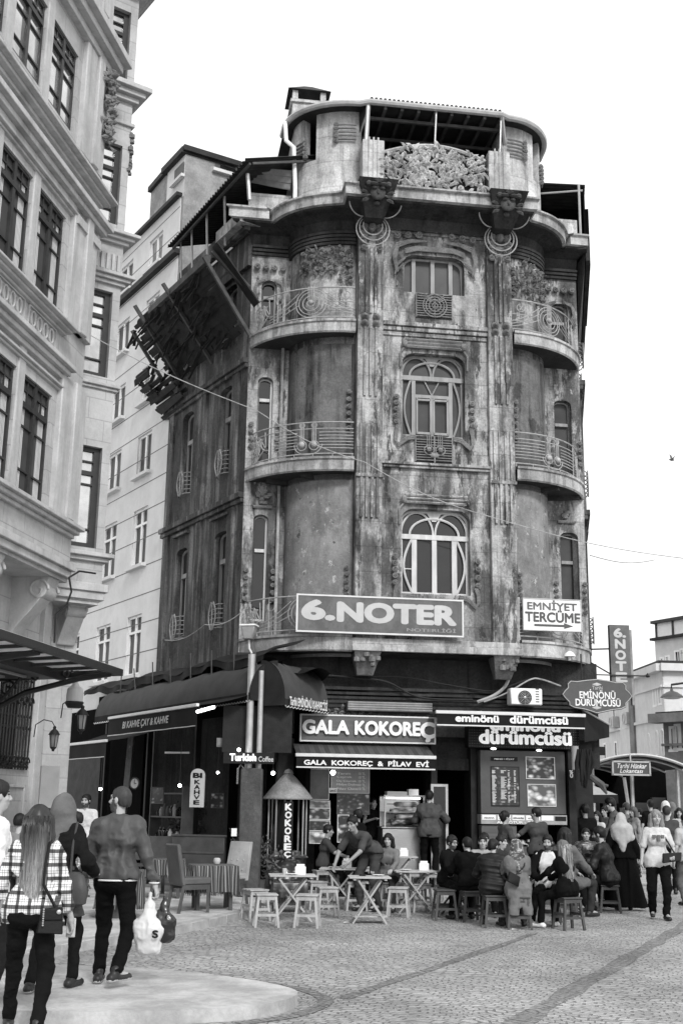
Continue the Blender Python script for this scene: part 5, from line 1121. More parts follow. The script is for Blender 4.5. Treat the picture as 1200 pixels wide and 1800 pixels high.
for x, y, lb in ((778, 1138, 'small white lamp under the first-floor slab above the dark awning'), (1000, 1150, 'small white lamp under the right balcony')):
    u, z = A.px(x, y, -.1); t = thing('ceiling_lamp', lb, 'lamp', A.P(u, -.1, z)); b = MB(A); b.lathe([(.13, z-.05), (.09, z+.02), (.03, z+.06), (.03, 4.62)], (u, -.1, 0), 12); b.build('shade', M['white'], t)
# ---- right corner: hanging signs, side awning
HF = Fr(AT(1050, 1220, 23.6)*np.array([1, 1, 0]), 8); hz_ = lambda x, y: HF.px(x, y)
t = thing('hanging_plaque_sign', 'grey shaped plaque reading EMİNÖNÜ DÜRÜMCÜSÜ hanging at the right corner', 'sign', HF.P(0, 0, 3.3))
half = [(1048, 1193), (1068, 1196), (1083, 1199), (1095, 1199), (1100, 1204), (1100, 1211), (1106, 1217), (1111, 1224), (1106, 1231), (1100, 1237), (1100, 1243), (1092, 1247), (1075, 1249), (1062, 1252), (1048, 1255)]
pts = [hz_(x, y) for x, y in half]; cx_ = pts[0][0]; full = pts+[(2*cx_-u, z) for u, z in pts[::-1][1:-1]]
b = MB(HF); b.plate(full, -.08, 0); b.build('board', M['panel_grey'], t, bevel=.006)
b = MB(HF); b.tube([(u, .005, z) for u, z in inset(full, .02)], .008, 4, closed=True); b.build('border_line', M['letter_pale'], t)
for s_, xa, xb, ya, yb, bd in (('EMİNÖNÜ', 1018, 1080, 1227, 1213, .02), ('DÜRÜMCÜSÜ', 1011, 1089, 1240, 1228, .025), ('Tarihi', 1040, 1058, 1212, 1206, .0)):
    (ua, zb_), (ub, zt_) = hz_(xa, ya), hz_(xb, yb); letters(t, HF, s_, ua, ub, zb_, zt_, 0, bd, 0, 'letter' if bd else 'letter_pale')
b = MB(HF)
for y in (1203, 1244): (u, z) = hz_(1048, y); b.plate([(u-.1, z), (u, z-.035), (u+.1, z), (u, z+.035)], 0, .006); b.plate([(u-.05, z), (u, z-.018), (u+.05, z), (u, z+.018)], .0075, .011)
b.build('diamond', M['letter_pale'], t)
b = MB(HF); b.tube([(cx_-.3, -.04, 3.75), (cx_-.3, -.04, 4.7)], .015, 6); b.tube([(cx_-.8, -.04, 3.5), (cx_-1.2, -.5, 3.5)], .02, 6); b.build('hanger', M['iron_black'], t)
NF = Fr(AT(1092, 1150, 25.4)*np.array([1, 1, 0]), 6); nz = lambda x, y: NF.px(x, y)
t = thing('vertical_notary_sign', 'tall narrow grey sign with stacked letters 6. NOTER on brackets off the right side', 'sign', NF.P(0, 0, 4))
(ua, zb_), (ub, zt_) = nz(1075, 1222), nz(1105, 1099)
b = MB(NF); b.box(ua, ub, -.12, 0, zb_, zt_); b.build('board', M['sign_grey'], t, bevel=.006)
b = MB(NF); b.box(ub, ub+.05, -.11, -.01, zb_-.2, zt_-.1); b.build('edge_board', M['tin_light'], t)
for i, ch in enumerate(('6.', 'N', 'O', 'T', 'E', 'R')): (u_, z_) = nz(1090, 1120+19.5*i); hw = (.13 if ch != '6.' else .15); letters(t, NF, ch, (ua+ub)/2-hw*.8, (ua+ub)/2+hw*.8, z_, z_+.185, 0, .05, 0, 'letter_pale')
b = MB(NF); b.bar((ua, -.06, nz(1075, 1140)[1]), (ua-.55, -.3, nz(1075, 1140)[1]), .03); b.bar((ua+.02, -.06, nz(1075, 1185)[1]), (ua-.5, -.3, nz(1050, 1155)[1]), .03); b.bar((ua-.5, .03, nz(1075, 1187)[1]), (ub+.35, .03, nz(1075, 1187)[1]), .025); b.lathe([(.03, 0), (.05, .03), (.001, .1)], (ub+.35, .03, nz(1075, 1187)[1]-.03), 6); b.build('bracket', M['iron_black'], t)
t = thing('side_street_awning', 'small black awning sloping off the right side of the building below the plaque', 'awning', Rf.P(.6, .2, 3.2))
b = MB(); c = [AT(1022, 1247, 23.7), AT(1026, 1282, 23.5), AT(1070, 1274, 24.9), AT(1070, 1296, 24.8), AT(1028, 1246, 25.6)]
b.add([tuple(p) for p in (c[0], c[2], c[1])]+[tuple(c[3]), tuple(c[1]+[0, 0, -.25])], [(0, 1, 2), (2, 1, 3, 4)]); b.add([tuple(p) for p in (c[0], c[2], c[2]+[-.1, 1.8, .1], c[0]+[-.05, 1.9, .25])], [(0, 1, 2, 3)]); b.build('canvas', M['awn_black'], t, recalc=False)
b = MB(); b.tube([tuple(c[0]), tuple(c[2])], .02, 6, local=False); b.build('arm', M['metal'], t)
# clutter at the right corner: post, lit notice, hanging jackets
b = MB(A); q = R4(A, 997, 1318, 1018, 1560, -.05); b.box(q[0], q[1], -.4, -.05, PH, q[3]); b.build('corner_post', M['tile'], CB)
t, q = picture('lit_notice', 'small glowing notice with a percent mark on the right corner post', 998, 1352, 1008, 1368, 'sign_dark', -.02, frame=None, cat='notice'); letters(t, A, '%', q[0]+.02, q[1]-.02, q[2]+.1, q[3]-.02, -.02, .04); letters(t, A, '0', q[0]+.03, q[0]+.09, q[2]+.01, q[2]+.1, -.02, .04)
for k, (x, y, lb) in enumerate(((1025, 1345, 'dark bundle of hanging goods on the right corner, upper one'), (1042, 1372, 'dark carved horn-like branch sticking out at the right corner'), (1010, 1330, 'pale striped roll hanging high on the right corner post'))):
    b = MB(); p = AT(x, y, 23.4)
    if k == 1: b.tube([tuple(p+[-.25, 0, .15]), tuple(p+[-.05, 0, .08]), tuple(p+[.15, -.05, -.08]), tuple(p+[.24, -.05, -.25])], [.03, .06, .07, .02], 7, local=False); b.tube([tuple(p+[.1, 0, -.05]), tuple(p+[.28, 0, -.1])], .03, 6, local=False)
    elif k == 0:
        for i in range(14): q = p+[rnd.uniform(-.14, .14), rnd.uniform(-.1, .1), .3]; b.tube([tuple(q), tuple(q+[rnd.uniform(-.04, .04), 0, -.25]), tuple(q+[rnd.uniform(-.06, .06), 0, -rnd.uniform(.4, .75)])], [.02, .045, .02], 5, local=False)
    else: b.tube([tuple(p+[0, 0, -.25]), tuple(p+[0, 0, .2])], .07, 10, local=False)
    tag(b.build(('goods_bundle', 'driftwood_branch', 'hanging_roll')[k], (M['tarp'], M['wood_beam'], M['board_lit'])[k], base=p), lb, ('goods', 'branch', 'roll')[k])
# ================= pale stone building on the left
M['stone'] = weathered('limestone_pale', .44, .2, mott=.5, streak=.3, patch=.25, patch_v=.38, joints=(.9, .42), seed=41, fine=.1, bump=.25)
M['stone_trim'] = weathered('limestone_trim', .46, .17, mott=.5, streak=.4, patch=.25, patch_v=.38, seed=42, fine=.1, bump=.25)
M['win_dark'] = mat('window_frame_dark', .03, .5, amp=.3)
M['glass_sky'] = mat('pane_sky_reflection', .5, .04, spec=.5, metal=.75, amp=.5, scale=1.2, bump=.03, bscale=1.5)
M['curtain'] = mat('curtain_pale', .5, .9, amp=.3, scale=6, stretch=(1, 1, .1))
S = Fr((-4.791, 20.5, 0), 80.4); B = Fr((-4.53, 21.7, 0), 35)
SB = thing('stone_building', 'pale limestone building on the left with tall mullioned windows and carved consoles', 'building', S.P(-2, -.5, 0))
rows = [(6.43, 8.45), (9.92, 11.82), (13.5, 15.12), (17.0, 18.9)]; cols = [(-2.42, -1.3), (-3.86, -2.72), (-5.3, -4.16), (-6.9, -5.7)]
U0 = -7.5
holes = [[(a, z0), (c, z0), (c, z1), (a, z1)] for z0, z1 in rows for a, c in cols]
b = MB(S); b.holed([(U0, 5.5), (-.02, 5.5), (-.02, 20), (U0, 20)], holes, -.12, 0); b.box(-.03, -.02, -1.0, -.001, 5.5, 20); b.build('wall', M['stone'], SB)
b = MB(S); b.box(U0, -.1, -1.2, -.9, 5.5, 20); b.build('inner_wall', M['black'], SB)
b = MB(S); b.box(U0, -.03, -1.0, -.02, 5.42, 5.5); b.build('bay_underside', M['stone_trim'], SB)
for zi, (z0, z1) in enumerate(rows):
    for a, c in cols:
        f = MB(S); w0, w1 = -.1, -.05
        def bx(u0, u1, za, zb, e=0): f.box(u0, u1, w0, w1+e, za, zb)
        bx(a, a+.06, z0, z1); bx(c-.06, c, z0, z1); bx((a+c)/2-.045, (a+c)/2+.045, z0, z1, .02); bx(a+.06, c-.06, z1-.06, z1, .01); bx(a+.06, c-.06, z0, z0+.08, .01)
        zt = z1-(z1-z0)*.24; bx(a+.06, c-.06, zt-.045, zt+.045, .03); bx(a+.06, c-.06, z0+(z1-z0)*.22, z0+(z1-z0)*.22+.03); bx(a+.06, c-.06, z0+(z1-z0)*.58, z0+(z1-z0)*.58+.03)
        bx(a+.06, c-.06, z1-.24, z1-.215)
        for k in range(1, 4): bx(a+(c-a)*k/4-.012, a+(c-a)*k/4+.012, zt, z1-.06)
        wn = f.build('window', M['win_dark'], SB)
        p = MB(S); p.box(a, c, -.11, -.085, z0, z1); p.build('pane', M['glass_sky'] if zi > 1 else M['glass_grey'], wn)
        if zi < 2:
            cu = MB(S)
            for u0_, u1_ in ((a+.08, a+.3), (c-.3, c-.08)): cu.grid(lambda i, j: (u0_+(u1_-u0_)*i, -.083+.004*math.sin(i*30), z0+.1+(z1-z0-.3)*j), 14, 1)
            cu.build('curtain', M['curtain'], wn, recalc=False)
# pilasters between and beside the windows, architraves
for u0, u1, w in ((-1.1, -.0, .10), (-.62, -.34, .16), (-2.7, -2.44, .03), (-4.14, -3.88, .03), (-5.65, -5.35, .05)):
    for z0, z1 in ((6.45, 8.95), (9.9, 12.2), (13.3, 15.6), (16.6, 19.5)):
        b = MB(S); b.box(u0, u1, -.03, w, z0, z1); b.build('pilaster', M['stone_trim'], SB, bevel=.02)
def sledge(z, h, out, u0=U0, u1=.02, k=3):
    b = MB(S)
    for i in range(k): e = out*(i+1)/k; b.box(u0, u1+e*.8, -.02, e, z-h+h*i/k, z-h+h*(i+1)/k+.002)
    b.build('ledge', M['stone_trim'], SB, bevel=.012)
sledge(6.42, .22, .22, u1=-.12); sledge(5.74, .26, .12, u1=-.1, k=2)
sledge(9.8, .16, .26, u1=-1.15); sledge(9.12, .28, .24, u1=-1.05); sledge(12.95, .2, .34); sledge(12.4, .34, .3); sledge(16.1, .5, .42); sledge(12.06, .1, .12, k=2); sledge(8.72, .1, .1, u1=-1.1, k=2)
b = MB(S)
for i in range(5):                           # row of ring panels under the second-floor windows
    for g in (-1.95, -3.25, -4.6):
        for j in range(4):
            cu = g+.25*(j-1.5); b.tube([(cu+.09*math.cos(a)+0, .02, 9.44+.13*math.sin(a)) for a in np.linspace(0, 6.28, 13)[:-1]], .022, 5, closed=True)
    break
for g in (-1.95, -3.25, -4.6):
    for q in (9.25, 9.62): b.box(g-.56, g+.56, .0, .04, q-.012, q+.012)
    for q in (-.56, .56): b.box(g+q-.012, g+q+.012, .0, .04, 9.262, 9.608)
b.build('ring_panel', M['stone_trim'], SB)
b = MB(S)
for i in range(22): b.box(-1.05+.05*i, -1.05+.05*i+.028, .1, .15, 11.85, 12.02)
b.build('dentil', M['stone_trim'], SB)
b = MB(S)                                    # carved cartouche high on the bay corner
for k in range(60): z = rnd.uniform(14.1, 15.6); leaf(b, -.12+rnd.uniform(-.2, .2), .14, z, rnd.uniform(0, 6.28), .22, .1, .08)
for k in range(12): b.ball((-.12+rnd.uniform(-.15, .15), .2, rnd.uniform(14.2, 15.5)), rnd.uniform(.06, .11), 7)
b.build('cartouche', M['orn'], SB, recalc=False)
# scroll consoles under the bay
def console(fr, u, z, s, th, w0=0.0):
    t = MB(fr); prof = []
    for a in np.linspace(0, 1, 14): prof.append((w0+s*(.05+.95*a**1.6), z-s*1.25+s*1.1*a))
    P_ = [(w0, z-s*1.3), (w0+.12*s, z-s*1.3)]+[(w0+s*(.12+.5*a+.3*math.sin(a*2.4)*a), z-s*1.3+s*1.0*a) for a in np.linspace(.05, 1, 10)]+[(w0+s*.95, z), (w0, z)]
    n = len(P_); t.add(t.L([(u-th/2, w, zz) for w, zz in P_]+[(u+th/2, w, zz) for w, zz in P_]), [tuple(range(n))[::-1], tuple(range(n, 2*n))]+[(i, (i+1) % n, (i+1) % n+n, i+n) for i in range(n)])
    for q in (-1, 1): t.tube([(u+q*(th/2+.01), w0+s*.68+s*.26*(1-a/9.5)*math.cos(a), z-s*.3+s*.26*(1-a/9.5)*math.sin(a)) for a in np.linspace(0, 8, 26)], .04*s, 6)
    t.tube([(u-th/2-.02, w0+s*.7, z-.3*s), (u+th/2+.02, w0+s*.7, z-.3*s)], .2*s, 12)
    return t
for u in (-.45, -2.6, -4.9): console(S, u, 5.42, .75, .42, -.78).build('console', M['stone_trim'], SB, bevel=.01)
# the lower wall set back under the bay
b = MB(S); hz0, hz1 = 2.2, 3.65; hu0, hu1 = -.85, .75
gh = [(-.78, 2.2), (.42, 2.2), (.42, 3.75), (-.78, 3.75)]
b.holed([(U0, .1), (1.15, .1), (1.15, 5.45), (U0, 5.45)], [gh], -.98, -.75); b.build('lower_wall', M['stone'], SB)
b = MB(S); b.box(-.9, .6, -1.2, -1.05, 2, 4); b.build('window_back', M['glass'], SB)
b = MB(S)
for (a, c, z0, z1) in ((-1.7, -.95, .45, 1.95), (-.75, .45, .45, 1.95)):
    for q in ((a, c, z1-.05, z1), (a, c, z0, z0+.05), (a, a+.05, z0, z1), (c-.05, c, z0, z1)): b.box(q[0], q[1], -.76, -.71, q[2], q[3])
b.box(-4, 1.2, -.76, -.66, .1, .4); b.build('base_panel', M['stone_trim'], SB, bevel=.008)
b = MB(S); b.box(.62, .9, -.76, -.66, .1, 5.4); b.build('pilaster', M['stone_trim'], SB, bevel=.01)
g = MB(S)                                    # wrought iron window grille
for u in np.linspace(-.76, .4, 11): g.tube([(u, -.7, 2.2), (u, -.68, 3.8)], .018, 6)
for z in (2.25, 2.4, 2.9, 3.1, 3.6): g.box(-.8, .44, -.715, -.685, z-.02, z+.02)
for u in np.linspace(-.65, .3, 5):
    for z in (2.32, 3.75, 3.35): g.tube([(u+.1*(1-a/9)*math.cos(a), -.65, z+.1*(1-a/9)*math.sin(a)) for a in np.linspace(0, 8, 18)], .014, 5)
g.build('window_grille', M['iron_black'], SB)
# chamfered corner with narrow windows
BW = [(6.3, 8.27), (9.7, 11.5), (12.97, 14.75), (16.25, 17.9)]
b = MB(B); b.holed([(-1.4, 5.3), (.08, 5.3), (.08, 19.6), (-1.4, 19.6)], [[(-.74, z0), (-.08, z0), (-.08, z1), (-.74, z1)] for z0, z1 in BW], -.25, 0); b.box(.07, .08, -2.5, -.001, 5.3, 19.6); b.box(-1.2, .0, -2.0, -.8, 0, 5.3); b.build('corner_wall', M['stone'], SB)
b = MB(B); b.box(-1.3, .06, -.6, -.4, 5.3, 19); b.build('inner_wall', M['black'], SB)
for z0, z1 in BW:
    f = MB(B)
    for q in ((-.74, -.62, z0, z1), (-.2, -.08, z0, z1), (-.62, -.2, z1-.08, z1), (-.62, -.2, z0, z0+.1), (-.62, -.2, z1-.55, z1-.47), (-.62, -.2, z1-.3, z1-.27), (-.62, -.2, z0+.35, z0+.38), (-.62, -.2, z1-.75, z1-.72)): f.box(q[0], q[1], -.2, -.1, q[2], q[3])
    wn = f.build('window', M['win_dark'], SB); p = MB(B); p.box(-.7, -.1, -.17, -.15, z0, z1); p.build('pane', M['glass_sky'], wn)
    cu = MB(B); cu.box(-.6, -.42, -.148, -.144, z0+.12, z1-.8); cu.build('curtain', M['curtain'], wn)
def bledge(z, h, out, k=3):
    b = MB(B)
    for i in range(k): e = out*(i+1)/k; b.box(-1.4, .08+e, -2.0, e, z-h+h*i/k, z-h+h*(i+1)/k+.002)
    b.build('ledge', M['stone_trim'], SB, bevel=.012)
bledge(6.2, .16, .16, 2); bledge(12.75, .22, .26); bledge(11.86, .22, .22); bledge(16.1, .34, .3); bledge(15.3, .08, .06, 1); bledge(18.9, .6, .5); bledge(9.55, .12, .1, 2); bledge(5.62, .3, .1, 2)
b = MB(B)
for i in range(8): b.box(-.85+.115*i, -.85+.115*i+.06, 0, .05, 11.95, 12.3)
b.build('dentil', M['stone_trim'], SB)
console(B, -.25, 5.32, .6, .34, -.8).build('console', M['stone_trim'], SB, bevel=.01)
b = MB(B); b.box(-1.3, .05, -1.0, -.02, 5.24, 5.32); b.build('corner_underside', M['stone_trim'], SB)
b = MB(B)
for i in range(16): b.ball((.1+rnd.uniform(-.02, .05), -.05+rnd.uniform(-.06, .06), 15.1-.06*i), rnd.uniform(.04, .08), 7)
b.build('corner_garland', M['orn'], SB)
# glass canopy over its entrance
w_ = 1.75; e1 = S.px(210, 1182, w_); e0u = e1[0]-5.2; ze = e1[1]
CN = thing('glass_canopy', 'dark iron entrance canopy with glass panels and scrolled brackets on the pale stone building', 'canopy', S.P(e1[0]-1, -.2, ze))
b = MB(S); b.bar((e0u, w_, ze), (e1[0]+.05, w_, ze), .09, .1); b.bar((e0u, w_-.9, ze-.06), (e1[0], w_-.9, ze-.06), .08, .14); b.bar((e1[0], w_, ze), (e1[0], -.6, ze-.1), .09, .1)
for i in range(9): u = e1[0]-.02-.62*i; b.bar((u, w_, ze+.01), (u, -.6, ze-.09), .045)
b.box(e0u, e1[0], -.6, .7, ze-.1, ze-.07)
b.build('frame', M['iron_black'], CN)
b = MB(S); b.hexa([(e0u, w_-.02, ze+.06), (e1[0], w_-.02, ze+.06), (e1[0], -.6, ze-.04), (e0u, -.6, ze-.04), (e0u, w_-.02, ze+.075), (e1[0], w_-.02, ze+.075), (e1[0], -.6, ze-.025), (e0u, -.6, ze-.025)]); gm = mat('canopy_frosted_glass', .8, .6, amp=.1, bump=0); gm.node_tree.nodes['Principled BSDF'].inputs['Transmission Weight'].default_value = .75; b.build('glass_panel', gm, CN)
b = MB(S)
for u in (e1[0]-.25, e1[0]-2.9):
    P_ = [(u, -.68, 2.3), (u, -.62, 2.6), (u, -.3, 2.95), (u, .35, 3.3), (u, 1.2, ze-.12), (u, 1.7, ze-.05)]
    b.tube(P_, .045, 7); b.tube([(u, -.66, 2.2), (u, -.62, 3.6), (u, -.2, ze-.02)], .035, 7); b.tube([(u, -.6, 2.75), (u, -.1, 3.1), (u, .3, ze-.05)], .025, 6)
    for cw, cz, rr in ((.05, 3.35, .14), (-.35, 3.3, .15), (.5, 3.55, .1), (1.0, 3.6, .09), (-.4, 2.9, .12)): b.tube([(u, cw+rr*(1-a/10)*math.cos(a), cz+rr*(1-a/10)*math.sin(a)) for a in np.linspace(0, 8.5, 22)], .02, 6)
b.build('bracket', M['iron_black'], CN)
b = MB(S)
for w in (.1, .45): b.box(e0u, e1[0]-.6, w, w+.06, ze-.14, ze-.11)
b.build('tube_light', M['board_lit'], CN)
# wall lanterns
def lantern(label, x, y, Y, s=1):
    p = AT(x, y, Y); t = thing('wall_lantern', label, 'lamp', p); L_ = LF(tuple(p))
    b = MB(L_); b.lathe([(.13*s, .2*s), (.2*s, .17*s), (.12*s, .3*s), (.05*s, .36*s), (.06*s, .42*s), (.01, .46*s)], n=8); b.lathe([(.02, -.36*s), (.05*s, -.3*s), (.1*s, -.26*s), (.1*s, -.22*s)], n=8)
    for k in range(6): a = k*math.pi/3; b.tube([(.1*s*math.cos(a), .1*s*math.sin(a), -.24*s), (.15*s*math.cos(a), .15*s*math.sin(a), .19*s)], .012*s, 5)
    b.tube([(0, 0, .44*s), (-.05, 0, .6*s), (-.2, .05, .66*s), (-.34, .1, .5*s), (-.36, .12, .1*s)], .018*s, 6); b.build('frame', M['iron_black'], t)
    b = MB(L_); b.lathe([(.085*s, -.23*s), (.135*s, .18*s)], n=6); b.build('glass', M['board_lit'], t)
lantern('black wall lantern hanging nearest the tip of the glass canopy', 144, 1268, 18.9, .55); lantern('black wall lantern lower down beside the iron window grille', 95, 1301, 19.6, .5)
p = AT(132, 1222, 18.6); t = thing('dome_lamp', 'pale milky dome lamp hanging under the tip of the glass canopy', 'lamp', p); L_ = LF(tuple(p))
b = MB(L_); b.lathe([(.13, -.1), (.135, .0), (.12, .1), (.06, .15), (.04, .2)], n=14); b.build('shade', M['curtain'], t); b = MB(L_); b.lathe([(.1, -.2), (.15, -.12), (.14, -.1)], n=12); b.tube([(0, 0, .18), (.02, 0, .4)], .02, 6); b.build('collar', M['iron_black'], t)
p = AT(92, 1390, 19.8); WB = Fr((p[0], p[1], 0), 30); q = R4(WB, 84, 1346, 100, 1440, 0); b = MB(WB); b.box(q[0]-.1, q[1], -.05, 0, .11, q[3]); tag(b.build('white_board', M['letter_pale'], base=WB.P(0, 0, .11), bevel=.01), 'blank pale upright board standing at the end of the stone wall', 'board')
# ================= pale apartment house beyond the lane
N = Fr(Lf.P(-SIDE, 0, 0), -58)
AP = thing('apartment_house', 'plain pale rendered apartment house with rows of small windows behind the ruined timber eave', 'building', N.P(-3, 0, 0))
M['render'] = weathered('render_pale', .6, .3, streak=.1, patch=.05, patch_v=.45, mott=.25, seed=50, fine=.06, bump=.12)
M['render_rough'] = weathered('render_rough_grey', .30, .2, streak=.05, patch=.2, patch_v=.26, seed=51, fine=.22, bump=.5)
M['pvc'] = mat('window_frame_white', .75, .45, amp=.06)
aw = []
for u0, u1 in ((-1.95, -1.05), (-4.1, -3.1), (-6.3, -5.4), (-8.5, -7.6)):
    for z0, z1 in ((1.6, 3.3), (4.7, 6.2), (7.45, 8.95), (9.85, 10.95), (11.85, 12.85), (13.8, 14.8), (15.65, 16.55)):
        aw.append((u0 if u0 < -3 else -2.0+.0*z0 if False else u0, u1, z0, z1))
b = MB(N); b.holed([(-12, 0), (.0, 0), (.0, 17.1), (-12, 17.1)], [[(a, z0), (c, z0), (c, z1), (a, z1)] for a, c, z0, z1 in aw], -.13, 0); b.build('wall', M['render'], AP)
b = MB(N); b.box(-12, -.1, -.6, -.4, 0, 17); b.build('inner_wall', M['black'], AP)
b = MB(N); b.box(-12, .0, -6, -5.9, 0, 17.1); b.box(-.12, .0, -5.9, -.3, 10, 17.1); b.box(-12, .02, -5.9, -.1, 17.1, 17.2); b.build('roof', M['render_rough'], AP)
b = MB(N); b.box(-12, .05, -.02, .14, 17.02, 17.12); b.box(-12, .12, -.02, .16, 15.36, 15.5); b.build('ledge', M['tin'], AP)
for z in np.arange(.9, 17, .72):
    b = MB(N); b.box(-12, -.0, -.001, .004, z, z+.022); b.build('joint_line', M['panel_grey'], AP)
for a, c, z0, z1 in aw:
    f = MB(N)
    for q in ((a, a+.06, z0, z1), (c-.06, c, z0, z1), (a+.06, c-.06, z1-.06, z1), (a+.06, c-.06, z0, z0+.07), ((a+c)/2-.05, (a+c)/2+.05, z0, z1)): f.box(q[0], q[1], -.1, -.05, q[2], q[3])
    if z1-z0 > 1.3: f.box(a+.06, c-.06, -.1, -.045, z1-.45, z1-.39)
    wn = f.build('window', M['pvc'], AP); p = MB(N); p.box(a, c, -.12, -.09, z0, z1); p.build('pane', M['glass_grey'], wn)
    s_ = MB(N); s_.box(a-.1, c+.1, -.1, .13, z0-.08, z0); s_.build('sill', M['render'], wn)
TW = Fr(N.P(.15, -.02, 0), 30)
b = MB(N); b.box(-1.0, .15, -2.5, -.02, 17.0, 18.2); b.build('stair_tower', M['render'], AP)
b = MB(TW); b.box(.0, 3.9, -2.5, -.0, 12, 18.25); b.build('stair_tower', M['render_rough'], AP)
b = MB(TW); b.box(-.1, 4.0, -2.5, .12, 18.25, 18.4); b.build('tower_roof', M['tin'], AP); b = MB(N); b.box(-1.15, .2, -2.5, .12, 18.2, 18.36); b.build('tower_roof', M['tin'], AP)
b = MB(TW); q = R4(TW, 378, 285, 414, 308, 0); b.box(q[0], q[1], -.02, .01, q[2], q[3]); wn = b.build('window', M['panel_grey'], AP); b = MB(TW); b.box(q[0]+.15, q[1]-.02, .008, .016, q[2]+.03, q[3]-.03); b.build('pane', M['glass'], wn); b = MB(TW); b.box(q[0]-.08, q[1]+.05, 0, .12, q[2]-.1, q[2]-.01); b.build('sill', M['render'], wn)
q = R4(N, 306, 285, 322, 312, 0); b = MB(N); b.box(q[0]+.1, q[1], -.001, .012, 17.62, 18.0); wn = b.build('window', M['glass_grey'], AP); b = MB(N); b.box(q[0], q[1]+.1, 0, .1, 17.52, 17.6); b.build('sill', M['render'], wn)
# ================= far right: the street, its houses and the market canopy
T = Fr((13, 52, 0), -87.4)
M['far_wall'] = weathered('far_render_pale', .62, .4, mott=.3, streak=.15, patch=.2, patch_v=.5, seed=60, fine=.06, bump=.1)
M['far_grey'] = weathered('far_render_grey', .22, .14, streak=.15, patch=.2, patch_v=.2, seed=61, fine=.08, bump=.1)
def facade(name, label, fr, u0, u1, z1, wins, m, depth=6, arched=(), cornices=(), trim='white', z0=0, reveal=.05):
    t = thing(name, label, 'building', fr.P((u0+u1)/2, 0, z0))
    hs = [arch(*q, r=(q[1]-q[0])/2, rise=(q[1]-q[0])*.75) if i in arched else [(q[0], q[2]), (q[1], q[2]), (q[1], q[3]), (q[0], q[3])] for i, q in enumerate(wins)]
    b = MB(fr); b.holed([(u0, z0), (u1, z0), (u1, z1), (u0, z1)], hs, -reveal, 0); b.box(u0, u1, -depth, -.5, z0, z1); b.box(u0, u0+.02, -.5, -.001, z0, z1); b.box(u1-.02, u1, -.5, -.001, z0, z1); b.build('wall', M[m], t)
    for zc, h, o in cornices: c = MB(fr); c.box(u0-o*.5, u1+o*.5, -.02, o, zc, zc+h); c.build('cornice', M[m], t)
    b = MB(fr); b.box(u0-.15, u1+.15, -depth, .2, z1, z1+.12); b.build('roof', M['tin'], t)
    for i, q in enumerate(wins):
        f = MB(fr); k = .09
        if i in arched:
            o = arch(q[0]-k/2, q[1]+k/2, q[2], q[3]+k/2, r=(q[1]-q[0]+k)/2, rise=(q[1]-q[0])*.75); f.tube([(u, .0, z) for u, z in o], .05, 5, closed=True)
        else:
            for a in ((q[0]-k, q[0], q[2], q[3]), (q[1], q[1]+k, q[2], q[3]), (q[0]-k, q[1]+k, q[3], q[3]+k), (q[0]-k-.05, q[1]+k+.05, q[2]-k, q[2])): f.box(a[0], a[1], -.02, .015, a[2], a[3])
        f.box((q[0]+q[1])/2-.025, (q[0]+q[1])/2+.025, -.035, -.02, q[2], q[3])
        wn = f.build('window', M[trim], t); p = MB(fr); p.box(q[0], q[1], -.05, -.04, q[2], q[3]); p.build('pane', M['black'], wn)
    return t
tp = lambda x, y: T.px(x, y)
def tw(x0, x1, y0, y1): a = tp(x0, y0); c = tp(x1, y1); return (a[0], c[0], min(a[1], c[1]) if False else tp((x0+x1)/2, y1)[1], tp((x0+x1)/2, y0)[1])
wl = [tw(1125, 1129, 1221, 1246), tw(1133, 1138, 1218, 1243), tw(1147, 1152, 1212, 1239), tw(1156, 1161, 1208, 1236), tw(1128, 1134, 1293, 1326), tw(1138, 1144, 1291, 1326), tw(1152, 1158, 1287, 1327), tw(1162, 1168, 1284, 1328)]
facade('arched_house', 'white two-storey house with pairs of pointed arched windows at the far right of the street', T, tp(1114, 1300)[0], tp(1169, 1300)[0], 7.5, wl, 'far_wall', arched=(4, 5, 6, 7), cornices=((7.2, .3, .3), (6.55, .1, .12), (5.25, .12, .15)))
wl = [tw(x, x+w, y0, y1) for x, w, y0, y1 in ((1041, 3.5, 1313, 1337), (1050, 3.5, 1312, 1336), (1061, 4, 1309, 1333), (1080, 4, 1306, 1331), (1092, 5, 1302, 1328), (1104, 5, 1299, 1326), (1077, 3.5, 1248, 1266), (1090, 4, 1243, 1262), (1102, 4, 1239, 1258))]
t = facade('street_house', 'long white house with plain windows between the notary sign and the arched house', T, tp(1030, 1300)[0]-4, tp(1113.5, 1300)[0], 7.3, wl, 'far_wall', cornices=((5.2, .1, .12), (7.0, .3, .3)))
for x, y in ((1084, 1270), (1108, 1263)):
    u, z = tp(x, y); b = MB(T); b.box(u-.35, u+.35, .02, .3, z-.25, z+.25); b.tube([(u+.2*math.cos(a)-.08, .31, z+.2*math.sin(a)) for a in np.linspace(0, 6.28, 13)[:-1]], .02, 4, closed=True); tag(b.build('wall_air_conditioner', M['letter_pale'], base=T.P(u, 0, z)), 'small air conditioner on the long white house, '+('left of the other' if x < 1100 else 'right of the other')+' one', 'air conditioner')
u = tp(1116, 1300)[0]; b = MB(T); b.box(u-.3, u+.35, -.3, .16, 0, 7.2); tag(b.build('party_wall_pier', M['far_grey'], base=T.P(u, 0, 0)), 'grey upright strip of wall between the two white houses', 'pier')
F2 = Fr(T.P(tp(1169, 1300)[0]-.02, 0, 0), 4)
facade('corner_house', 'white house face turned to the viewer, behind the grey house at the right edge', F2, .02, 9, 7.5, [(3, 3.7, 5, 6.3)], 'far_wall', cornices=((7.2, .3, .3), (6.55, .1, .12)))
F3 = Fr(AT(1152, 1170, 58)*np.array([1, 1, 0]), -60)
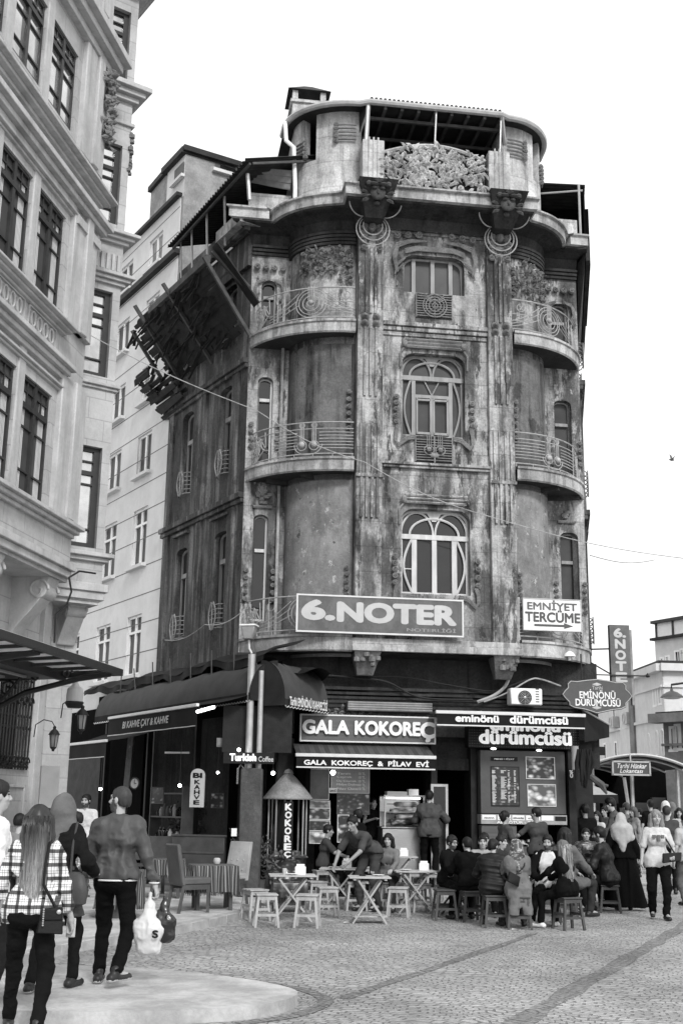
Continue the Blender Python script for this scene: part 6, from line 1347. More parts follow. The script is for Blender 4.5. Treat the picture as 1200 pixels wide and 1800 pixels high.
f3 = lambda x, y: F3.px(x, y)
z0 = f3(1175, 1165)[1]; zt = f3(1152, 1126)[1]
wl = []
for x0, x1, y0, y1 in ((1160.5, 1164, 1158, 1166), (1170, 1174, 1155, 1166), (1186, 1194, 1146, 1166), (1196, 1200, 1143, 1166)):
    a = f3(x0, y0); c = f3(x1, y1); wl.append((a[0], c[0], f3((x0+x1)/2, y1)[1], f3((x0+x1)/2, y0)[1]))
t = facade('attic_block', 'upper white block with a glazed roof terrace rising behind the arched house', F3, 0, 9, zt, wl, 'far_wall', cornices=((zt-1.6, .12, .15),))
b = MB(F3); zg = f3(1154, 1096)[1]
for u in np.linspace(.1, 9, 9): b.box(u-.05, u+.05, -.1, 0, zt+.12, zg)
b.box(-.1, 9.2, -4, .15, zg, zg+.14); b.build('terrace_frame', M['win_dark'], t); b = MB(F3); b.box(.1, 9, -.08, -.05, zt+.12, zg); b.build('terrace_glass', M['white'], t)
F4 = Fr(AT(1172, 1330, 40)*np.array([1, 1, 0]), -50); f4 = lambda x, y: F4.px(x, y)
zt = f4(1174, 1258)[1]; wl = []
for x0, x1, y0, y1 in ((1178.5, 1184.5, 1281, 1317), (1187.5, 1193.5, 1277, 1315)): a = f4(x0, y0); c = f4(x1, y1); wl.append((a[0], c[0], f4((x0+x1)/2, y1)[1], f4((x0+x1)/2, y0)[1]))
facade('grey_house', 'mid grey low house with white-framed windows at the right edge of the picture', F4, -.1, 6, zt, wl, 'far_grey', cornices=((zt-.25, .3, .5), (zt-1.0, .08, .1)))
# little roof tree on the arched house
p = T.P(tp(1135, 1185)[0], -2.5, 7.6); t = thing('roof_shrub', 'small leafy shrub growing on the flat roof left of the glazed terrace', 'shrub', p)
M['leaf'] = mat('leaf_dark', .05, .6, amp=.5, scale=3); M['leaf2'] = mat('leaf_mid', .09, .6, amp=.5, scale=3); M['bark'] = mat('bark', .05, .9, amp=.4)
def foliage(c, r, n, size, mm, parent, squash=1.0, name='foliage'):
    b = MB(); rr = random.Random(int(c[0]*91+c[1]*17)); cl = [(rr.gauss(0, .45), rr.gauss(0, .45), rr.gauss(0, .45)*squash) for _ in range(max(4, n//40))]
    for _ in range(n):
        q = rr.choice(cl); v = np.array([rr.gauss(q[0], .22), rr.gauss(q[1], .22), rr.gauss(q[2], .22*squash)])*r+np.array(c); a = np.array([rr.gauss(0, 1) for _ in range(3)]); a /= np.linalg.norm(a); d = np.cross(a, [rr.gauss(0, 1) for _ in range(3)]); d /= np.linalg.norm(d)+1e-6; s = size*rr.uniform(.6, 1.3)
        b.add([v-a*s, v+d*s*.4, v+a*s, v-d*s*.4+np.cross(a, d)*s*.15], [(0, 1, 2, 3)])
    return b.build(name, mm, parent, smooth=0, recalc=False)
foliage(p+[0, 0, .5], .9, 260, .14, M['leaf'], t); b = MB(); b.tube([tuple(p-[0, 0, .1]), tuple(p+[0, 0, .6])], .05, 5, local=False); b.build('stem', M['bark'], t)
# curved market canopy with its sign
Y1 = 37.0; a = AT(1036, 1345, Y1); c = AT(1205, 1345, Y1); ap = AT(1122, 1327, Y1); MCn = thing('market_canopy', 'long curved dark canopy roof over the stalls at the far right of the street', 'canopy', (ap[0], Y1, 0))
def arc_(i): return (a[0]+(c[0]-a[0])*i, a[2]+(ap[2]-a[2])*(1-(2*i-1)**2))
b = MB(); b.grid(lambda i, j: (arc_(i)[0], Y1+9*j, arc_(i)[1]+.0), 24, 3); b.grid(lambda i, j: (arc_(i)[0], Y1+9*j, arc_(i)[1]-.05), 24, 3); b.build('roof_sheet', M['tin'], MCn, recalc=False)
b = MB(); b.tube([(arc_(i)[0], Y1, arc_(i)[1]) for i in np.linspace(0, 1, 25)], .05, 6); b.build('edge_rail', M['metal'], MCn)
b = MB()
for j in range(5): b.tube([(arc_(i)[0], Y1+2*j+.4, arc_(i)[1]-.1) for i in np.linspace(0, 1, 15)], .04, 5)
for i in (.06, .47, .95): b.tube([(arc_(i)[0], Y1+.5, 0), (arc_(i)[0], Y1+.5, arc_(i)[1])], .06, 7)
b.build('rib', M['metal'], MCn)
b = MB(); b.box(a[0]-1, c[0]+3, Y1+9, Y1+9.2, 0, a[2]+.2); b.build('back_wall', M['black'], MCn)
b = MB()
for k in range(7): x = a[0]+1+k*.62; b.box(x, x+.5, Y1+8.6, Y1+8.9, 1.2+.2*(k % 3), 1.75+.2*(k % 3))
b.build('goods_shelf', M['panel_grey'], MCn)
SG = Fr((ap[0], Y1-.3, 0), 6); q = R4(SG, 1074, 1337, 1143, 1364, 0)
t = thing('canopy_sign', 'dark framed restaurant sign with script lettering hung under the curved market canopy', 'sign', SG.P(q[0], 0, q[2])); b = MB(SG); b.box(q[0], q[1], -.08, 0, q[2], q[3]); b.build('board', M['panel_grey'], t)
f = MB(SG); k = .05
for e in ((q[0], q[1], q[3]-k, q[3]), (q[0], q[1], q[2], q[2]+k), (q[0], q[0]+k, q[2], q[3]), (q[1]-k, q[1], q[2], q[3])): f.box(e[0], e[1], .001, .03, e[2], e[3])
f.build('frame', M['metal'], t); W_ = q[1]-q[0]; H_ = q[3]-q[2]
letters(t, SG, 'Tarihi Hünkar', q[0]+.12*W_, q[1]-.12*W_, q[2]+.5*H_, q[2]+.82*H_, 0, .015, skew=.3); letters(t, SG, 'Lokantası', q[0]+.2*W_, q[1]-.22*W_, q[2]+.18*H_, q[2]+.46*H_, 0, .015, skew=.3)
b = MB(SG); b.tube([((q[0]+q[1])/2-.2, -.1, q[2]-.05), ((q[0]+q[1])/2+.1, -.1, 0)], .05, 6); b.tube([((q[0]+q[1])/2, -.04, q[3]), ((q[0]+q[1])/2, -.04, q[3]+.2)], .03, 5); b.build('post', M['metal'], t)
# small far awnings and stall left of the canopy
for x0, x1, y0, y1, Y, lb in ((1035, 1085, 1380, 1397, 33, 'pale small market awning beyond the right corner'), (1018, 1062, 1300, 1312, 31, 'pale slatted awning high beyond the right corner')):
    p0 = AT(x0, y1, Y); p1 = AT(x1, y1, Y); zt = AT(x0, y0, Y)[2]; t = thing('market_awning', lb, 'awning', (p0+p1)/2)
    b = MB(); b.add([tuple(p0), tuple(p1), (p1[0]-.3, Y+1.5, zt), (p0[0], Y+1.5, zt)], [(0, 1, 2, 3)]); b.build('canvas', M['board_lit'], t, recalc=False); b = MB(); b.box(p0[0], p1[0], Y-.03, Y, p0[2]-.22, p0[2]); b.build('valance', M['sign_dark'], t)
# white car seen between the crowd
cp = G(1068, 1462, 0)*1.0; cp = np.array([AT(1062, 1430, 34)[0], 34, 0])
t = thing('parked_car', 'white car half hidden behind the crowd at the right corner', 'car', cp); K = LF(tuple(cp), 1.1)
b = MB(K); sec = [(-2.0, .55, .35, .62), (-1.95, .8, .3, .8), (-1.2, .86, .25, .95), (-.7, .86, .25, 1.0), (1.0, .86, .25, 1.0), (1.9, .8, .28, .85), (2.05, .6, .35, .6)]
vs = []
for x, w, z0_, z1_ in sec: vs += [(x, -w, z0_), (x, w, z0_), (x, w, z1_*.8), (x, w*.92, z1_), (x, -w*.92, z1_), (x, -w, z1_*.8)]
b.add(b.L(vs), [(i*6+k, i*6+(k+1) % 6, (i+1)*6+(k+1) % 6, (i+1)*6+k) for i in range(6) for k in range(6)]+[tuple(range(6)), tuple(range(36, 42))])
b.hexa([(-1.75, -.78, .9), (1.1, -.78, .95), (1.1, .78, .95), (-1.75, .78, .9), (-1.2, -.6, 1.45), (.4, -.6, 1.45), (.4, .6, 1.45), (-1.2, .6, 1.45)]); b.build('body', mat('car_paint_white', .75, .25, spec=.6, amp=.03, bump=0), t, bevel=.04)
b = MB(K)
for s_ in (-1, 1): b.hexa([(-1.5, s_*.775, .98), (.95, s_*.775, 1.0), (.95, s_*.76, 1.0), (-1.5, s_*.76, .98), (-1.12, s_*.645, 1.38), (.38, s_*.645, 1.38), (.38, s_*.62, 1.38), (-1.12, s_*.62, 1.38)])
b.hexa([(-1.78, -.65, .95), (-1.78, .65, .95), (-1.7, .65, .95), (-1.7, -.65, .95), (-1.3, -.52, 1.38), (-1.3, .52, 1.38), (-1.22, .52, 1.38), (-1.22, -.52, 1.38)]); b.build('window', M['glass'], t)
for x in (-1.25, 1.25):
    for s_ in (-1, 1): b = MB(K); b.tube([(x, s_*.66, .32), (x, s_*.88, .32)], .32, 16); b.build('wheel', M['iron_black'], t)
# pendant street lamp over the right street
p = AT(1180, 1222, 34); t = thing('street_lamp', 'pendant street lamp with a flat dark shade in front of the white houses', 'street lamp', (p[0]+1.5, p[1], 0))
b = MB(); b.lathe([(.33, -.06), (.3, -.02), (.16, .08), (.05, .12), (.03, .2)], tuple(p), 16); b.build('shade', M['panel_grey'], t); b = MB(); b.lathe([(.2, -.1), (.28, -.06)], tuple(p), 12); b.build('diffuser', M['letter_pale'], t)
b = MB(); b.tube([tuple(p+[0, 0, .15]), tuple(p+[0, 0, .3]), tuple(p+[1.4, 0, .5]), tuple(p+[1.5, 0, .3]), (p[0]+1.5, p[1], 0)], .035, 6, local=False); b.build('pole', M['iron_black'], t)
# overhead wires and a bird
def wire(label, pts, r):
    P_ = np.array([AT(x, y, Y) for x, y, Y in pts]); out = []
    for i in range(len(P_)-1):
        for k in np.linspace(0, 1, 14, endpoint=False): out.append(P_[i]*(1-k)+P_[i+1]*k-np.array([0, 0, .12*math.sin(k*math.pi)]))
    out.append(P_[-1]); b = MB(); b.tube([tuple(q) for q in out], r, 5, local=False); tag(b.build('overhead_wire', M['iron_pale'], base=P_[0]), label, 'wire')
wire('pale overhead cable crossing from the stone building to the right past the centre windows', [(80, 545, 20.2), (452, 722, 21.4), (640, 812, 21.9), (860, 908, 22.3), (1230, 985, 22.6)], .009)
wire('thin wire running level into the sky right of the corner building', [(1036, 976, 24.4), (1150, 984, 30)], .012)
wire('thin cables hanging along the dark left side above the tarpaulin', [(290, 1125, 26.0), (360, 1098, 23.5), (432, 1070, 23.2)], .008)
b = MB(); p = AT(1180, 808, 45); b.tube([tuple(p+[-.12, 0, .0]), tuple(p), tuple(p+[.1, 0, -.02])], [.015, .06, .01], 6, local=False)
b.add([tuple(p+[-.05, 0, 0]), tuple(p+[.05, 0, 0]), tuple(p+[.02, .1, .2]), tuple(p+[-.05, .15, .28])], [(0, 1, 2, 3)]); b.add([tuple(p+[-.05, 0, 0]), tuple(p+[.05, 0, 0]), tuple(p+[.1, -.1, .12]), tuple(p+[.12, -.2, .15])], [(0, 1, 2, 3)]); tag(b.build('bird', M['panel_grey'], base=p, recalc=False), 'small bird flying in the white sky at the right edge', 'bird')
# black cable on the stone building
b = MB(); P_ = [AT(x, y, Y) for x, y, Y in ((168, 1008, 21.2), (140, 1004, 20.3), (122, 1015, 19.9), (126, 1040, 19.9), (118, 1062, 19.9), (98, 1080, 19.9), (96, 1130, 19.9))]; b.tube([tuple(q) for q in P_], .018, 6, local=False); tag(b.build('cable', M['iron_black'], base=P_[0]), 'black cable looping over the carved console of the stone building', 'cable')
# ================= street furniture: stools, folding tables, café chairs, plants
M['pine'] = mat('pine_worn', .34, .65, amp=.35, scale=5, stretch=(1, 1, .3), bump=.2)
M['pine_dark'] = mat('stool_brown_dark', .055, .6, amp=.4, scale=5, bump=.2)
M['table_top'] = mat('table_top_pale', .42, .55, amp=.25, scale=4, stretch=(.4, 2, 1), bump=.15)
M['napkin'] = mat('napkin_white', .75, .7, amp=.1)
def make_stool(name, m, label, loc):
    t = thing(name, label, 'stool', loc, 'wooden stools around the folding tables'); L_ = LF(tuple(loc))
    b = MB(L_); 
    for i in range(3): b.box(-.155, .155, -.155+.105*i, -.055+.105*i, .425, .45)
    b.build('seat', M[m], t, bevel=.006)
    for sx in (-1, 1):
        for sy in (-1, 1): b = MB(L_); b.bar((sx*.165, sy*.165, 0), (sx*.12, sy*.12, .424), .034, .034, m=0); b.build('leg', M[m], t)
    b = MB(L_)
    for s_ in (-1, 1): b.box(-.115, .115, s_*.125-.012, s_*.125+.012, .37, .42); b.box(s_*.125-.012, s_*.125+.012, -.115, .115, .37, .42); b.box(-.14, .14, s_*.15-.012, s_*.15+.012, .15, .185); b.box(s_*.145-.012, s_*.145+.012, -.14, .14, .2, .235)
    b.build('stretcher', M[m], t); return t
def put(proto, x, y, rz, label, used=[], z=0.0, group=None):
    o = proto if proto.name not in used else copy_tree(proto); used.append(proto.name)
    o.location = (x, y, z); o.rotation_euler = (0, 0, rz); o['label'] = label
    if group: o['group'] = group
    return o
def make_table(name, m, label, loc, size=(.7, .56), h=.66, shelf=False):
    t = thing(name, label, 'table', loc, 'low folding tables in front of the shops'); L_ = LF(tuple(loc)); a, c = size[0]/2, size[1]/2
    b = MB(L_)
    for i in range(6): b.box(-a, a, -c+size[1]*i/6+.003, -c+size[1]*(i+1)/6-.003, h-.022, h)
    for s_ in (-1, 1): b.box(s_*(a-.08)-.02, s_*(a-.08)+.02, -c+.02, c-.02, h-.05, h-.023)
    b.build('tabletop', M['table_top'] if m == 'pine' else M[m], t, bevel=.003)
    for sy in (-1, 1):
        for sx in (-1, 1): b = MB(L_); y = sy*(c-.06 if sx > 0 else c-.1); b.bar((sx*(a-.06), y, 0), (-sx*(a-.14), y, h-.05), .042, .026); b.build('leg', M[m], t)
    b = MB(L_)
    for sx in (-1, 1): b.bar((sx*(a-.1), -c+.08, .1), (sx*(a-.1), c-.08, .1), .03, .03); b.bar((sx*.06, -c+.08, h*.5), (sx*.06, c-.08, h*.5), .025)
    if shelf: b.box(-a+.06, a-.06, -c+.1, c-.1, .09, .11)
    b.build('stretcher', M[m], t); return t
ST = make_stool('stool', 'pine', 'x', (0, 0, 0)); SD = make_stool('stool', 'pine_dark', 'x', (0, 0, 0)); SD.name = 'dark_stool'
STOOLS = [  # px of feet, shade, turn, label
    (467, 1629, 0, .15, 'pale stool standing alone at the far left of the front row of stools'), (448, 1618, 0, .5, 'pale stool tucked behind the leftmost front stool'),
    (540, 1630, 0, -.1, 'pale stool in the front row left of the folding table with a lower shelf'), (574, 1612, 0, .2, 'pale stool right behind the second front stool'),
    (556, 1598, 0, .3, 'pale stool farther back between the first two folding tables'), (625, 1600, 0, .1, 'pale stool just behind the folding table with a lower shelf'),
    (700, 1612, 0, -.15, 'pale stool right of the folding table with a lower shelf'), (738, 1603, 0, .25, 'pale stool under the right edge of the third folding table'),
    (668, 1596, 0, .4, 'pale stool behind the table with a lower shelf, half hidden by its legs'), (722, 1590, 0, .6, 'pale stool deep under the tables beside the kneeling-height boxes'),
    (781, 1617, 1, .1, 'dark brown empty stool in the front row beside the dark-topped table'), (828, 1603, 1, .3, 'dark brown empty stool right of the dark-topped table'),
    (612, 1588, 0, .7, 'pale stool half hidden behind the bending waiter'), (690, 1601, 0, -.5, 'pale stool between the centre and right folding tables'), (758, 1592, 0, .35, 'pale stool behind the dark-topped table'), (642, 1578, 0, .2, 'pale stool at the back, beside the waiter feet'), (566, 1545, 0, .2, 'small pale stool by the rear table under the seated man'), (532, 1543, 0, .5, 'small pale stool left of the rear table near the conical stall')]
for x, y, d, rz, lb in STOOLS:
    p = G(x, y); put(SD if d else ST, p[0], p[1], rz, lb, z=PH if p[1] > 21.4 else 0)
TB = make_table('folding_table', 'pine', 'x', (0, 0, 0)); TBS = make_table('folding_table', 'pine', 'x', (0, 0, 0), (.62, .52), .66, True); TBS.name = 'folding_table_with_shelf'; TD = make_table('folding_table', 'pine_dark', 'x', (0, 0, 0), (.68, .56), .66); TD.name = 'dark_folding_table'
TABLES = [(512, 1618, TB, .1, 'pale folding table at the left front, carrying a glass and a napkin box'), (648, 1622, TBS, .05, 'pale folding table with a lower shelf at the centre front'), (598, 1598, TB, -.05, 'pale folding table behind the centre one, under the bending waiter'),
          (728, 1604, TB, .12, 'pale folding table between the waiter and the man with glasses'), (802, 1606, TD, .08, 'dark-topped folding table in front of the man with glasses'), (548, 1548, TB, .1, 'rear folding table in front of the seated man at the food prints'), (700, 1580, TB, .0, 'rear folding table in front of the woman with long dark hair'), (592, 1560, TB, .2, 'rear folding table between the conical stall and the counter')]
TPOS = {}
for i, (x, y, pr, rz, lb) in enumerate(TABLES):
    p = G(x, y); z = PH if p[1] > 21.4 else 0; put(pr, p[0], p[1], rz, lb, z=z); TPOS[i] = (p[0], p[1], z+.66)
def small(name, label, cat, p, mb_fn, m, group=None, parts=()):
    b = MB(LF(tuple(p))); mb_fn(b); o = b.build(name, M[m], base=p, bevel=0); tag(o, label, cat, group); return o
def napkin(b): b.box(-.08, .08, -.055, .055, 0, .11); b.box(-.06, .06, -.004, .004, .11, .15); b.box(-.07, .07, -.05, .05, .11, .115)
for i, dx, dy, lb in ((0, .12, .05, 'white napkin box on the left front folding table'), (2, .1, .1, 'white napkin box on the table under the bending waiter'), (3, .16, .05, 'white napkin box on the table left of the man with glasses'), (4, -.18, .15, 'white napkin box on the dark-topped table, its left one'), (4, .2, -.05, 'round white napkin holder on the dark-topped table, nearest the viewer'), (5, -.1, .0, 'white napkin box on the rear table of the seated man'), (7, .05, .0, 'white napkin box on the rear table beside the counter'), (6, .1, .05, 'white napkin box before the woman with long dark hair')):
    x, y, z = TPOS[i]; q = (x+dx, y+dy, z+.001)
    small('napkin_box', lb, 'napkin box', q, napkin if 'round' not in lb else (lambda b: b.lathe([(.08, 0), (.08, .1), (.07, .1), (.07, .02)], n=14)), 'napkin', 'napkin boxes on the tables')
for i, dx, dy, lb in ((0, .0, -.14, 'white saucer on the left front folding table'), (2, -.12, -.05, 'white plate on the table under the bending waiter'), (3, -.15, -.08, 'white plate on the table left of the man with glasses'), (4, -.02, .05, 'white plate on the dark-topped table'), (5, .15, -.1, 'white plate in front of the seated man at the food prints'), (1, .14, .1, 'small white saucer on the centre front table')):
    x, y, z = TPOS[i]; small('plate', lb, 'plate', (x+dx, y+dy, z+.001), lambda b: b.lathe([(.04, 0), (.095, .018), (.09, .02), (.05, .008)], n=16), 'napkin', 'plates on the folding tables')
def glass_(b): b.lathe([(.025, 0), (.035, .09), (.03, .09), (.022, .01)], n=10)
for i, dx, dy, lb in ((0, -.12, -.05, 'tea glass on the left front folding table'), (1, -.1, .05, 'small dark ashtray on the centre front folding table'), (4, .05, -.12, 'drinking glass on the dark-topped table')):
    x, y, z = TPOS[i]; small('tea_glass' if i != 1 else 'ashtray', lb, 'glass' if i != 1 else 'ashtray', (x+dx, y+dy, z+.001), glass_ if i != 1 else (lambda b: b.lathe([(.05, 0), (.06, .025), (.045, .025), (.04, .01)], n=12)), 'letter_pale' if i != 1 else 'iron_black')
# café chairs and the kilim-covered table on the left
M['leather'] = mat('chair_cover_grey', .085, .5, amp=.3, scale=4, bump=.2); M['chair_wood'] = mat('chair_wood_dark', .06, .5, amp=.35, scale=5)
def stripes_mat(name, vals, period, axis=0):
    m = bpy.data.materials.new(name); m.use_nodes = True; t = m.node_tree; b = t.nodes['Principled BSDF']; b.inputs['Roughness'].default_value = .9
    tc = _n(t, 'ShaderNodeTexCoord'); sx = _n(t, 'ShaderNodeSeparateXYZ'); t.links.new(tc.outputs['Object'], sx.inputs[0])
    s_ = _n(t, 'ShaderNodeMath', operation='ADD'); t.links.new(sx.outputs[0], s_.inputs[0]); t.links.new(sx.outputs[1], s_.inputs[1])
    d = _n(t, 'ShaderNodeMath', operation='DIVIDE'); t.links.new(s_.outputs[0] if axis == 0 else sx.outputs[2], d.inputs[0]); d.inputs[1].default_value = period
    f = _n(t, 'ShaderNodeMath', operation='FRACT'); t.links.new(d.outputs[0], f.inputs[0]); r = _n(t, 'ShaderNodeValToRGB'); r.color_ramp.interpolation = 'CONSTANT'
    e = r.color_ramp.elements; e[0].position = 0; e[0].color = g4(vals[0]); e[1].position = 1/len(vals); e[1].color = g4(vals[1])
    for i in range(2, len(vals)): x = e.new(i/len(vals)); x.color = g4(vals[i])
    t.links.new(f.outputs[0], r.inputs[0]); t.links.new(r.outputs[0], b.inputs['Base Color']); return m
M['kilim'] = stripes_mat('kilim_stripes', (.03, .12, .02, .25, .05, .02, .16, .03), .16)
def cafe_chair(label, p, rz, m, tuft=False):
    t = thing('cafe_chair', label, 'chair', p, 'padded chairs at the kilim-covered table'); L_ = LF(tuple(p), rz)
    b = MB(L_); b.box(-.23, .23, -.22, .24, .40, .5); b.build('seat', M[m], t, bevel=.02)
    b = MB(L_); b.hexa([(-.23, -.25, .38), (.23, -.25, .38), (.23, -.17, .38), (-.23, -.17, .38), (-.22, -.35, .98), (.22, -.35, .98), (.22, -.29, .98), (-.22, -.29, .98)])
    if tuft:
        for i in range(3):
            for j in range(3): b.ball((-.13+.13*i, -.2-.035*j, .55+.14*j), (.02, .02, .02), 6)
    b.build('backrest', M[m], t, bevel=.02)
    for sx in (-1, 1):
        b = MB(L_); b.bar((sx*.2, .2, 0), (sx*.2, .2, .4), .045); b.build('leg', M['chair_wood'], t); b = MB(L_); b.bar((sx*.2, -.27, 0), (sx*.2, -.2, .4), .045); b.build('leg', M['chair_wood'], t)
    b = MB(L_); b.box(-.2, .2, .18, .22, .33, .4); b.box(-.22, -.18, -.2, .18, .33, .4); b.box(.18, .22, -.2, .18, .33, .4); b.build('apron', M['chair_wood'], t); return t
p = G(333, 1603, PH); cafe_chair('smooth grey padded chair seen from behind, left of the kilim-covered table', p, -1.0, 'leather')
p = G(398, 1592, PH); cafe_chair('tufted pale padded chair right of the kilim-covered table', (p[0], p[1], p[2]), 2.5, 'letter_pale' if False else 'board_lit', True)
p = G(372, 1598, PH); t = thing('kilim_table', 'small table draped with a striped fringed kilim between the padded chairs', 'table', p); L_ = LF(tuple(p), .25)
b = MB(L_); b.box(-.3, .3, -.3, .3, .62, .65)
for sx in (-1, 1):
    for sy in (-1, 1): b.box(sx*.25-.025, sx*.25+.025, sy*.25-.025, sy*.25+.025, 0, .62)
b.build('frame', M['chair_wood'], t)
def cloth(L_, a, drop, h, parent, m, name='cloth', seed=0):
    b = MB(L_); n = 64; ring = []
    for k in range(n):
        s_ = k/n*4; e = int(s_); f = s_-e; ring.append([(-1+2*f, -1), (1, -1+2*f), (1-2*f, 1), (-1, 1-2*f)][e])
    vs = [(x*a*q, y*a*q, h) for q in (0.02, .5, .99) for x, y in ring]
    for j, (o, z) in enumerate(((1.01, h-.01), (1.03, h-drop*.5), (1.06, h-drop))):
        for k, (x, y) in enumerate(ring): w = 1+(.02+.03*j)*math.sin(k*1.18+seed)*(j > 0); cr = abs(x)*abs(y); vs.append((x*a*o*w, y*a*o*w, z-(.12*drop*(cr > .7) if j == 2 else 0)))
    b.add(b.L(vs), [(j*n+k, j*n+(k+1) % n, (j+1)*n+(k+1) % n, (j+1)*n+k) for j in range(5) for k in range(n)]+[tuple(range(n))]); f = b
    for k in range(0, n):
        x, y = ring[k]; w = 1+.08*math.sin(k*1.18+seed); f.bar((x*a*1.06*w, y*a*1.06*w, h-drop), (x*a*1.09*w, y*a*1.09*w, h-drop-.06), .008)
    return b.build(name, m, parent, smooth=60, recalc=False)
cloth(L_, .34, .38, .655, t, M['kilim'])
small('sugar_bowl', 'pale sugar bowl on the kilim-covered table', 'bowl', p+[.05, .05, .665], lambda b: b.lathe([(.04, 0), (.06, .04), (.05, .08), (.03, .09)], n=12), 'letter_pale')
p = G(345, 1570, PH); t = thing('wooden_settle', 'dark wooden settle with a slatted high back behind the kilim-covered table', 'bench', p); L_ = LF(tuple(p), -.25)
b = MB(L_); b.box(-.5, .5, -.02, .04, .42, .98); b.box(-.53, .53, -.03, .06, .98, 1.02); b.box(-.5, .5, -.035, .055, .68, .72); b.build('backrest', M['chair_wood'], t, bevel=.008)
b = MB(L_); b.box(-.5, .5, -.45, -.02, .4, .45); b.build('seat', M['chair_wood'], t, bevel=.008)
for sx in (-1, 1):
    for y in (-.42, .02): b = MB(L_); b.box(sx*.48-.025, sx*.48+.025, y-.025, y+.025, 0, .4 if y < 0 else 1.0); b.build('leg', M['chair_wood'], t)
p = G(262, 1560, PH); t = thing('wooden_settle', 'dark wooden settle farther down the lane behind the man in the jacket', 'bench', p); L_ = LF(tuple(p), .2)
b = MB(L_); b.box(-.7, .7, -.02, .04, .5, .95); b.box(-.7, .7, -.5, -.02, .4, .45); b.build('seat', M['chair_wood'], t, bevel=.01)
for sx in (-1, 1): b = MB(L_); b.box(sx*.65-.03, sx*.65+.03, -.48, .04, 0, .4); b.build('leg', M['chair_wood'], t)
p = G(290, 1578, PH); t = thing('kilim_table', 'second small table draped with a striped kilim, deeper in the lane', 'table', p); L_ = LF(tuple(p), .1); b = MB(L_); b.box(-.27, .27, -.27, .27, .6, .63)
for sx in (-1, 1): b.box(sx*.22-.025, sx*.22+.025, -.22, .22, 0, .6)
b.build('frame', M['chair_wood'], t); cloth(L_, .31, .25, .635, t, M['kilim'], seed=2)
p = G(210, 1612, PH); t = thing('draped_table', 'low table under a striped kilim beyond the man with plastic bags', 'table', p); L_ = LF(tuple(p), .1); b = MB(L_); b.box(-.26, .26, -.26, .26, .6, .63); b.box(-.2, .2, -.2, .2, 0, .6); b.build('frame', M['chair_wood'], t); cloth(L_, .3, .45, .635, t, M['kilim'], seed=5)
# plants
p = G(452, 1572, PH); t = thing('potted_plant', 'tall thin bushy plant in a pot beside the corner pillar', 'plant', p); L_ = LF(tuple(p))
b = MB(L_); b.lathe([(.1, 0), (.14, .22), (.15, .26), (.13, .26), (.12, .2)], n=16); b.build('pot', M['leather'], t); b = MB(L_); b.tube([(0, 0, .2), (.02, 0, .7), (0, .02, 1.0)], .02, 6); b.build('stem', M['bark'], t); foliage(p+[0, 0, .68], .4, 420, .055, M['leaf2'], t, 1.35)
p = G(343, 1545, PH); t = thing('potted_bush', 'large dark bush in front of the oval café sign', 'plant', p); L_ = LF(tuple(p)); b = MB(L_); b.lathe([(.2, 0), (.26, .4), (.28, .45), (.24, .45)], n=16); b.build('pot', M['sign_dark'], t); b = MB(L_); b.tube([(0, 0, .4), (.02, 0, 1.0)], .03, 6); b.build('stem', M['bark'], t); foliage(p+[0, 0, 1.15], .62, 900, .08, M['leaf'], t, 1.1)
# odds and ends by the stall: draped crate with a brass pot
p = G(508, 1590, PH); t = thing('draped_crate', 'low crate under a patterned cloth carrying a small metal pot, in front of the stall', 'crate', p); L_ = LF(tuple(p), .1); b = MB(L_); b.box(-.24, .24, -.18, .18, 0, .34); b.build('box', M['chair_wood'], t); cloth(L_, .27, .22, .35, t, M['foodC'], seed=3)
small('metal_pot', 'small shiny lidded pot on the draped crate', 'pot', p+[-.05, 0, .36], lambda b: b.lathe([(.04, 0), (.075, .04), (.07, .09), (.03, .12), (.02, .15), (.03, .16), (.005, .19)], n=14), 'steel')
p = AT(238, 1377, 22.8); CF = Fr((p[0], p[1], 0), -30); t = thing('wall_clock', 'round pale clock face in the dark café', 'clock', p); b = MB(CF); b.plate([(.1*math.cos(a), p[2]+.1*math.sin(a)) for a in np.linspace(0, 6.28, 20)[:-1]], 0, .02); b.build('dial', M['board_lit'], t); b = MB(CF); b.tube([(.105*math.cos(a), .02, p[2]+.105*math.sin(a)) for a in np.linspace(0, 6.28, 20)[:-1]], .014, 5, closed=True); b.bar((0, .025, p[2]), (0, .025, p[2]+.07), .01); b.bar((0, .025, p[2]), (.045, .025, p[2]), .01); b.build('rim', M['iron_black'], t)
p = AT(222, 1400, 26.5); q2 = AT(206, 1440, 26.5); b = MB(); b.bar((p[0]+.05, p[1], 3.3), (p[0], p[1], 1.9), .2, .12); b.bar((p[0], p[1], 1.9), (q2[0], q2[1], .11), .2, .12); tag(b.build('lane_post', M['plaster_low'], base=(q2[0], q2[1], .11)), 'pale crooked post standing in the dark lane left of the clock', 'post')
b = MB(Lf); b.box(-9.5, -6.9, .2, .3, .1, 3.0); o = b.build('roller_shutter', M['tin'], base=Lf.P(-8, .25, .1)); tag(o, 'dark roller shutter at the end of the café in the lane', 'shutter')
# litter: paper scraps on the setts
for x, y, lb in ((610, 1622, 'white paper scrap lying left of the table with a lower shelf'), (905, 1634, 'white paper scrap under the stool of the woman in the patterned scarf')):
    q = G(x, y, .006); b = MB(); b.add([tuple(q+[-.06, -.03, 0]), tuple(q+[.05, -.04, .01]), tuple(q+[.07, .04, 0]), tuple(q+[-.04, .05, .012])], [(0, 1, 2, 3)]); tag(b.build('paper_scrap', M['napkin'], base=q, recalc=False), lb, 'litter')
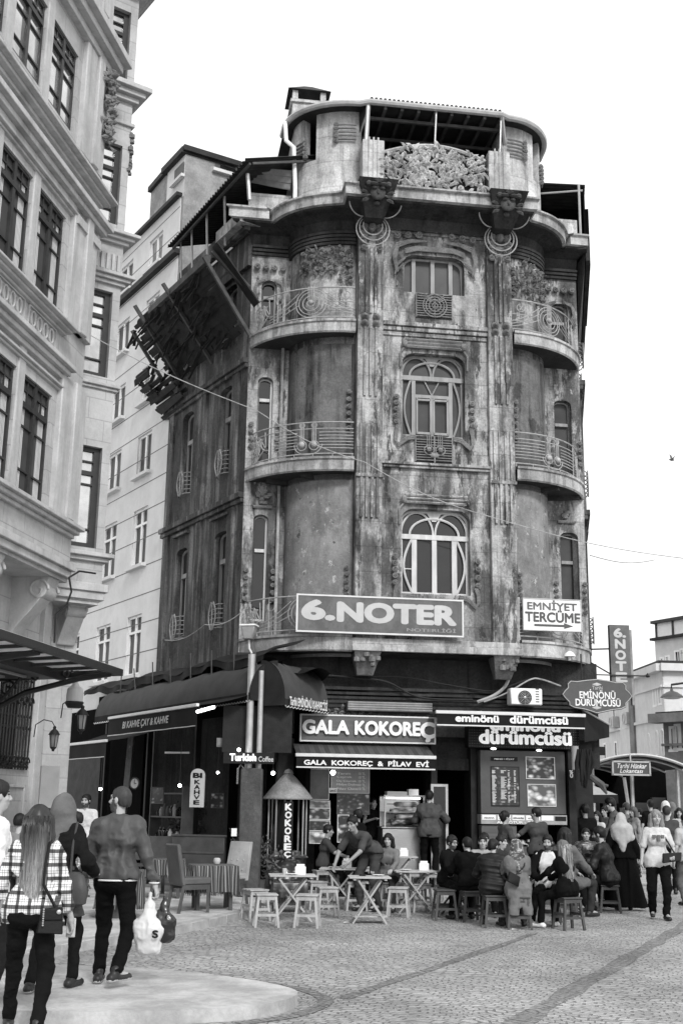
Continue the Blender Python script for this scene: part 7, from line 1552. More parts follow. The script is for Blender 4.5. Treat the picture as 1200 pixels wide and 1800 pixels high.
# small clutter of the café
t, q = picture('notice', 'small white notice stuck low on the corner pillar', 407, 1456, 416, 1470, 'napkin', .16, PF, None, 'notice')
u0, u1, z0, z1 = R4(PF, 381, 1297, 396, 1313, -.3); b = MB(PF); b.box(u0, u1, -.42, -.3, z0, z1); b.box(u0+.02, u1-.02, -.3, -.29, z0+.02, z1-.02); tag(b.build('electric_box', M['tin_light'], base=PF.P(u0, -.3, z0), bevel=.006), 'grey electric box left of the pillar pipes above the café entrance', 'electric box')
b = MB(PF); u, z = PF.px(418, 1352, .15); [b.tube([(u+.012*math.cos(a), .15, z-.03*k+.018*math.sin(a)) for a in np.linspace(0, 6.28, 9)[:-1]], .004, 4, closed=True) for k in range(9)]; b.tube([(u, .15, z), (u+.05, .15, z+.08), (u+.1, .12, z+.02)], .008, 5); tag(b.build('hanging_chain', M['metal'], base=PF.P(u, .15, z)), 'short pale chain on a hook left of the pillar', 'chain')
for x0, x1, y0, y1, m_, lb in ((268, 286, 1385, 1412, 'foodC', 'dim framed picture on the dark café wall left of the hanging bulb'), (372, 392, 1395, 1420, 'foodA', 'dim framed picture right of the oval café sign')): picture('wall_picture', lb, x0, y0, x1, y1, m_, .0, Fr(AT(x0, y0, 23.6)*np.array([1, 1, 0]), -40), 'chair_wood')
p = AT(300, 1450, 24.2); SH = LF((p[0], p[1], 0), -.9); t = thing('bottle_shelf', 'dark wall shelf with rows of jars in the depth of the café', 'shelf', (p[0], p[1], PH)); b = MB(SH)
for z in (.5, .95, 1.4, 1.85): b.box(-.6, .6, -.12, .12, z, z+.03)
b.box(-.63, -.6, -.13, .13, PH, 2.0); b.box(.6, .63, -.13, .13, PH, 2.0); b.build('rack', M['chair_wood'], t)
for z in (.53, .98, 1.43):
    for k in range(9): b = MB(SH); h = rnd.uniform(.12, .26); b.lathe([(.04, z), (.045, z+h*.7), (.02, z+h*.85), (.02, z+h)], (-.52+.13*k, 0, 0), 8); b.build('jar', M[rnd.choice(('board_lit', 'panel_grey', 'glass', 'letter_pale'))], t)
# ================= people: bodies grown as one smooth surface from a distance field
def smin(a, b, k):
    h = np.clip(.5+.5*(b-a)/k, 0, 1); return b*(1-h)+a*h-k*h*(1-h)
def vnoise(P):
    i = np.floor(P); f = P-i; f = f*f*(3-2*f); out = 0
    for a in (0, 1):
        for b in (0, 1):
            for c in (0, 1):
                q = np.sin((i[:, 0]+a)*127.1+(i[:, 1]+b)*311.7+(i[:, 2]+c)*74.7)*43758.5; out = out+(q-np.floor(q))*(f[:, 0] if a else 1-f[:, 0])*(f[:, 1] if b else 1-f[:, 1])*(f[:, 2] if c else 1-f[:, 2])
    return out
class Field:
    def __init__(s, h): s.h = h; s.pr = []
    def cap(s, a, b, ra, rb=None, k=.03): s.pr.append(('c', np.array(a, float), np.array(b, float), ra, ra if rb is None else rb, k)); return s
    def ell(s, c, r, ax=None, k=.02, sub=False): s.pr.append(('s' if sub else 'e', np.array(c, float), np.array(r, float), np.eye(3) if ax is None else np.array(ax, float), None, k)); return s
    def cut(s, p, n): s.pr.append(('h', np.array(p, float), np.array(n, float), 0, 0, 0)); return s
    def mesh(s, wr=0, wf=1.0, seed=0, wv=(1, 1, .6)):
        h = s.h; lo = np.array([9e9]*3); hi = -lo
        for t, a, b, x, y, k in s.pr:
            if t == 'c': q = max(x, y); lo = np.minimum(lo, np.minimum(a, b)-q); hi = np.maximum(hi, np.maximum(a, b)+q)
            elif t == 'e': q = b.max(); lo = np.minimum(lo, a-q); hi = np.maximum(hi, a+q)
        lo -= 3*h+wr; hi += 3*h+wr; n = np.ceil((hi-lo)/h).astype(int)+1
        ax = [lo[i]+h*np.arange(n[i]) for i in range(3)]; F = np.full(n, 1.0)
        for t, a, b, x, y, k in s.pr:
            if t == 'h':
                d = (ax[0][:, None, None]-a[0])*b[0]+(ax[1][None, :, None]-a[1])*b[1]+(ax[2][None, None, :]-a[2])*b[2]; F = np.maximum(F, d); continue
            q = (max(x, y) if t == 'c' else b.max())+k+2*h
            l0 = (np.minimum(a, b) if t == 'c' else a)-q; h0 = (np.maximum(a, b) if t == 'c' else a)+q
            i0 = np.clip(np.floor((l0-lo)/h).astype(int), 0, n-1); i1 = np.clip(np.ceil((h0-lo)/h).astype(int)+1, 1, n); sl = tuple(slice(i0[i], i1[i]) for i in range(3))
            X = np.stack(np.meshgrid(*[ax[i][sl[i]] for i in range(3)], indexing='ij'), -1)
            if t == 'c':
                v = b-a; L = v@v+1e-9; tt = np.clip(((X-a)@v)/L, 0, 1); d = np.linalg.norm(X-a-tt[..., None]*v, axis=-1)-(x+(y-x)*tt)
            else:
                Q = ((X-a)@x.T)/b; L1 = np.linalg.norm(Q, axis=-1); L2 = np.linalg.norm(Q/b, axis=-1)+1e-6; d = L1*(L1-1)/L2
            if t == 's': F[sl] = np.maximum(F[sl], -d) if k <= .001 else -smin(-F[sl], d, k)
            else: F[sl] = smin(F[sl], d, k)
        if wr:
            P = np.stack(np.meshgrid(ax[0], ax[1], ax[2], indexing='ij'), -1); near = np.abs(F) < 4*h+2*wr; Q = P[near]
            if wv[0] < .2: F[near] += wr*(np.abs(np.sin(38*Q[:, 2]+2*np.sin(3*Q[:, 0]+seed)))-.6)+.003*(vnoise(Q*30+seed)-.5)
            else: q = Q*np.array(wv)*wf; n1 = vnoise(q*9+seed*3.7); n2 = vnoise(q*np.array([17, 17, 24])+seed*1.3); F[near] += wr*(2.2*np.abs(2*n1-1)-.8+1.1*np.abs(2*n2-1)-.4)
        return surfnet(F, lo, h)
def surfnet(F, lo, h):
    S_ = F < 0; n = np.array(F.shape); acc = np.zeros(tuple(n-1)+(3,)); cnt = np.zeros(tuple(n-1)); edges = []
    I = np.indices(F.shape).astype(np.float32)
    for a in range(3):
        A_ = [slice(None)]*3; B_ = [slice(None)]*3; A_[a] = slice(0, -1); B_[a] = slice(1, None); fa = F[tuple(A_)]; fb = F[tuple(B_)]; cr = S_[tuple(A_)] != S_[tuple(B_)]
        idx = np.argwhere(cr); va = fa[cr]; vb = fb[cr]; t = va/(va-vb); p = idx.astype(float); p[:, a] += t; edges.append((a, idx, va < 0))
        o = [i for i in range(3) if i != a]
        for d0 in (0, -1):
            for d1 in (0, -1):
                c = idx.copy(); c[:, o[0]] += d0; c[:, o[1]] += d1; ok = ((c >= 0) & (c < n-1)).all(1); np.add.at(acc, tuple(c[ok].T), p[ok]); np.add.at(cnt, tuple(c[ok].T), 1)
    m = cnt > 0; ids = np.full(cnt.shape, -1); ids[m] = np.arange(m.sum()); V = lo+h*acc[m]/cnt[m][:, None]; Fs = []
    for a, idx, neg in edges:
        o = [(a+1) % 3, (a+2) % 3]; ok = (idx[:, o[0]] > 0) & (idx[:, o[1]] > 0) & (idx[:, o[0]] < n[o[0]]-1) & (idx[:, o[1]] < n[o[1]]-1); idx = idx[ok]; neg = neg[ok]; q = []
        for d0, d1 in ((-1, -1), (0, -1), (0, 0), (-1, 0)): c = idx.copy(); c[:, o[0]] += d0; c[:, o[1]] += d1; q.append(ids[tuple(c.T)])
        q = np.stack(q, 1); q[~neg] = q[~neg][:, ::-1]; Fs.append(q)
    return V, np.concatenate(Fs)
def unit(v): v = np.array(v, float); return v/(np.linalg.norm(v)+1e-9)
def ik(a, b, l1, l2, pole):
    a = np.array(a, float); b = np.array(b, float); d = b-a; L = np.linalg.norm(d); L2 = min(L, (l1+l2)*.995); d = d/(L+1e-9); b = a+d*L2; x = (l1*l1-l2*l2+L2*L2)/(2*L2); hh = math.sqrt(max(l1*l1-x*x, 1e-6)); p = np.array(pole, float); p = p-d*(p@d); return a+d*x+unit(p)*hh, b
CL = {}
def cloth_mat(v, kind='plain'):
    v = v*.5 if v < .03 else v; k = (round(v, 4), kind)
    if k in CL: return CL[k]
    if kind == 'plain': m = mat('cloth_%d' % int(v*1e4), v, .9, .06, amp=.22, scale=9, bump=.25, bscale=60)
    elif kind == 'leather': m = mat('leather_%d' % int(v*1000), v, .5, .25, amp=.15, scale=6, bump=.1, bscale=60)
    elif kind == 'hair': m = mat('hair_%d' % int(v*1000), v, .55, .3, amp=.5, scale=30, bump=.5, bscale=60, stretch=(1, 1, .12))
    elif kind == 'print': m = food('cloth_print_%d' % int(v*1000), v, min(.8, v*2.2), 26, 3+v*10, .52, v*.25)
    CL[k] = m; return m
M['skin'] = mat('skin', .36, .5, .35, amp=.1, scale=20, bump=.08); M['skin_tan'] = mat('skin_tan', .26, .5, .35, amp=.1, scale=20, bump=.08); M['face_dark'] = mat('eye_brow_dark', .03, .5, amp=.2, bump=0); M['lip'] = mat('lip', .19, .5, amp=.1, bump=0); M['beard'] = mat('beard_stubble', .06, .8, amp=.4, scale=40); M['shoe'] = mat('shoe_black', .018, .45, amp=.2); M['shoe_w'] = mat('shoe_white', .7, .5, amp=.1); M['sole'] = mat('shoe_sole', .45, .7, amp=.2)
def person(label, pos, yaw, H=1.72, sex='m', lean=0, side=0, twist=0, hip=None, feet=None, hands=None, head=(0, 0), top=None, bottom=('trousers', .02), hair=('short', .02), shoes='shoe', face=True, beard=0, res=.016, fres=.007, handres=.006, skin='skin', group=None, elbow=None, curl=.5, seed=0, skirt=None, fat=1.0):
    """top = (kind, value, sleeve 0..1.05, hem below pelvis in m, cloth kind); hair = (style, value); feet / hands are targets in the body's own axes (x right, y forward, z up)"""
    t = thing('person', label, 'person', pos, group) if False else None
    r_ = random.Random(seed+int(pos[0]*77)+int(pos[1]*131)); s = H/1.72
    cy, sy = math.cos(yaw), math.sin(yaw); Rz = np.array([[cy, -sy, 0], [sy, cy, 0], [0, 0, 1]])
    hz = hip if hip is not None else .92*s; pel = np.array([0, 0, hz])
    up = unit([math.sin(side), math.sin(lean)*math.cos(side), math.cos(lean)*math.cos(side)])
    fwd = unit(np.array([math.sin(-twist), math.cos(twist), 0])-up*(np.array([math.sin(-twist), math.cos(twist), 0])@up)); rt = np.cross(fwd, up)
    f0 = np.array([0, 1., 0]); r0 = np.array([1., 0, 0])
    bw = (.172 if sex == 'm' else .15)*s; cw = 1.0 if sex == 'm' else .9
    chest = pel+up*.36*s; shl = pel+up*.465*s; neck0 = pel+up*.505*s; sh = {i: shl+rt*i*bw for i in (-1, 1)}
    hipj = {i: pel+r0*i*.092*s-np.array([0, 0, .03*s]) for i in (-1, 1)}
    ft = feet or [(-.1*s, 0), (.1*s, 0)]; ft = {-1: ft[0], 1: ft[1]}
    kn, an, toe = {}, {}, {}
    for i in (-1, 1):
        q = ft[i]; z = q[2] if len(q) > 2 else 0; a = np.array([q[0], q[1], z+.085*s]); kn[i], an[i] = ik(hipj[i], a, .43*s, .425*s, np.array([i*.18, 1, .1]))
        ang = q[3] if len(q) > 3 else i*.15; td = np.array([math.sin(ang), math.cos(ang), 0]); toe[i] = (an[i]-td*.05*s, an[i]+td*.155*s)
    hd_ = hands or [(-.27*s, .05, hz-.1*s), (.27*s, .05, hz-.1*s)]; el, wr = {}, {}
    for i in (-1, 1):
        q = np.array(hd_[0 if i < 0 else 1], float); pole = np.array([i*.5, -1, -.35]) if elbow is None else np.array(elbow)*[i, 1, 1]; el[i], wr[i] = ik(sh[i], q, .30*s, .255*s, pole)
    hy, hp = head; hu = unit(up+np.array([0, 0, .6])); hf = np.array([math.sin(-hy-twist), math.cos(hy+twist), 0]); hf = unit(hf-hu*(hf@hu)); hu2 = unit(hu*math.cos(hp)+hf*math.sin(hp)); hf2 = unit(hf*math.cos(hp)-hu*math.sin(hp)); hr = np.cross(hf2, hu2); HA = np.array([hr, hf2, hu2])
    neck1 = neck0+hu*.075*s; hc = neck1+hu2*.105*s+hf2*.018*s; q_ = s*.98
    def hp_(x, y, z): return hc+(hr*x+hf2*y+hu2*z)*q_
    # --- body
    b = Field(res*1.15)
    def torso(F, e, k=.05):
        F.cap(hipj[-1]+[0, 0, .04*s], hipj[1]+[0, 0, .04*s], .1*s*fat+e, k=k)
        F.cap(pel+up*.16*s-rt*.05*s, pel+up*.16*s+rt*.05*s, .095*s*cw*fat+e, k=k)
        F.cap(pel+up*.34*s-rt*.075*s*cw, pel+up*.34*s+rt*.075*s*cw, .108*s*cw+e, k=k)
        F.cap(sh[-1]*.8+shl*.2-up*.03*s, sh[1]*.8+shl*.2-up*.03*s, .072*s*cw+e, k=k)
        [F.cap(shl*.2+neck0*.8-up*.012*s, sh[i]-up*.012*s, .046*s+e*.7, .046*s*cw+e*.8, k=k) for i in (-1, 1)]
        if sex == 'f': [F.ell(pel+up*.33*s+rt*i*.07*s+fwd*.075*s, np.array([.065, .06, .07])*s+e*.6, k=.05) for i in (-1, 1)]
    torso(b, -.012); b.cap(neck0-up*.02*s, neck1+hu*.03*s, .05*s*cw, .047*s*cw, .02)
    for i in (-1, 1):
        b.cap(sh[i], el[i], .046*s*cw, .037*s*cw, .02); b.cap(el[i], wr[i], .037*s*cw, .025*s*cw, .015)
        b.cap(hipj[i], kn[i], .068*s*fat, .042*s, .03); b.cap(kn[i], an[i], .042*s, .027*s, .02); b.cap(an[i], toe[i][1]-[0, 0, .04*s], .034*s, .024*s, .02)
    V, Fq = b.mesh(); parts = [(V, Fq, np.zeros(len(Fq), int))]
    # --- head with a face
    h = Field(fres*s); h.ell(hp_(0, -.012, .03), np.array([.074, .094, .088])*q_, HA, .02); h.ell(hp_(0, .022, -.045), np.array([.058, .068, .07])*q_, HA, .03); h.ell(hp_(0, .055, -.095), np.array([.026, .024, .022])*q_, HA, .025)
    h.cap(hp_(0, .0, -.1), neck1-hu*.04, .046*s*cw, .05*s*cw, .03)
    if face:
        h.cap(hp_(0, .082, .012), hp_(0, .106, -.028), .0085*q_, .0145*q_, .012); h.ell(hp_(0, .094, -.033), np.array([.018, .012, .009])*q_, HA, .008)
        for i in (-1, 1): h.ell(hp_(i*.031, .092, .012), np.array([.02, .016, .012])*q_, HA, .012, sub=True); h.ell(hp_(i*.031, .075, .01), np.array([.014, .013, .012])*q_, HA, .004); h.cap(hp_(i*.013, .084, .03), hp_(i*.046, .07, .032), .009*q_, .008*q_, .01); h.ell(hp_(i*.045, .055, -.025), np.array([.02, .02, .018])*q_, HA, .02)
        h.ell(hp_(0, .084, -.064), np.array([.026, .012, .011])*q_, HA, .01)
    for i in (-1, 1): h.ell(hp_(i*.077, -.008, -.005), np.array([.011, .02, .033])*q_, HA, .008)
    V, Fq = h.mesh(); c = (V[Fq].mean(1)-hc)@HA.T/q_; mi = np.zeros(len(Fq), int)
    if face:
        X, Y, Z = c.T; mi[(np.abs(np.abs(X)-.031) < .0135) & (np.abs(Z-.011) < .0065) & (Y > .05)] = 1; mi[(np.abs(np.abs(X)-.031) < .02) & (np.abs(Z-.034+.12*(np.abs(X)-.03)) < .0055) & (Y > .05)] = 1; mi[(np.abs(X) < .023) & (np.abs(Z+.064) < .0075) & (Y > .06)] = 2
        if beard: mi[((Z < -.045) & (Y > -.01) & (np.abs(X) < .08) & (Z > -.125) & ~((np.abs(X) < .022) & (np.abs(Z+.064) < .008))) | ((np.abs(X) > .05) & (Z < .0) & (Y > -.0) & (Y < .05) & (Z > -.1)) | ((np.abs(X) < .032) & (np.abs(Z+.049) < .006) & (Y > .06))] = 3
    parts.append((V, Fq, mi))
    # --- hands: palm, four unequal bent fingers, thumb
    for i in (-1, 1):
        d = unit(wr[i]-el[i]); n_ = unit(np.cross(d, [0, 1., .2])*i) if abs(d[2]) > .6 else unit(np.cross(d, np.cross([0, 0, 1.], d))); n_ = unit(-r0*i-d*(-r0*i@d)) if abs(d[2]) > .5 else unit(np.array([0, 0, -1.])-d*(-d[2])); a_ = np.cross(n_, d); a_ = a_ if a_@f0 > 0 or abs(d[2]) < .5 else -a_
        if abs(d[2]) <= .5: a_ = unit(np.cross(n_, d)); a_ = a_ if a_@(-r0*i) > 0 else -a_
        F = Field(handres); w = wr[i]; F.cap(w-d*.03, w+d*.02, .024*s, .026*s, .01); 
        for k in (-1, 0, 1): F.cap(w+d*.02+a_*k*.014*s, w+d*.085*s+a_*k*.023*s, .016*s, .0135*s, .012)
        for k, ln in enumerate((.9, 1.0, .95, .75)):
            p = w+d*.088*s+a_*(.031-.0205*k)*s; cu = curl*(.75+.15*k); dd = d
            for j, l in enumerate((.036, .026, .02)):
                an_ = cu*(j*.75+.35); dd = d*math.cos(an_)+n_*math.sin(an_); e = p+dd*l*ln*s; F.cap(p, e, .0088*s*(1-.08*j), .0082*s*(1-.1*j), .003); p = e
        p = w+d*.02*s+a_*.03*s; e = p+(d*.6+a_*.65+n_*.35)*.042*s; F.cap(p, e, .013*s, .0105*s, .008); F.cap(e, e+(d*.85+n_*(.3+.3*curl))*.034*s, .0103*s, .0085*s, .003)
        V, Fq = F.mesh(); parts.append((V, Fq, np.zeros(len(Fq), int)))
    def emit(name, parts, mats, parent, smooth=True):
        o = 0; VV = []; FF = []; MI = []
        for V, Fq, mi in parts: VV.append(V); FF.append(Fq+o); MI.append(mi); o += len(V)
        V = np.concatenate(VV)@Rz.T; Fq = np.concatenate(FF); MI = np.concatenate(MI)
        me = bpy.data.meshes.new(name); me.from_pydata(V.tolist(), [], Fq.tolist()); [me.materials.append(m) for m in mats]; me.polygons.foreach_set('material_index', MI.astype(np.int32)); me.polygons.foreach_set('use_smooth', np.ones(len(Fq), bool)); me.update()
        ob = bpy.data.objects.new(name, me); C.objects.link(ob)
        if parent is not None: ob.parent = parent
        else: ob.location = [float(x) for x in pos]
        return ob
    root = emit('person', parts, [M[skin], M['face_dark'], M['lip'], M['beard']], None); tag(root, label, 'person', group); root['_o'] = [float(x) for x in pos]
    def one(name, F, m, **k): V, Fq = F.mesh(**k); return emit(name, [(V, Fq, np.zeros(len(Fq), int))], [m], root)
    # --- clothes
    if bottom:
        kind, v = bottom[:2]; m = cloth_mat(v, bottom[2] if len(bottom) > 2 else 'plain'); F = Field(res); slim = bottom[3] if len(bottom) > 3 else 1.0
        F.cap(hipj[-1]+[0, 0, .06*s], hipj[1]+[0, 0, .06*s], .105*s*fat, k=.05); F.cap(pel+[0, 0, .1*s]-r0*.05*s, pel+[0, 0, .1*s]+r0*.05*s, .098*s*fat, k=.05); F.cap(hipj[-1]-f0*.03*s, hipj[1]-f0*.03*s, .1*s*fat, k=.04)
        for i in (-1, 1): F.cap(hipj[i], kn[i], .092*s*slim*fat, .066*s*slim, .03); F.cap(kn[i], an[i]+unit(kn[i]-an[i])*.02*s, .066*s*slim, .052*s*slim, .02)
        one('trousers', F, m, wr=.009, seed=seed, wv=(1, 1, 1.3))
    if skirt:
        v, zh, wb = skirt; F = Field(res*1.1); wt = pel+[0, 0, .1*s]; F.cap(wt-r0*.06, wt+r0*.06, .11*s, k=.05); 
        for i in (-1, 0, 1): F.cap(pel+r0*.08*i, np.array([i*wb*.75+an[1][0]*.0, .02+(an[1][1]+an[-1][1])*.4, zh]), .11*s, wb*.5, .08)
        F.cut((0, 0, zh), (0, 0, -1)); one('skirt', F, cloth_mat(v), wr=.012, wf=.9, seed=seed, wv=(1, 1, .1))
    if top:
        kind, v, sl, hem, ck = (tuple(top)+('plain',))[:5]; e = {'jacket': .024, 'coat': .028, 'puffer': .04, 'shirt': .014, 'tee': .012, 'vest': .014, 'robe': .035}[kind]; F = Field(res); torso(F, e)
        for i in (-1, 1):
            ea = e*.8
            if sl <= .5: F.cap(sh[i], sh[i]+(el[i]-sh[i])*sl*2, .05*s*cw+ea, .046*s*cw+ea*1.2, .03)
            else: F.cap(sh[i], el[i], .05*s*cw+ea, .042*s*cw+ea, .03); F.cap(el[i], el[i]+(wr[i]-el[i])*(sl-.5)*2, .043*s*cw+ea, .034*s*cw+ea*.9, .02)
        if hem > 0:
            if hip is not None and hem > .12 and abs(kn[1][2]-hz) < .2:          # seated: the skirt of a coat hangs behind the seat
                F.cap(pel-f0*.06-r0*.08, pel-f0*.12-r0*.1-[0, 0, hem], .1*s, .07, .06); F.cap(pel-f0*.06+r0*.08, pel-f0*.12+r0*.1-[0, 0, hem], .1*s, .07, .06); [F.cap(hipj[i], hipj[i]*.35+kn[i]*.65, .1*s, .085*s, .04) for i in (-1, 1)]; F.cut((0, 0, hz-hem), (0, 0, -1))
            else:
                w2 = .09*s+hem*.08
                for i in (-1, 1): F.cap(hipj[i]+[0, 0, .05], np.array([hipj[i][0]+i*hem*.1, (kn[i][1]-hipj[i][1])*.35*min(1, hem/.4), hz-hem]), .105*s*fat+e*.6, .09*s+hem*.06+e*.5, .09)
                F.cut((0, 0, hz-hem+.02), (0, 0, -1))
        else: F.cut(pel+up*(-hem), -up)
        F.ell(neck0+hu*.04*s, np.array([.058, .06, .05])*s, k=.01, sub=True)
        if kind in ('jacket', 'coat', 'puffer'): F.cap(neck0-rt*.03*s-fwd*.02*s+hu*.01, neck0+rt*.03*s-fwd*.02*s+hu*.01, .052*s, k=.02); F.ell(neck0+hu*.07*s+fwd*.03*s, np.array([.055, .06, .05])*s, k=.008, sub=True)
        one({'jacket': 'jacket', 'coat': 'coat', 'puffer': 'jacket', 'shirt': 'shirt', 'tee': 'shirt', 'vest': 'vest', 'robe': 'robe'}[kind], F, cloth_mat(v, ck) if isinstance(v, float) else v, wr=.018 if kind == 'puffer' else .013 if kind in ('jacket', 'coat', 'shirt') else .008, wf=1, seed=seed, wv=(.1, .1, 1.5) if kind == 'puffer' else (1, 1, .8))
    # --- shoes
    if shoes:
        for i in (-1, 1):
            F = Field(max(.009, res*.7)); a, c_ = toe[i]; z0 = an[i][2]-.08*s; lift = np.array([0, 0, .036*s]); A_ = np.array([a[0], a[1], z0])+lift; Bq = np.array([c_[0], c_[1], z0])+lift*.8
            F.cap(A_, Bq, .043*s, .036*s, .02); F.cap(A_+(Bq-A_)*.2+[0, 0, .03*s], an[i]+[0, 0, .02*s], .042*s, .045*s, .02); F.cut((0, 0, z0+.004), (0, 0, -1)); V, Fq = F.mesh(); c2 = V[Fq].mean(1)[:, 2]; emit('shoe', [(V, Fq, (c2 < z0+.022).astype(int))], [M[shoes], M['sole'] if shoes == 'shoe_w' or r_.random() < .25 else M[shoes]], root)
    # --- hair or headscarf
    st, hv = hair[:2]; hm = cloth_mat(hv, hair[2] if len(hair) > 2 else 'hair')
    F = Field(.009 if res > .012 else .007)
    if st in ('short', 'crop', 'curly', 'fade'):
        e = {'short': .014, 'crop': .007, 'curly': .024, 'fade': .009}[st]; F.ell(hp_(0, -.016, .036), (np.array([.075, .094, .087])+e)*q_, HA, .01); F.ell(hp_(0, -.06, -.02), np.array([.062, .05, .06])*q_, HA, .03); F.ell(hp_(0, .045, .08), np.array([.055, .035, .024])*q_*(1 if e > .01 else .7), HA, .02)
        F.ell(hp_(0, .13, -.035), np.array([.095, .12, .105])*q_, HA, .01, sub=True); F.cut(hp_(0, 0, -.055), -hu2); [F.ell(hp_(i*.085, .01, -.03), np.array([.03, .028, .045])*q_, HA, .01, sub=True) for i in (-1, 1)]
        one('hair', F, hm, wr=.006 if st == 'curly' else .0025, wf=1.5, seed=seed)
    elif st in ('long', 'bob', 'bun', 'pony'):
        F.ell(hp_(0, -.014, .036), np.array([.092, .108, .1])*q_, HA, .01); L = {'long': .52, 'bob': .12, 'bun': .02, 'pony': .02}[st]*s
        if L > .05:
            for x, y in ((-.06, -.06), (0, -.085), (.06, -.06), (-.085, -.01), (.085, -.01)): a0 = hp_(x, y, .02); a1 = hp_(x*1.1, y-.015, -.12); F.cap(a0, a1, .04*q_, .042*q_, .02); e1 = a1-up*max(0, L-.12)-fwd*.02+rt*x*.25; F.cap(a1, e1, .044*q_, .022*q_, .02) if L > .15 else None
        else: F.ell(hp_(0, -.06, -.03), np.array([.07, .055, .07])*q_, HA, .03); F.ell(hp_(0, -.12, .03), np.array([.04, .04, .04])*q_, HA, .01)
        if st == 'pony': F.cap(hp_(0, -.12, .02), hp_(0, -.15, -.2), .035, .015, .02)
        F.ell(hp_(0, .125, -.045), np.array([.068, .11, .105])*q_, HA, .01, sub=True); one('hair', F, hm, wr=.004, wf=1.1, seed=seed, wv=(2.2, 2.2, .15))
    elif st == 'scarf':
        F.ell(hp_(0, -.018, .03), np.array([.094, .112, .106])*q_, HA, .02); F.ell(hp_(0, -.03, -.07), np.array([.094, .106, .11])*q_, HA, .07); F.cap(hp_(0, -.015, -.08), neck0+[0, 0, .0], .092*s, .11*s, .07)
        L = hair[3] if len(hair) > 3 else .14; F.cap(neck0-rt*.05-fwd*.0, neck0-fwd*.1-up*L, .1*s, .05*s, .05); F.cap(neck0+rt*.05, neck0+fwd*.09-up*L*.6, .09*s, .06*s, .05)
        if L > .2: [F.cap(neck0+rt*i*.06*s, sh[i]-up*.1*s, .1*s, .1*s, .06) for i in (-1, 1)]; [F.cap(neck0-fwd*.08+rt*i*.1*s, pel+up*(.34-.1*(i==0))*s-fwd*.13*s+rt*i*.09*s, .1*s, .045*s, .08) for i in (-1, 0, 1)]
        if face: F.ell(hp_(0, .13, -.012), np.array([.058, .1, .085])*q_, HA, .01, sub=True)
        one('headscarf', F, hm, wr=.005, wf=1, seed=seed, wv=(1, 1, .45))
    R = dict(root=root, Rz=Rz, pos=np.array(pos, float), wr=wr, el=el, sh=sh, hc=hc, pel=pel, up=up, fwd=fwd, rt=rt, neck=neck0, HA=HA, s=s, shl=shl, chest=chest)
    R['W'] = lambda p: R['pos']+Rz@np.array(p, float); return R
def gpos(x, y, z=0.0): return G(x, y, z)
def at_yaw(x, y, Y, z): p = AT(x, y, Y); return np.array([p[0], Y, z])
PI = math.pi
exec_people = True
# ================= who is in the picture
# plaid shirt: crossing dark bands on white
def plaid():
    m = bpy.data.materials.new('plaid_shirt'); m.use_nodes = True; t = m.node_tree; b = t.nodes['Principled BSDF']; b.inputs['Roughness'].default_value = .9
    tc = _n(t, 'ShaderNodeTexCoord'); sx = _n(t, 'ShaderNodeSeparateXYZ'); t.links.new(tc.outputs['Object'], sx.inputs[0]); outs = []
    for ax, per, off in ((0, .092, .02), (2, .1, .0)):
        d = _n(t, 'ShaderNodeMath', operation='MULTIPLY_ADD'); t.links.new(sx.outputs[ax], d.inputs[0]); d.inputs[1].default_value = 1/per; d.inputs[2].default_value = 10+off; f = _n(t, 'ShaderNodeMath', operation='FRACT'); t.links.new(d.outputs[0], f.inputs[0])
        r = _n(t, 'ShaderNodeValToRGB'); r.color_ramp.interpolation = 'CONSTANT'; e = r.color_ramp.elements; e[0].position = 0; e[0].color = g4(.12); e[1].position = .28; e[1].color = g4(1)
        for p_, c in ((.5, .35), (.54, 1), (.68, .35), (.72, 1), (.9, .5), (.93, 1)): x = e.new(p_); x.color = g4(c)
        t.links.new(f.outputs[0], r.inputs[0]); outs.append(r.outputs[0])
    mu = _n(t, 'ShaderNodeMix'); mu.data_type = 'RGBA'; mu.blend_type = 'MULTIPLY'; mu.inputs[0].default_value = 1; t.links.new(outs[0], mu.inputs[6]); t.links.new(outs[1], mu.inputs[7])
    m2 = _n(t, 'ShaderNodeMix'); m2.data_type = 'RGBA'; m2.blend_type = 'MULTIPLY'; m2.inputs[0].default_value = 1; t.links.new(mu.outputs[2], m2.inputs[6]); m2.inputs[7].default_value = g4(.72); t.links.new(m2.outputs[2], b.inputs['Base Color']); return m
def strap(name, label, cat, R, pts, w, m, base=None, parent=None):
    b = MB(); P = [R['W'](p) for p in pts]; n = len(P)
    b.tube([tuple(p) for p in P], w, 6, local=False); o = b.build(name, m, parent, base=base if base is not None else P[0]); return tag(o, label, cat)
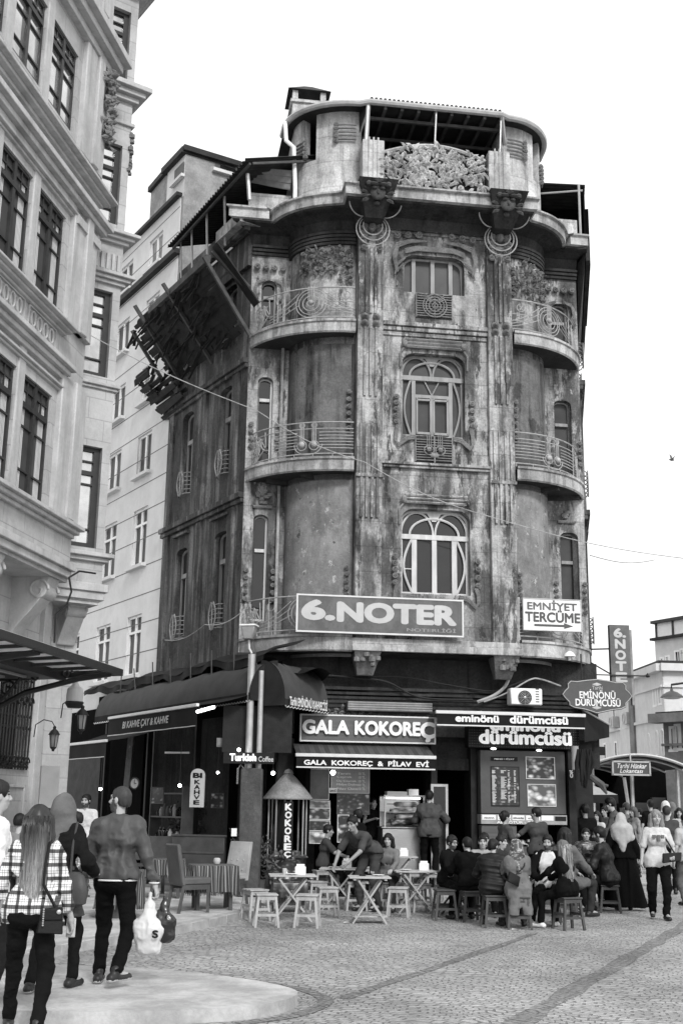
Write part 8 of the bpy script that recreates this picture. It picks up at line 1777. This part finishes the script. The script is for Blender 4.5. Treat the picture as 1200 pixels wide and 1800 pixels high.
# --- F1 woman in the plaid shirt
p = G(40, 1822, 0.0)
F1 = person('young woman in a black and white plaid shirt walking away, seen from behind', (p[0], p[1], 0), .06, 1.64, 'f', lean=.03, feet=[(-.16, .26, .0), (.13, -.2, .02)], hands=[(-.3, .16, .86), (.31, .16, .68)], head=(.05, .0), top=('shirt', plaid(), .82, .1), bottom=('trousers', .016, 'plain', .95), hair=('long', .05), res=.011, handres=.0045, seed=3, curl=1.0)
W = F1['W']; hb = MB(); rr = random.Random(8)
for k in range(520):                          # loose strands, dark at the crown, bleached at the tips
    a = rr.uniform(-2.6, -.55); x0 = .098*math.cos(a); y0 = .108*math.sin(a); L = rr.uniform(.38, .6); sx = rr.uniform(.7, 1.15); pts = []
    for q in np.linspace(0, 1, 9):
        z = .04-.16*q if q < .5 else -.04-(q-.5)*2*L; pts.append(F1['hc']+F1['rt']*(x0*(1+.12*q)*sx+.012*math.sin(q*7+k))+F1['fwd']*(y0*(1+.25*min(q, .5))-.012-.035*max(0, q-.4))+np.array([0, 0, z]))
    hb.tube([tuple(W(p_)) for p_ in pts], [.0035, .004, .004, .004, .0035, .0035, .003, .002, .001], 3, local=False, m=k % 3)
def ombre(k):
  hm_ = bpy.data.materials.new('hair_ombre'); hm_.use_nodes = True; t_ = hm_.node_tree; tcx = _n(t_, 'ShaderNodeTexCoord'); sx_ = _n(t_, 'ShaderNodeSeparateXYZ'); t_.links.new(tcx.outputs['Object'], sx_.inputs[0]); mr_ = _n(t_, 'ShaderNodeMapRange'); t_.links.new(sx_.outputs[2], mr_.inputs[0]); mr_.inputs[1].default_value = 1.45; mr_.inputs[2].default_value = 1.05; mr_.inputs[3].default_value = .022*k; mr_.inputs[4].default_value = .27*k; t_.links.new(mr_.outputs[0], t_.nodes['Principled BSDF'].inputs['Base Color']); t_.nodes['Principled BSDF'].inputs['Roughness'].default_value = .45; return hm_
hms = [ombre(k) for k in (.55, 1, 1.5)]; hm_ = hms[0]
for ch in F1['root'].children:
    if ch.name.startswith('hair'): ch.data.materials[0] = hm_
hb.build('hair_strand', hms, F1['root'], smooth=60)
bagp = F1['pel']+F1['rt']*.17+np.array([0, -.14, -.02])
q = W(bagp); BG = LF(tuple(q), .3); K_ = .7; hbag = thing('handbag', 'black leather handbag with a metal chain on the hip of the woman in plaid', 'handbag', q)
b = MB(BG); b.hexa([(-.1, -.04, -.12), (.09, -.04, -.13), (.09, .04, -.13), (-.1, .04, -.12), (-.07, -.03, .05), (.08, -.03, .06), (.08, .03, .06), (-.07, .03, .05)]); b.box(-.08, .08, -.05, -.036, -.03, .05); b.build('body', cloth_mat(.012, 'leather'), hbag, bevel=.015)
b = MB(BG); b.ball((.05, -.06, .03), (.018, .008, .018), 8); [b.ball((-.06, -.06, .05-.016*k), .008, 6) for k in range(8)]; b.build('clasp', M['metal'], hbag)
b = MB(); pts = [W(bagp+[.02, -.0, .07]), W(F1['pel']+F1['rt']*.1+np.array([0, -.15, .2])), W(F1['chest']+F1['rt']*.1-F1['fwd']*.145), W(F1['shl']+F1['rt']*.11-F1['fwd']*.08+F1['up']*.05), W(F1['shl']+F1['rt']*.11+F1['up']*.075)]; b.tube([tuple(x) for x in pts], .013, 6, local=False); b.build('strap', cloth_mat(.012, 'leather'), hbag)
q = W(F1['wr'][1]+np.array([0, .05, -.08])); b = MB(LF(tuple(q), .2)); b.box(-.035, .035, -.006, .006, -.07, .07); tag(b.build('phone', M['letter_pale'], base=q, bevel=.005), 'pale phone held in the right hand of the woman in plaid', 'phone')
# --- F2 hijab woman in a dark coat
p = G(88, 1752, .05)
F2_ = person('woman in a grey headscarf and dark coat walking behind the woman in plaid', (p[0], p[1], .1 if p[1] < 12.3 else 0), -.2, 1.64, 'f', lean=.04, feet=[(-.1, -.2, .0), (.1, .2, 0)], hands=[(-.24, .2, 1.0), (.24, .22, .98)], head=(-.5, .0), top=('coat', .022, 1.0, .15), bottom=('trousers', .02), skirt=(.07, .62, .2), hair=('scarf', .12, 'plain', .2), res=.012, seed=5)
q = F2_['W'](F2_['pel']+np.array([.2, -.1, -.02])); BG = LF(tuple(q), -.5); t = thing('handbag', 'soft dark shoulder bag hanging beside the woman in the grey headscarf', 'handbag', q); b = MB(BG); b.lathe([(.05, -.16), (.13, -.13), (.15, -.02), (.1, .1), (.05, .13)], n=14, sy=.5); b.build('body', cloth_mat(.05, 'leather'), t); b = MB(BG); b.tube([(-.05, 0, .1), (-.06, .02, .4), (-.05, .05, .55)], .012, 6); b.build('strap', cloth_mat(.05, 'leather'), t)
# --- F3 man in the jacket with plastic bags
p = G(192, 1731, .1)
F3_ = person('short-haired man in a dark bomber jacket walking away with plastic bags', (p[0], p[1], .1), -.12, 1.715, 'm', lean=.05, feet=[(-.12, .06, 0), (.12, -.22, .05, .5)], hands=[(-.31, .1, .86), (.36, .04, .86)], head=(1.3, -.1), top=('jacket', .06, 1.0, .03, 'leather'), bottom=('trousers', .011, 'plain', 1.0), hair=('crop', .035), res=.0105, fres=.0055, handres=.0045, seed=1, curl=1.1, beard=1)
W = F3_['W']; b = MB(); pe = F3_['pel']; pts = [W(pe+np.array([(.205*math.cos(a))*F3_['s'], .15*math.sin(a)*F3_['s'], -.02])) for a in np.linspace(0, 2*PI, 29)[:-1]]; b.tube([tuple(x) for x in pts], .008, 6, local=False, closed=True); b.build('hem_stripe', M['letter'], F3_['root'])
b = MB(); [b.tube([tuple(W(F3_['el'][i]+(F3_['wr'][i]-F3_['el'][i])*.95+v)) for v in (np.array([.045*math.cos(a), .045*math.sin(a), 0]) for a in np.linspace(0, 2*PI, 17)[:-1])], .006, 5, local=False, closed=True) for i in (1,)]; b.build('cuff_stripe', M['letter'], F3_['root'])
def plastic_bag(label, q, h, w, m, seed):
    t = thing('plastic_bag', label, 'bag', q); F = Field(.011); F.cap((0, 0, 0), (0, 0, -.1), .012, .035, .03); F.cap((0, 0, -.1), (.0, 0, -h*.55), .035, w*.45, .04); F.cap((-w*.18, 0, -h*.55), (-w*.15, .0, -h+.07), w*.36, .07, .05); F.cap((w*.18, .0, -h*.55), (w*.15, 0, -h+.07), w*.36, .07, .05)
    V, Fq = F.mesh(wr=.012, wf=1.5, seed=seed); V[:, 1] *= .7; me = bpy.data.meshes.new('sack'); me.from_pydata(V.tolist(), [], Fq.tolist()); me.materials.append(m); me.polygons.foreach_set('use_smooth', np.ones(len(Fq), bool)); o = bpy.data.objects.new('sack', me); C.objects.link(o); o.parent = t; return t
hq = W(F3_['wr'][1])+np.array([0, 0, -.09])
t = plastic_bag('white plastic carrier bag with a small S, held by the man in the jacket', hq+np.array([-.03, 0, 0]), .52, .27, mat('plastic_white', .58, .35, spec=.4, amp=.08, bump=.2, bscale=20), 2)
b = MB(Fr(hq+np.array([.03, -.1, 0]), 0)); text(b, 'S', -.01, .035, -.36, -.30, .0, .05); b.build('lettering', M['sign_dark'], t, smooth=0, recalc=False)
plastic_bag('black shiny plastic bag hanging beside the white carrier bag', hq+np.array([.1, .02, -.02]), .40, .2, mat('plastic_black', .012, .25, spec=.6, amp=.3, bump=.3, bscale=15), 6)
# --- F4 man cut by the left edge
p = AT(-14, 1500, 10.2); person('man in a white shirt cut off by the left edge of the picture', (p[0], 10.2, 0), -1.1, 1.84, 'm', head=(.1, -.05), top=('shirt', .7, 1.0, .1), bottom=('trousers', .03), hair=('short', .02), res=.014, seed=4)
# --- people in the lane on the left
def stand(label, x, yh, Y, z, yaw, sex='m', H=None, **k):
    "a standing person placed by the pixel of the crown at distance Y on ground z"
    q = AT(x, yh, Y); H_ = (q[2]-z)/1.005 if H is None else H
    return person(label, (q[0], Y, z), yaw, H_*.985, sex, **k)
stand('balding man in a black T-shirt standing with his back turned in the lane', 86, 1417, 15.6, PH, .3, top=('tee', .015, .32, .08), bottom=('trousers', .02), hair=('crop', .02), face=False, seed=11)
stand('bearded dark-haired man in a pale patterned shirt standing sideways in the lane', 137, 1424, 16.3, PH, 1.5, top=('shirt', .42, .95, .1, 'print'), bottom=('trousers', .07), hair=('short', .015), shoes='shoe', hands=[(-.2, .3, 1.05), (.2, .32, 1.0)], beard=1, seed=12)
stand('bearded man in a plain white shirt facing the viewer at the back of the lane', 153, 1393, 22.0, PH, PI-.2, top=('shirt', .6, .9, .1), bottom=('trousers', .02), hair=('short', .015), beard=1, seed=13)
stand('person in black at the back of the lane, left of the white-shirted man', 103, 1411, 20.0, PH, 2.6, top=('jacket', .012, 1.0, .1), bottom=('trousers', .012), hair=('bob', .012), sex='f', seed=14)
stand('dark-haired man in a grey shirt standing beyond the woman in plaid', 36, 1427, 15.2, PH, -.4, top=('shirt', .2, 1.0, .1), bottom=('trousers', .03), hair=('short', .012), face=False, seed=15)
# --- staff and guests before the kokoreç shop
p = G(650, 1603); person('waiter in a dark polo shirt bending over a table', (p[0]+.02, p[1]+.15, 0), 2.45, 1.76, 'm', lean=.95, hip=.93, feet=[(-.13, -.05), (.13, .1)], hands=[(-.12, .75, .80), (.22, .68, .75)], head=(.1, -.35), top=('tee', .06, .4, .02), bottom=('trousers', .045), hair=('short', .012), skin='skin_tan', seed=21, elbow=(.6, -.6, .4))
stand('man in black standing just behind the bending waiter', 629, 1420, 21.6, PH, 1.0, top=('shirt', .012, 1.0, .1), bottom=('trousers', .012), hair=('short', .012), skin='skin_tan', seed=22)
stand('cook in a black vest and white shirt standing inside beside the showcase', 655, 1400, 24.4, .33, -PI+.5, top=('vest', .015, .1, .1), bottom=('trousers', .02), hair=('short', .012), hands=[(-.2, .35, 1.1), (.2, .35, 1.1)], seed=23)
stand('man in a grey work jacket standing at the showcase with his back turned', 754, 1387, 23.6, .33, -.1, top=('jacket', .07, 1.0, .12), bottom=('trousers', .012), hair=('short', .012), face=False, hands=[(-.22, .35, 1.1), (.25, .32, 1.15)], seed=24)
def sit(label, x, yh, Y, z, yaw, sex='m', seat=.46, s=None, **k):
    "a seated person: crown pixel and distance fix the place; the seat is a low stool"
    q = AT(x, yh, Y); lean = k.get('lean', .12); s_ = min(1.08, max(.86, (q[2]-z-seat-.09)/(.77*math.cos(lean*.8)))) if s is None else s
    H = 1.72*s_; k.setdefault('feet', [(-.17, .36), (.17, .36)]); k.setdefault('hands', [(-.16, .42, .68), (.16, .42, .68)]); k.setdefault('elbow', (.8, -.5, -.5))
    off = .72*s_*math.sin(lean); f = np.array([-math.sin(yaw), math.cos(yaw)])
    R = person(label, (q[0]-f[0]*off, Y-f[1]*off, z), yaw, H, sex, hip=seat+.085, **k); return R
SEATED = []
def seat_stool(R, label, dark=True):
    x, y, z = R['pos']; put(SD if dark else ST, x, y, rnd.uniform(-.4, .4), label, z=z)
R = sit('seated man in a dark work shirt at the rear table before the food prints', 577, 1456, 22.0, PH, -1.6, lean=.15, top=('tee', .05, .4, .05), bottom=('trousers', .02), hair=('short', .012), skin='skin_tan', seed=31); seat_stool(R, 'stool under the seated man before the food prints', False)
R = sit('seated woman with long dark hair facing the viewer, right of the bending waiter', 682, 1474, 20.6, 0, PI-.3, 'f', lean=.1, top=('shirt', .15, 1.0, .05), bottom=('trousers', .03), hair=('long', .015), seed=32); seat_stool(R, 'stool under the woman with long dark hair', False)
R = sit('seated bearded man with glasses and a dark jacket facing the table', 794, 1473, 19.6, 0, -2.4, lean=.15, top=('jacket', .015, 1.0, .05), bottom=('trousers', .02), hair=('curly', .012), beard=1, seed=33); seat_stool(R, 'dark stool under the man with glasses')
b = MB(); HA = R['HA']
for i in (-1, 1): b.tube([tuple(R['W'](R['hc']+(HA[0]*(i*.033+.023*math.cos(a))+HA[1]*.1+HA[2]*(.011+.019*math.sin(a)))*R['s'])) for a in np.linspace(0, 2*PI, 15)[:-1]], .003, 4, local=False, closed=True); b.tube([tuple(R['W'](R['hc']+(HA[0]*i*.055+HA[1]*.097+HA[2]*.014)*R['s'])), tuple(R['W'](R['hc']+(HA[0]*i*.078+HA[1]*.0+HA[2]*.012)*R['s']))], .003, 4, local=False)
b.tube([tuple(R['W'](R['hc']+(HA[0]*x+HA[1]*.103+HA[2]*.014)*R['s'])) for x in (-.01, .01)], .003, 4, local=False); b.build('glasses', M['iron_black'], R['root'])
R = sit('seated man in black, back to the viewer, beside the man with glasses', 820, 1477, 19.0, 0, .3, lean=.2, top=('jacket', .01, 1.0, .05), bottom=('trousers', .015), hair=('short', .012), face=False, seed=34); seat_stool(R, 'dark stool under the man in black beside the man with glasses')
R = sit('seated woman with dark hair tied back facing the viewer behind the puffer jacket', 853, 1467, 20.8, 0, PI+.2, 'f', top=('jacket', .012, 1.0, .05), bottom=('trousers', .02), hair=('bun', .012), seed=35); seat_stool(R, 'stool under the woman with tied dark hair')
R = sit('seated man with a pale face looking over the shoulder of the puffer jacket', 848, 1485, 19.9, 0, PI-.1, top=('shirt', .3, 1.0, .05), bottom=('trousers', .02), hair=('short', .012), seed=36); seat_stool(R, 'stool under the pale-faced man behind the puffer jacket')
R = sit('seated man in a black quilted puffer jacket seen from behind', 866, 1478, 18.2, 0, -.15, lean=.25, head=(-.7, 0), top=('puffer', .016, 1.0, .1, 'leather'), bottom=('trousers', .02), hair=('short', .012), face=True, beard=1, seed=37); seat_stool(R, 'dark stool under the man in the puffer jacket')
R = sit('seated man in a dark jacket in profile between the puffer jacket and the patterned scarf', 887, 1472, 20.0, 0, -2.0, top=('jacket', .03, 1.0, .05), bottom=('trousers', .02), hair=('short', .02), seed=38); seat_stool(R, 'dark stool under the man in profile at the round table')
R = sit('seated woman in a patterned headscarf and grey trench coat seen from behind', 907, 1487, 17.9, 0, .12, 'f', lean=.1, top=('coat', .14, 1.0, .34), bottom=('trousers', .03), hair=('scarf', .2, 'print', .18), face=False, seed=39, fat=1.1); seat_stool(R, 'dark stool under the woman in the trench coat')
q = R['W'](R['pel']+np.array([-.12, -.19, .18])); t = thing('handbag', 'small dark bag slung across the back of the trench coat', 'handbag', q); BG = LF(tuple(q), .12); b = MB(BG); b.hexa([(-.1, -.03, -.06), (.06, -.03, -.14), (.08, .03, -.14), (-.1, .03, -.06), (-.06, -.02, .08), (.1, -.02, .0), (.1, .02, .0), (-.06, .02, .08)]); b.build('body', cloth_mat(.012, 'leather'), t, bevel=.01); b = MB(); b.tube([tuple(q), tuple(R['W'](R['chest']+R['rt']*.06-R['fwd']*.15)), tuple(R['W'](R['shl']+R['rt']*.13+R['up']*.06))], .01, 5, local=False); b.build('strap', cloth_mat(.012, 'leather'), t)
R = sit('seated bearded man in a black jacket, white T-shirt and white sneakers', 961, 1471, 18.7, 0, PI-.25, lean=.1, top=('tee', .6, .3, .05), bottom=('trousers', .02), hair=('short', .01), beard=1, shoes='shoe_w', feet=[(-.1, .42), (.22, .5)], seed=40); seat_stool(R, 'dark stool under the man in white sneakers')
F = Field(.016)
for i in (-1, 1):
    F.cap(R['sh'][i], R['el'][i], .075, .066, .03); F.cap(R['el'][i], R['el'][i]+(R['wr'][i]-R['el'][i])*.92, .066, .054, .02); F.cap(R['shl']+R['rt']*i*.1-R['fwd']*.02, R['pel']+r0_*i*.13 if False else R['pel']+np.array([i*.13, 0, .0]), .075, .075, .04); F.cap(R['shl']+R['rt']*i*.08-R['fwd']*.05, R['pel']+np.array([i*.06, -.06, 0]), .085, .085, .04)
V, Fq = F.mesh(wr=.008, seed=2); V = V@R['Rz'].T; me = bpy.data.meshes.new('jacket'); me.from_pydata(V.tolist(), [], Fq.tolist()); me.materials.append(cloth_mat(.012)); me.polygons.foreach_set('use_smooth', np.ones(len(Fq), bool)); o = bpy.data.objects.new('jacket', me); C.objects.link(o); o.parent = R['root']
R = sit('seated woman in black with long streaked hair down her back', 988, 1484, 17.9, 0, .75, 'f', lean=.1, top=('shirt', .012, 1.0, .12), bottom=('trousers', .012), hair=('long', .12), face=False, seed=41, shoes='shoe_w'); seat_stool(R, 'dark stool under the woman with streaked hair')
W = R['W']; hb = MB()
for k in range(120):
    a = rr.uniform(-2.7, -.45); x0 = .1*math.cos(a); y0 = .11*math.sin(a); L = rr.uniform(.35, .58); hb.tube([tuple(W(R['hc']+R['rt']*(x0*(1+.3*q)+.012*math.sin(q*7+k))+R['fwd']*(y0*(1+.2*min(q, .5))-.012-.03*max(0, q-.4))+np.array([0, 0, .04-.16*q if q < .5 else -.04-(q-.5)*2*L]))) for q in np.linspace(0, 1, 8)], [.006, .007, .007, .006, .006, .005, .004, .002], 4, local=False, m=k % 3)
hb.build('hair_strand', [cloth_mat(.06, 'hair'), cloth_mat(.2, 'hair'), cloth_mat(.34, 'hair')], R['root'], smooth=60)
R = sit('seated person in a grey hooded parka with dark hair, right of the streaked hair', 998, 1459, 19.9, 0, -.9, 'f', top=('coat', .11, 1.0, .3), bottom=('trousers', .03), hair=('bob', .015), seed=42); seat_stool(R, 'dark stool under the grey parka')
R = sit('seated young man in a dark striped hooded top at the far right table', 1030, 1462, 21.5, PH, PI, top=('jacket', .05, 1.0, .05, 'print'), bottom=('trousers', .02), hair=('short', .012), seed=43); seat_stool(R, 'dark stool under the young man in the striped hood')
R = sit('seated man in a dark leather jacket turned left at the far right table', 1051, 1456, 20.9, 0, 1.1, lean=.2, top=('jacket', .018, 1.0, .05, 'leather'), bottom=('trousers', .02), hair=('short', .012), beard=1, seed=44); seat_stool(R, 'dark stool under the man in the leather jacket')
stand('woman with dark hair tied up standing at the take-away counter, looking right', 886, 1423, 22.2, PH, -1.2, sex='f', top=('tee', .06, .35, .1), bottom=('trousers', .02), hair=('bun', .012), hands=[(-.2, .25, .95), (.2, .25, .95)], seed=51)
R = stand('waiter in a dark printed T-shirt standing at the serving hatch with his back turned', 942, 1417, 22.3, PH, .5, top=('tee', .055, .4, .1), bottom=('trousers', .012), hair=('short', .012), face=True, head=(.6, 0), hands=[(-.42, .3, 1.0), (.3, .3, .95)], skin='skin_tan', seed=52)
# round table of the seated group
p = G(932, 1592); t = thing('round_table', 'small dark round table among the group on the right', 'table', p); b = MB(LF(tuple(p))); b.lathe([(.36, .62), (.37, .65), (.36, .66)], n=24); b.build('tabletop', M['pine_dark'], t); b = MB(LF(tuple(p))); b.lathe([(.22, 0), (.05, .06), (.035, .1), (.035, .62)], n=14); b.build('pedestal', M['iron_black'], t)
p = G(1028, 1574); put(TD, p[0], p[1], .3, 'dark folding table of the group at the far right', z=0 if p[1] < 21.4 else PH)
for k, (dx, dy, lb) in enumerate(((.05, .0, 'tall white drink glass on the far right table, left one'), (.16, .08, 'tall white drink glass on the far right table, right one'), (-.12, .05, 'bright plate of food on the far right table'))): small('drink_glass' if k < 2 else 'plate', lb, 'glass' if k < 2 else 'plate', (p[0]+dx, p[1]+dy, .66+(0 if p[1] < 21.4 else PH)), (lambda b: b.lathe([(.03, 0), (.035, .16), (.03, .16), (.025, .01)], n=10)) if k < 2 else (lambda b: b.lathe([(.05, 0), (.12, .02), (.08, .04), (.03, .06)], n=14)), 'napkin')
# --- passers-by on the right
p = G(1097, 1601)
person('woman in a pale headscarf and a long black robe walking away on the right', (p[0], p[1], 0), -.1, 1.62, 'f', lean=.03, feet=[(-.1, 0, 0), (.12, .15, 0)], hands=[(-.25, .12, .9), (.3, .05, .8)], top=('robe', .008, 1.0, .0), skirt=(.008, .06, .33), bottom=None, hair=('scarf', .36, 'plain', .34), face=False, res=.013, seed=61, fat=1.15)
p = G(1160, 1616)
R = person('fair-haired woman in a white printed T-shirt walking towards the viewer on the right', (p[0], p[1], 0), PI-.1, 1.68, 'f', lean=.02, feet=[(-.07, .18, 0), (.1, -.12, .02)], hands=[(-.2, .22, 1.0), (.27, .08, .84)], head=(.1, 0), top=('tee', .52, .4, .12), bottom=('trousers', .012, 'plain', 1.15), hair=('long', .2), res=.012, fres=.006, seed=62)
q = R['W'](R['wr'][-1]+np.array([.02, .07, -.03])); BG = LF(tuple(q), .1); t = thing('handbag', 'dark clutch-like shoulder bag held at the waist by the fair-haired woman', 'handbag', q); b = MB(BG); b.hexa([(-.16, -.03, -.1), (.14, -.03, -.06), (.14, .04, -.06), (-.16, .04, -.1), (-.15, -.02, .05), (.16, -.02, .07), (.16, .03, .07), (-.15, .03, .05)]); b.build('body', cloth_mat(.015, 'leather'), t, bevel=.012); b = MB(); b.tube([tuple(q+[0.05, 0, .04]), tuple(R['W'](R['chest']-R['rt']*.12+R['fwd']*.12)), tuple(R['W'](R['shl']-R['rt']*.12+R['up']*.06))], .012, 6, local=False); b.build('strap', cloth_mat(.015, 'leather'), t)
b = MB(Fr(R['W'](R['chest']+R['fwd']*.155), 5)); [b.box(x, x+.05, -.02, .012, z, z+.05) for x, z in ((-.09, .0), (.05, .0), (-.02, -.05), (-.02, .0))]; b.build('shirt_print', M['sign_grey'], R['root'])
stand('man in a dark grey T-shirt walking away just behind the fair-haired woman', 1170, 1414, 25.5, 0, -.2, top=('tee', .06, .4, .12), bottom=('trousers', .015), hair=('short', .03), face=False, seed=63)
stand('man with bare arms cut off by the right edge of the picture', 1203, 1428, 22.5, 0, .3, top=('tee', .4, .35, .1), bottom=('trousers', .1), hair=('short', .012), seed=64)
R = stand('waiter in a black T-shirt with a white back print at the right corner', 1027, 1411, 24.2, PH, .2, top=('tee', .015, .4, .1), bottom=('trousers', .015), hair=('short', .012), face=False, skin='skin_tan', seed=65)
stand('dark-haired man looking down beside the corner post', 1011, 1407, 25.6, PH, -1.2, top=('jacket', .02, 1.0, .1), bottom=('trousers', .02), hair=('short', .012), seed=66)
q = AT(1078, 1408, 25.5); person('large man in a grey jacket bending forward in the crowd beyond the pale headscarf', (q[0]+.2, 25.5, PH), 1.3, 1.86, 'm', lean=.4, hands=[(-.2, .5, .9), (.2, .5, .9)], top=('jacket', .09, 1.0, .08), bottom=('trousers', .012), hair=('short', .008), seed=67, fat=1.1)
CR = [(1048, 1424, 27.5, 'f', 'tee', .5, 'bob', .02, 'woman in a pale top in the crowd left of the bending large man', 2.6), (1100, 1409, 30.5, 'm', 'shirt', .12, 'short', .05, 'man with light brown hair and a grey shirt deep in the crowd', .5), (1112, 1416, 29.5, 'f', 'shirt', .25, 'bob', .08, 'woman in a pale patterned blouse deep in the crowd', 2.0), (1142, 1404, 33, 'm', 'vest', .015, 'short', .012, 'man in a dark vest with pale arms standing before the market canopy', .1), (1168, 1406, 31, 'f', 'coat', .06, 'scarf', .6, 'woman in a white headscarf beyond the man in the dark grey T-shirt', .4), (1180, 1408, 33.5, 'f', 'coat', .03, 'scarf', .15, 'woman in a dark headscarf at the far right of the crowd', .2), (1124, 1420, 35, 'm', 'jacket', .02, 'short', .012, 'small dark figure under the left part of the market canopy', 1.0), (1155, 1418, 37, 'm', 'jacket', .03, 'short', .012, 'small dark figure under the middle of the market canopy', -.4), (1192, 1418, 30, 'f', 'tee', .5, 'bob', .02, 'woman in a white top near the right edge, far down the street', 2.9), (1062, 1416, 31, 'm', 'tee', .1, 'short', .012, 'man in a grey T-shirt before the white car', 2.2), (1036, 1420, 29, 'f', 'shirt', .2, 'bob', .012, 'woman with dark hair just beyond the waiter with the back print', .9), (1086, 1432, 23.8, 'm', 'tee', .2, 'short', .012, 'man in a light grey T-shirt half hidden by the pale headscarf', 1.0)]
for i, (x, y, Y, sx, tp_, tv, hs, hv, lb, yw) in enumerate(CR):
    stand(lb, x, y, Y, 0 if x > 1100 and Y < 28 else PH, yw, sex=sx, top=(tp_, tv, .35 if tp_ in ('tee', 'vest') else 1.0, .12), bottom=('trousers', .02), hair=(hs, hv) if hs != 'scarf' else (hs, hv, 'plain', .2), res=.02, fres=.01, handres=.008, seed=80+i)
for o in bpy.data.objects:
    if '_o' in o: del o['_o']
# ================= parts that came out as several far-apart pieces become one part each
def split_pieces(o, gap=.06):
    me = o.data; n = len(me.vertices); V = np.empty(n*3); me.vertices.foreach_get('co', V); V = V.reshape(-1, 3); par = list(range(n))
    def find(i):
        while par[i] != i: par[i] = par[par[i]]; i = par[i]
        return i
    for p in me.polygons:
        vs = p.vertices; a = find(vs[0])
        for v in vs[1:]: par[find(v)] = a
    root = np.array([find(i) for i in range(n)]); ids = list(dict.fromkeys(root.tolist()))
    if len(ids) > 400: return
    bb = [(V[root == r].min(0)-gap/2, V[root == r].max(0)+gap/2) for r in ids]; g = list(range(len(ids)))
    def fg(i):
        while g[i] != i: i = g[i]
        return i
    for i in range(len(ids)):
        for j in range(i):
            if (bb[i][0] <= bb[j][1]).all() and (bb[j][0] <= bb[i][1]).all(): g[fg(i)] = fg(j)
    cl = [fg(i) for i in range(len(ids))]; ks = list(dict.fromkeys(cl))
    if len(ks) < 2 or len(ks) > 12: return
    cid = {r: cl[i] for i, r in enumerate(ids)}; vc = np.array([cid[r] for r in root])
    for k in ks[1:]+ks[:1]:
        bm = bmesh.new(); bm.from_mesh(me); bm.verts.ensure_lookup_table(); bmesh.ops.delete(bm, geom=[bm.verts[i] for i in np.nonzero(vc != k)[0]], context='VERTS')
        m2 = me.copy(); bm.to_mesh(m2); bm.free()
        c = o if k == ks[0] else o.copy(); c.data = m2
        if c is not o: C.objects.link(c)
for o in list(bpy.data.objects):
    if o.type == 'MESH' and o.parent is not None and o.name.split('.')[0] in ('post', 'bracket', 'swag', 'rib', 'window_surround', 'terrace_post', 'ledge', 'base_panel', 'label_plate', 'end_board', 'downlight', 'shadow_backing', 'tube_light', 'terrace_parapet', 'shop_lintel', 'box_on_top', 'goods_shelf', 'ring_panel', 'frieze_ornament', 'eave', 'hanger', 'arm', 'hood_mould', 'dark_plate', 'stretcher', 'window', 'shop_back_wall', 'apron'): split_pieces(o)
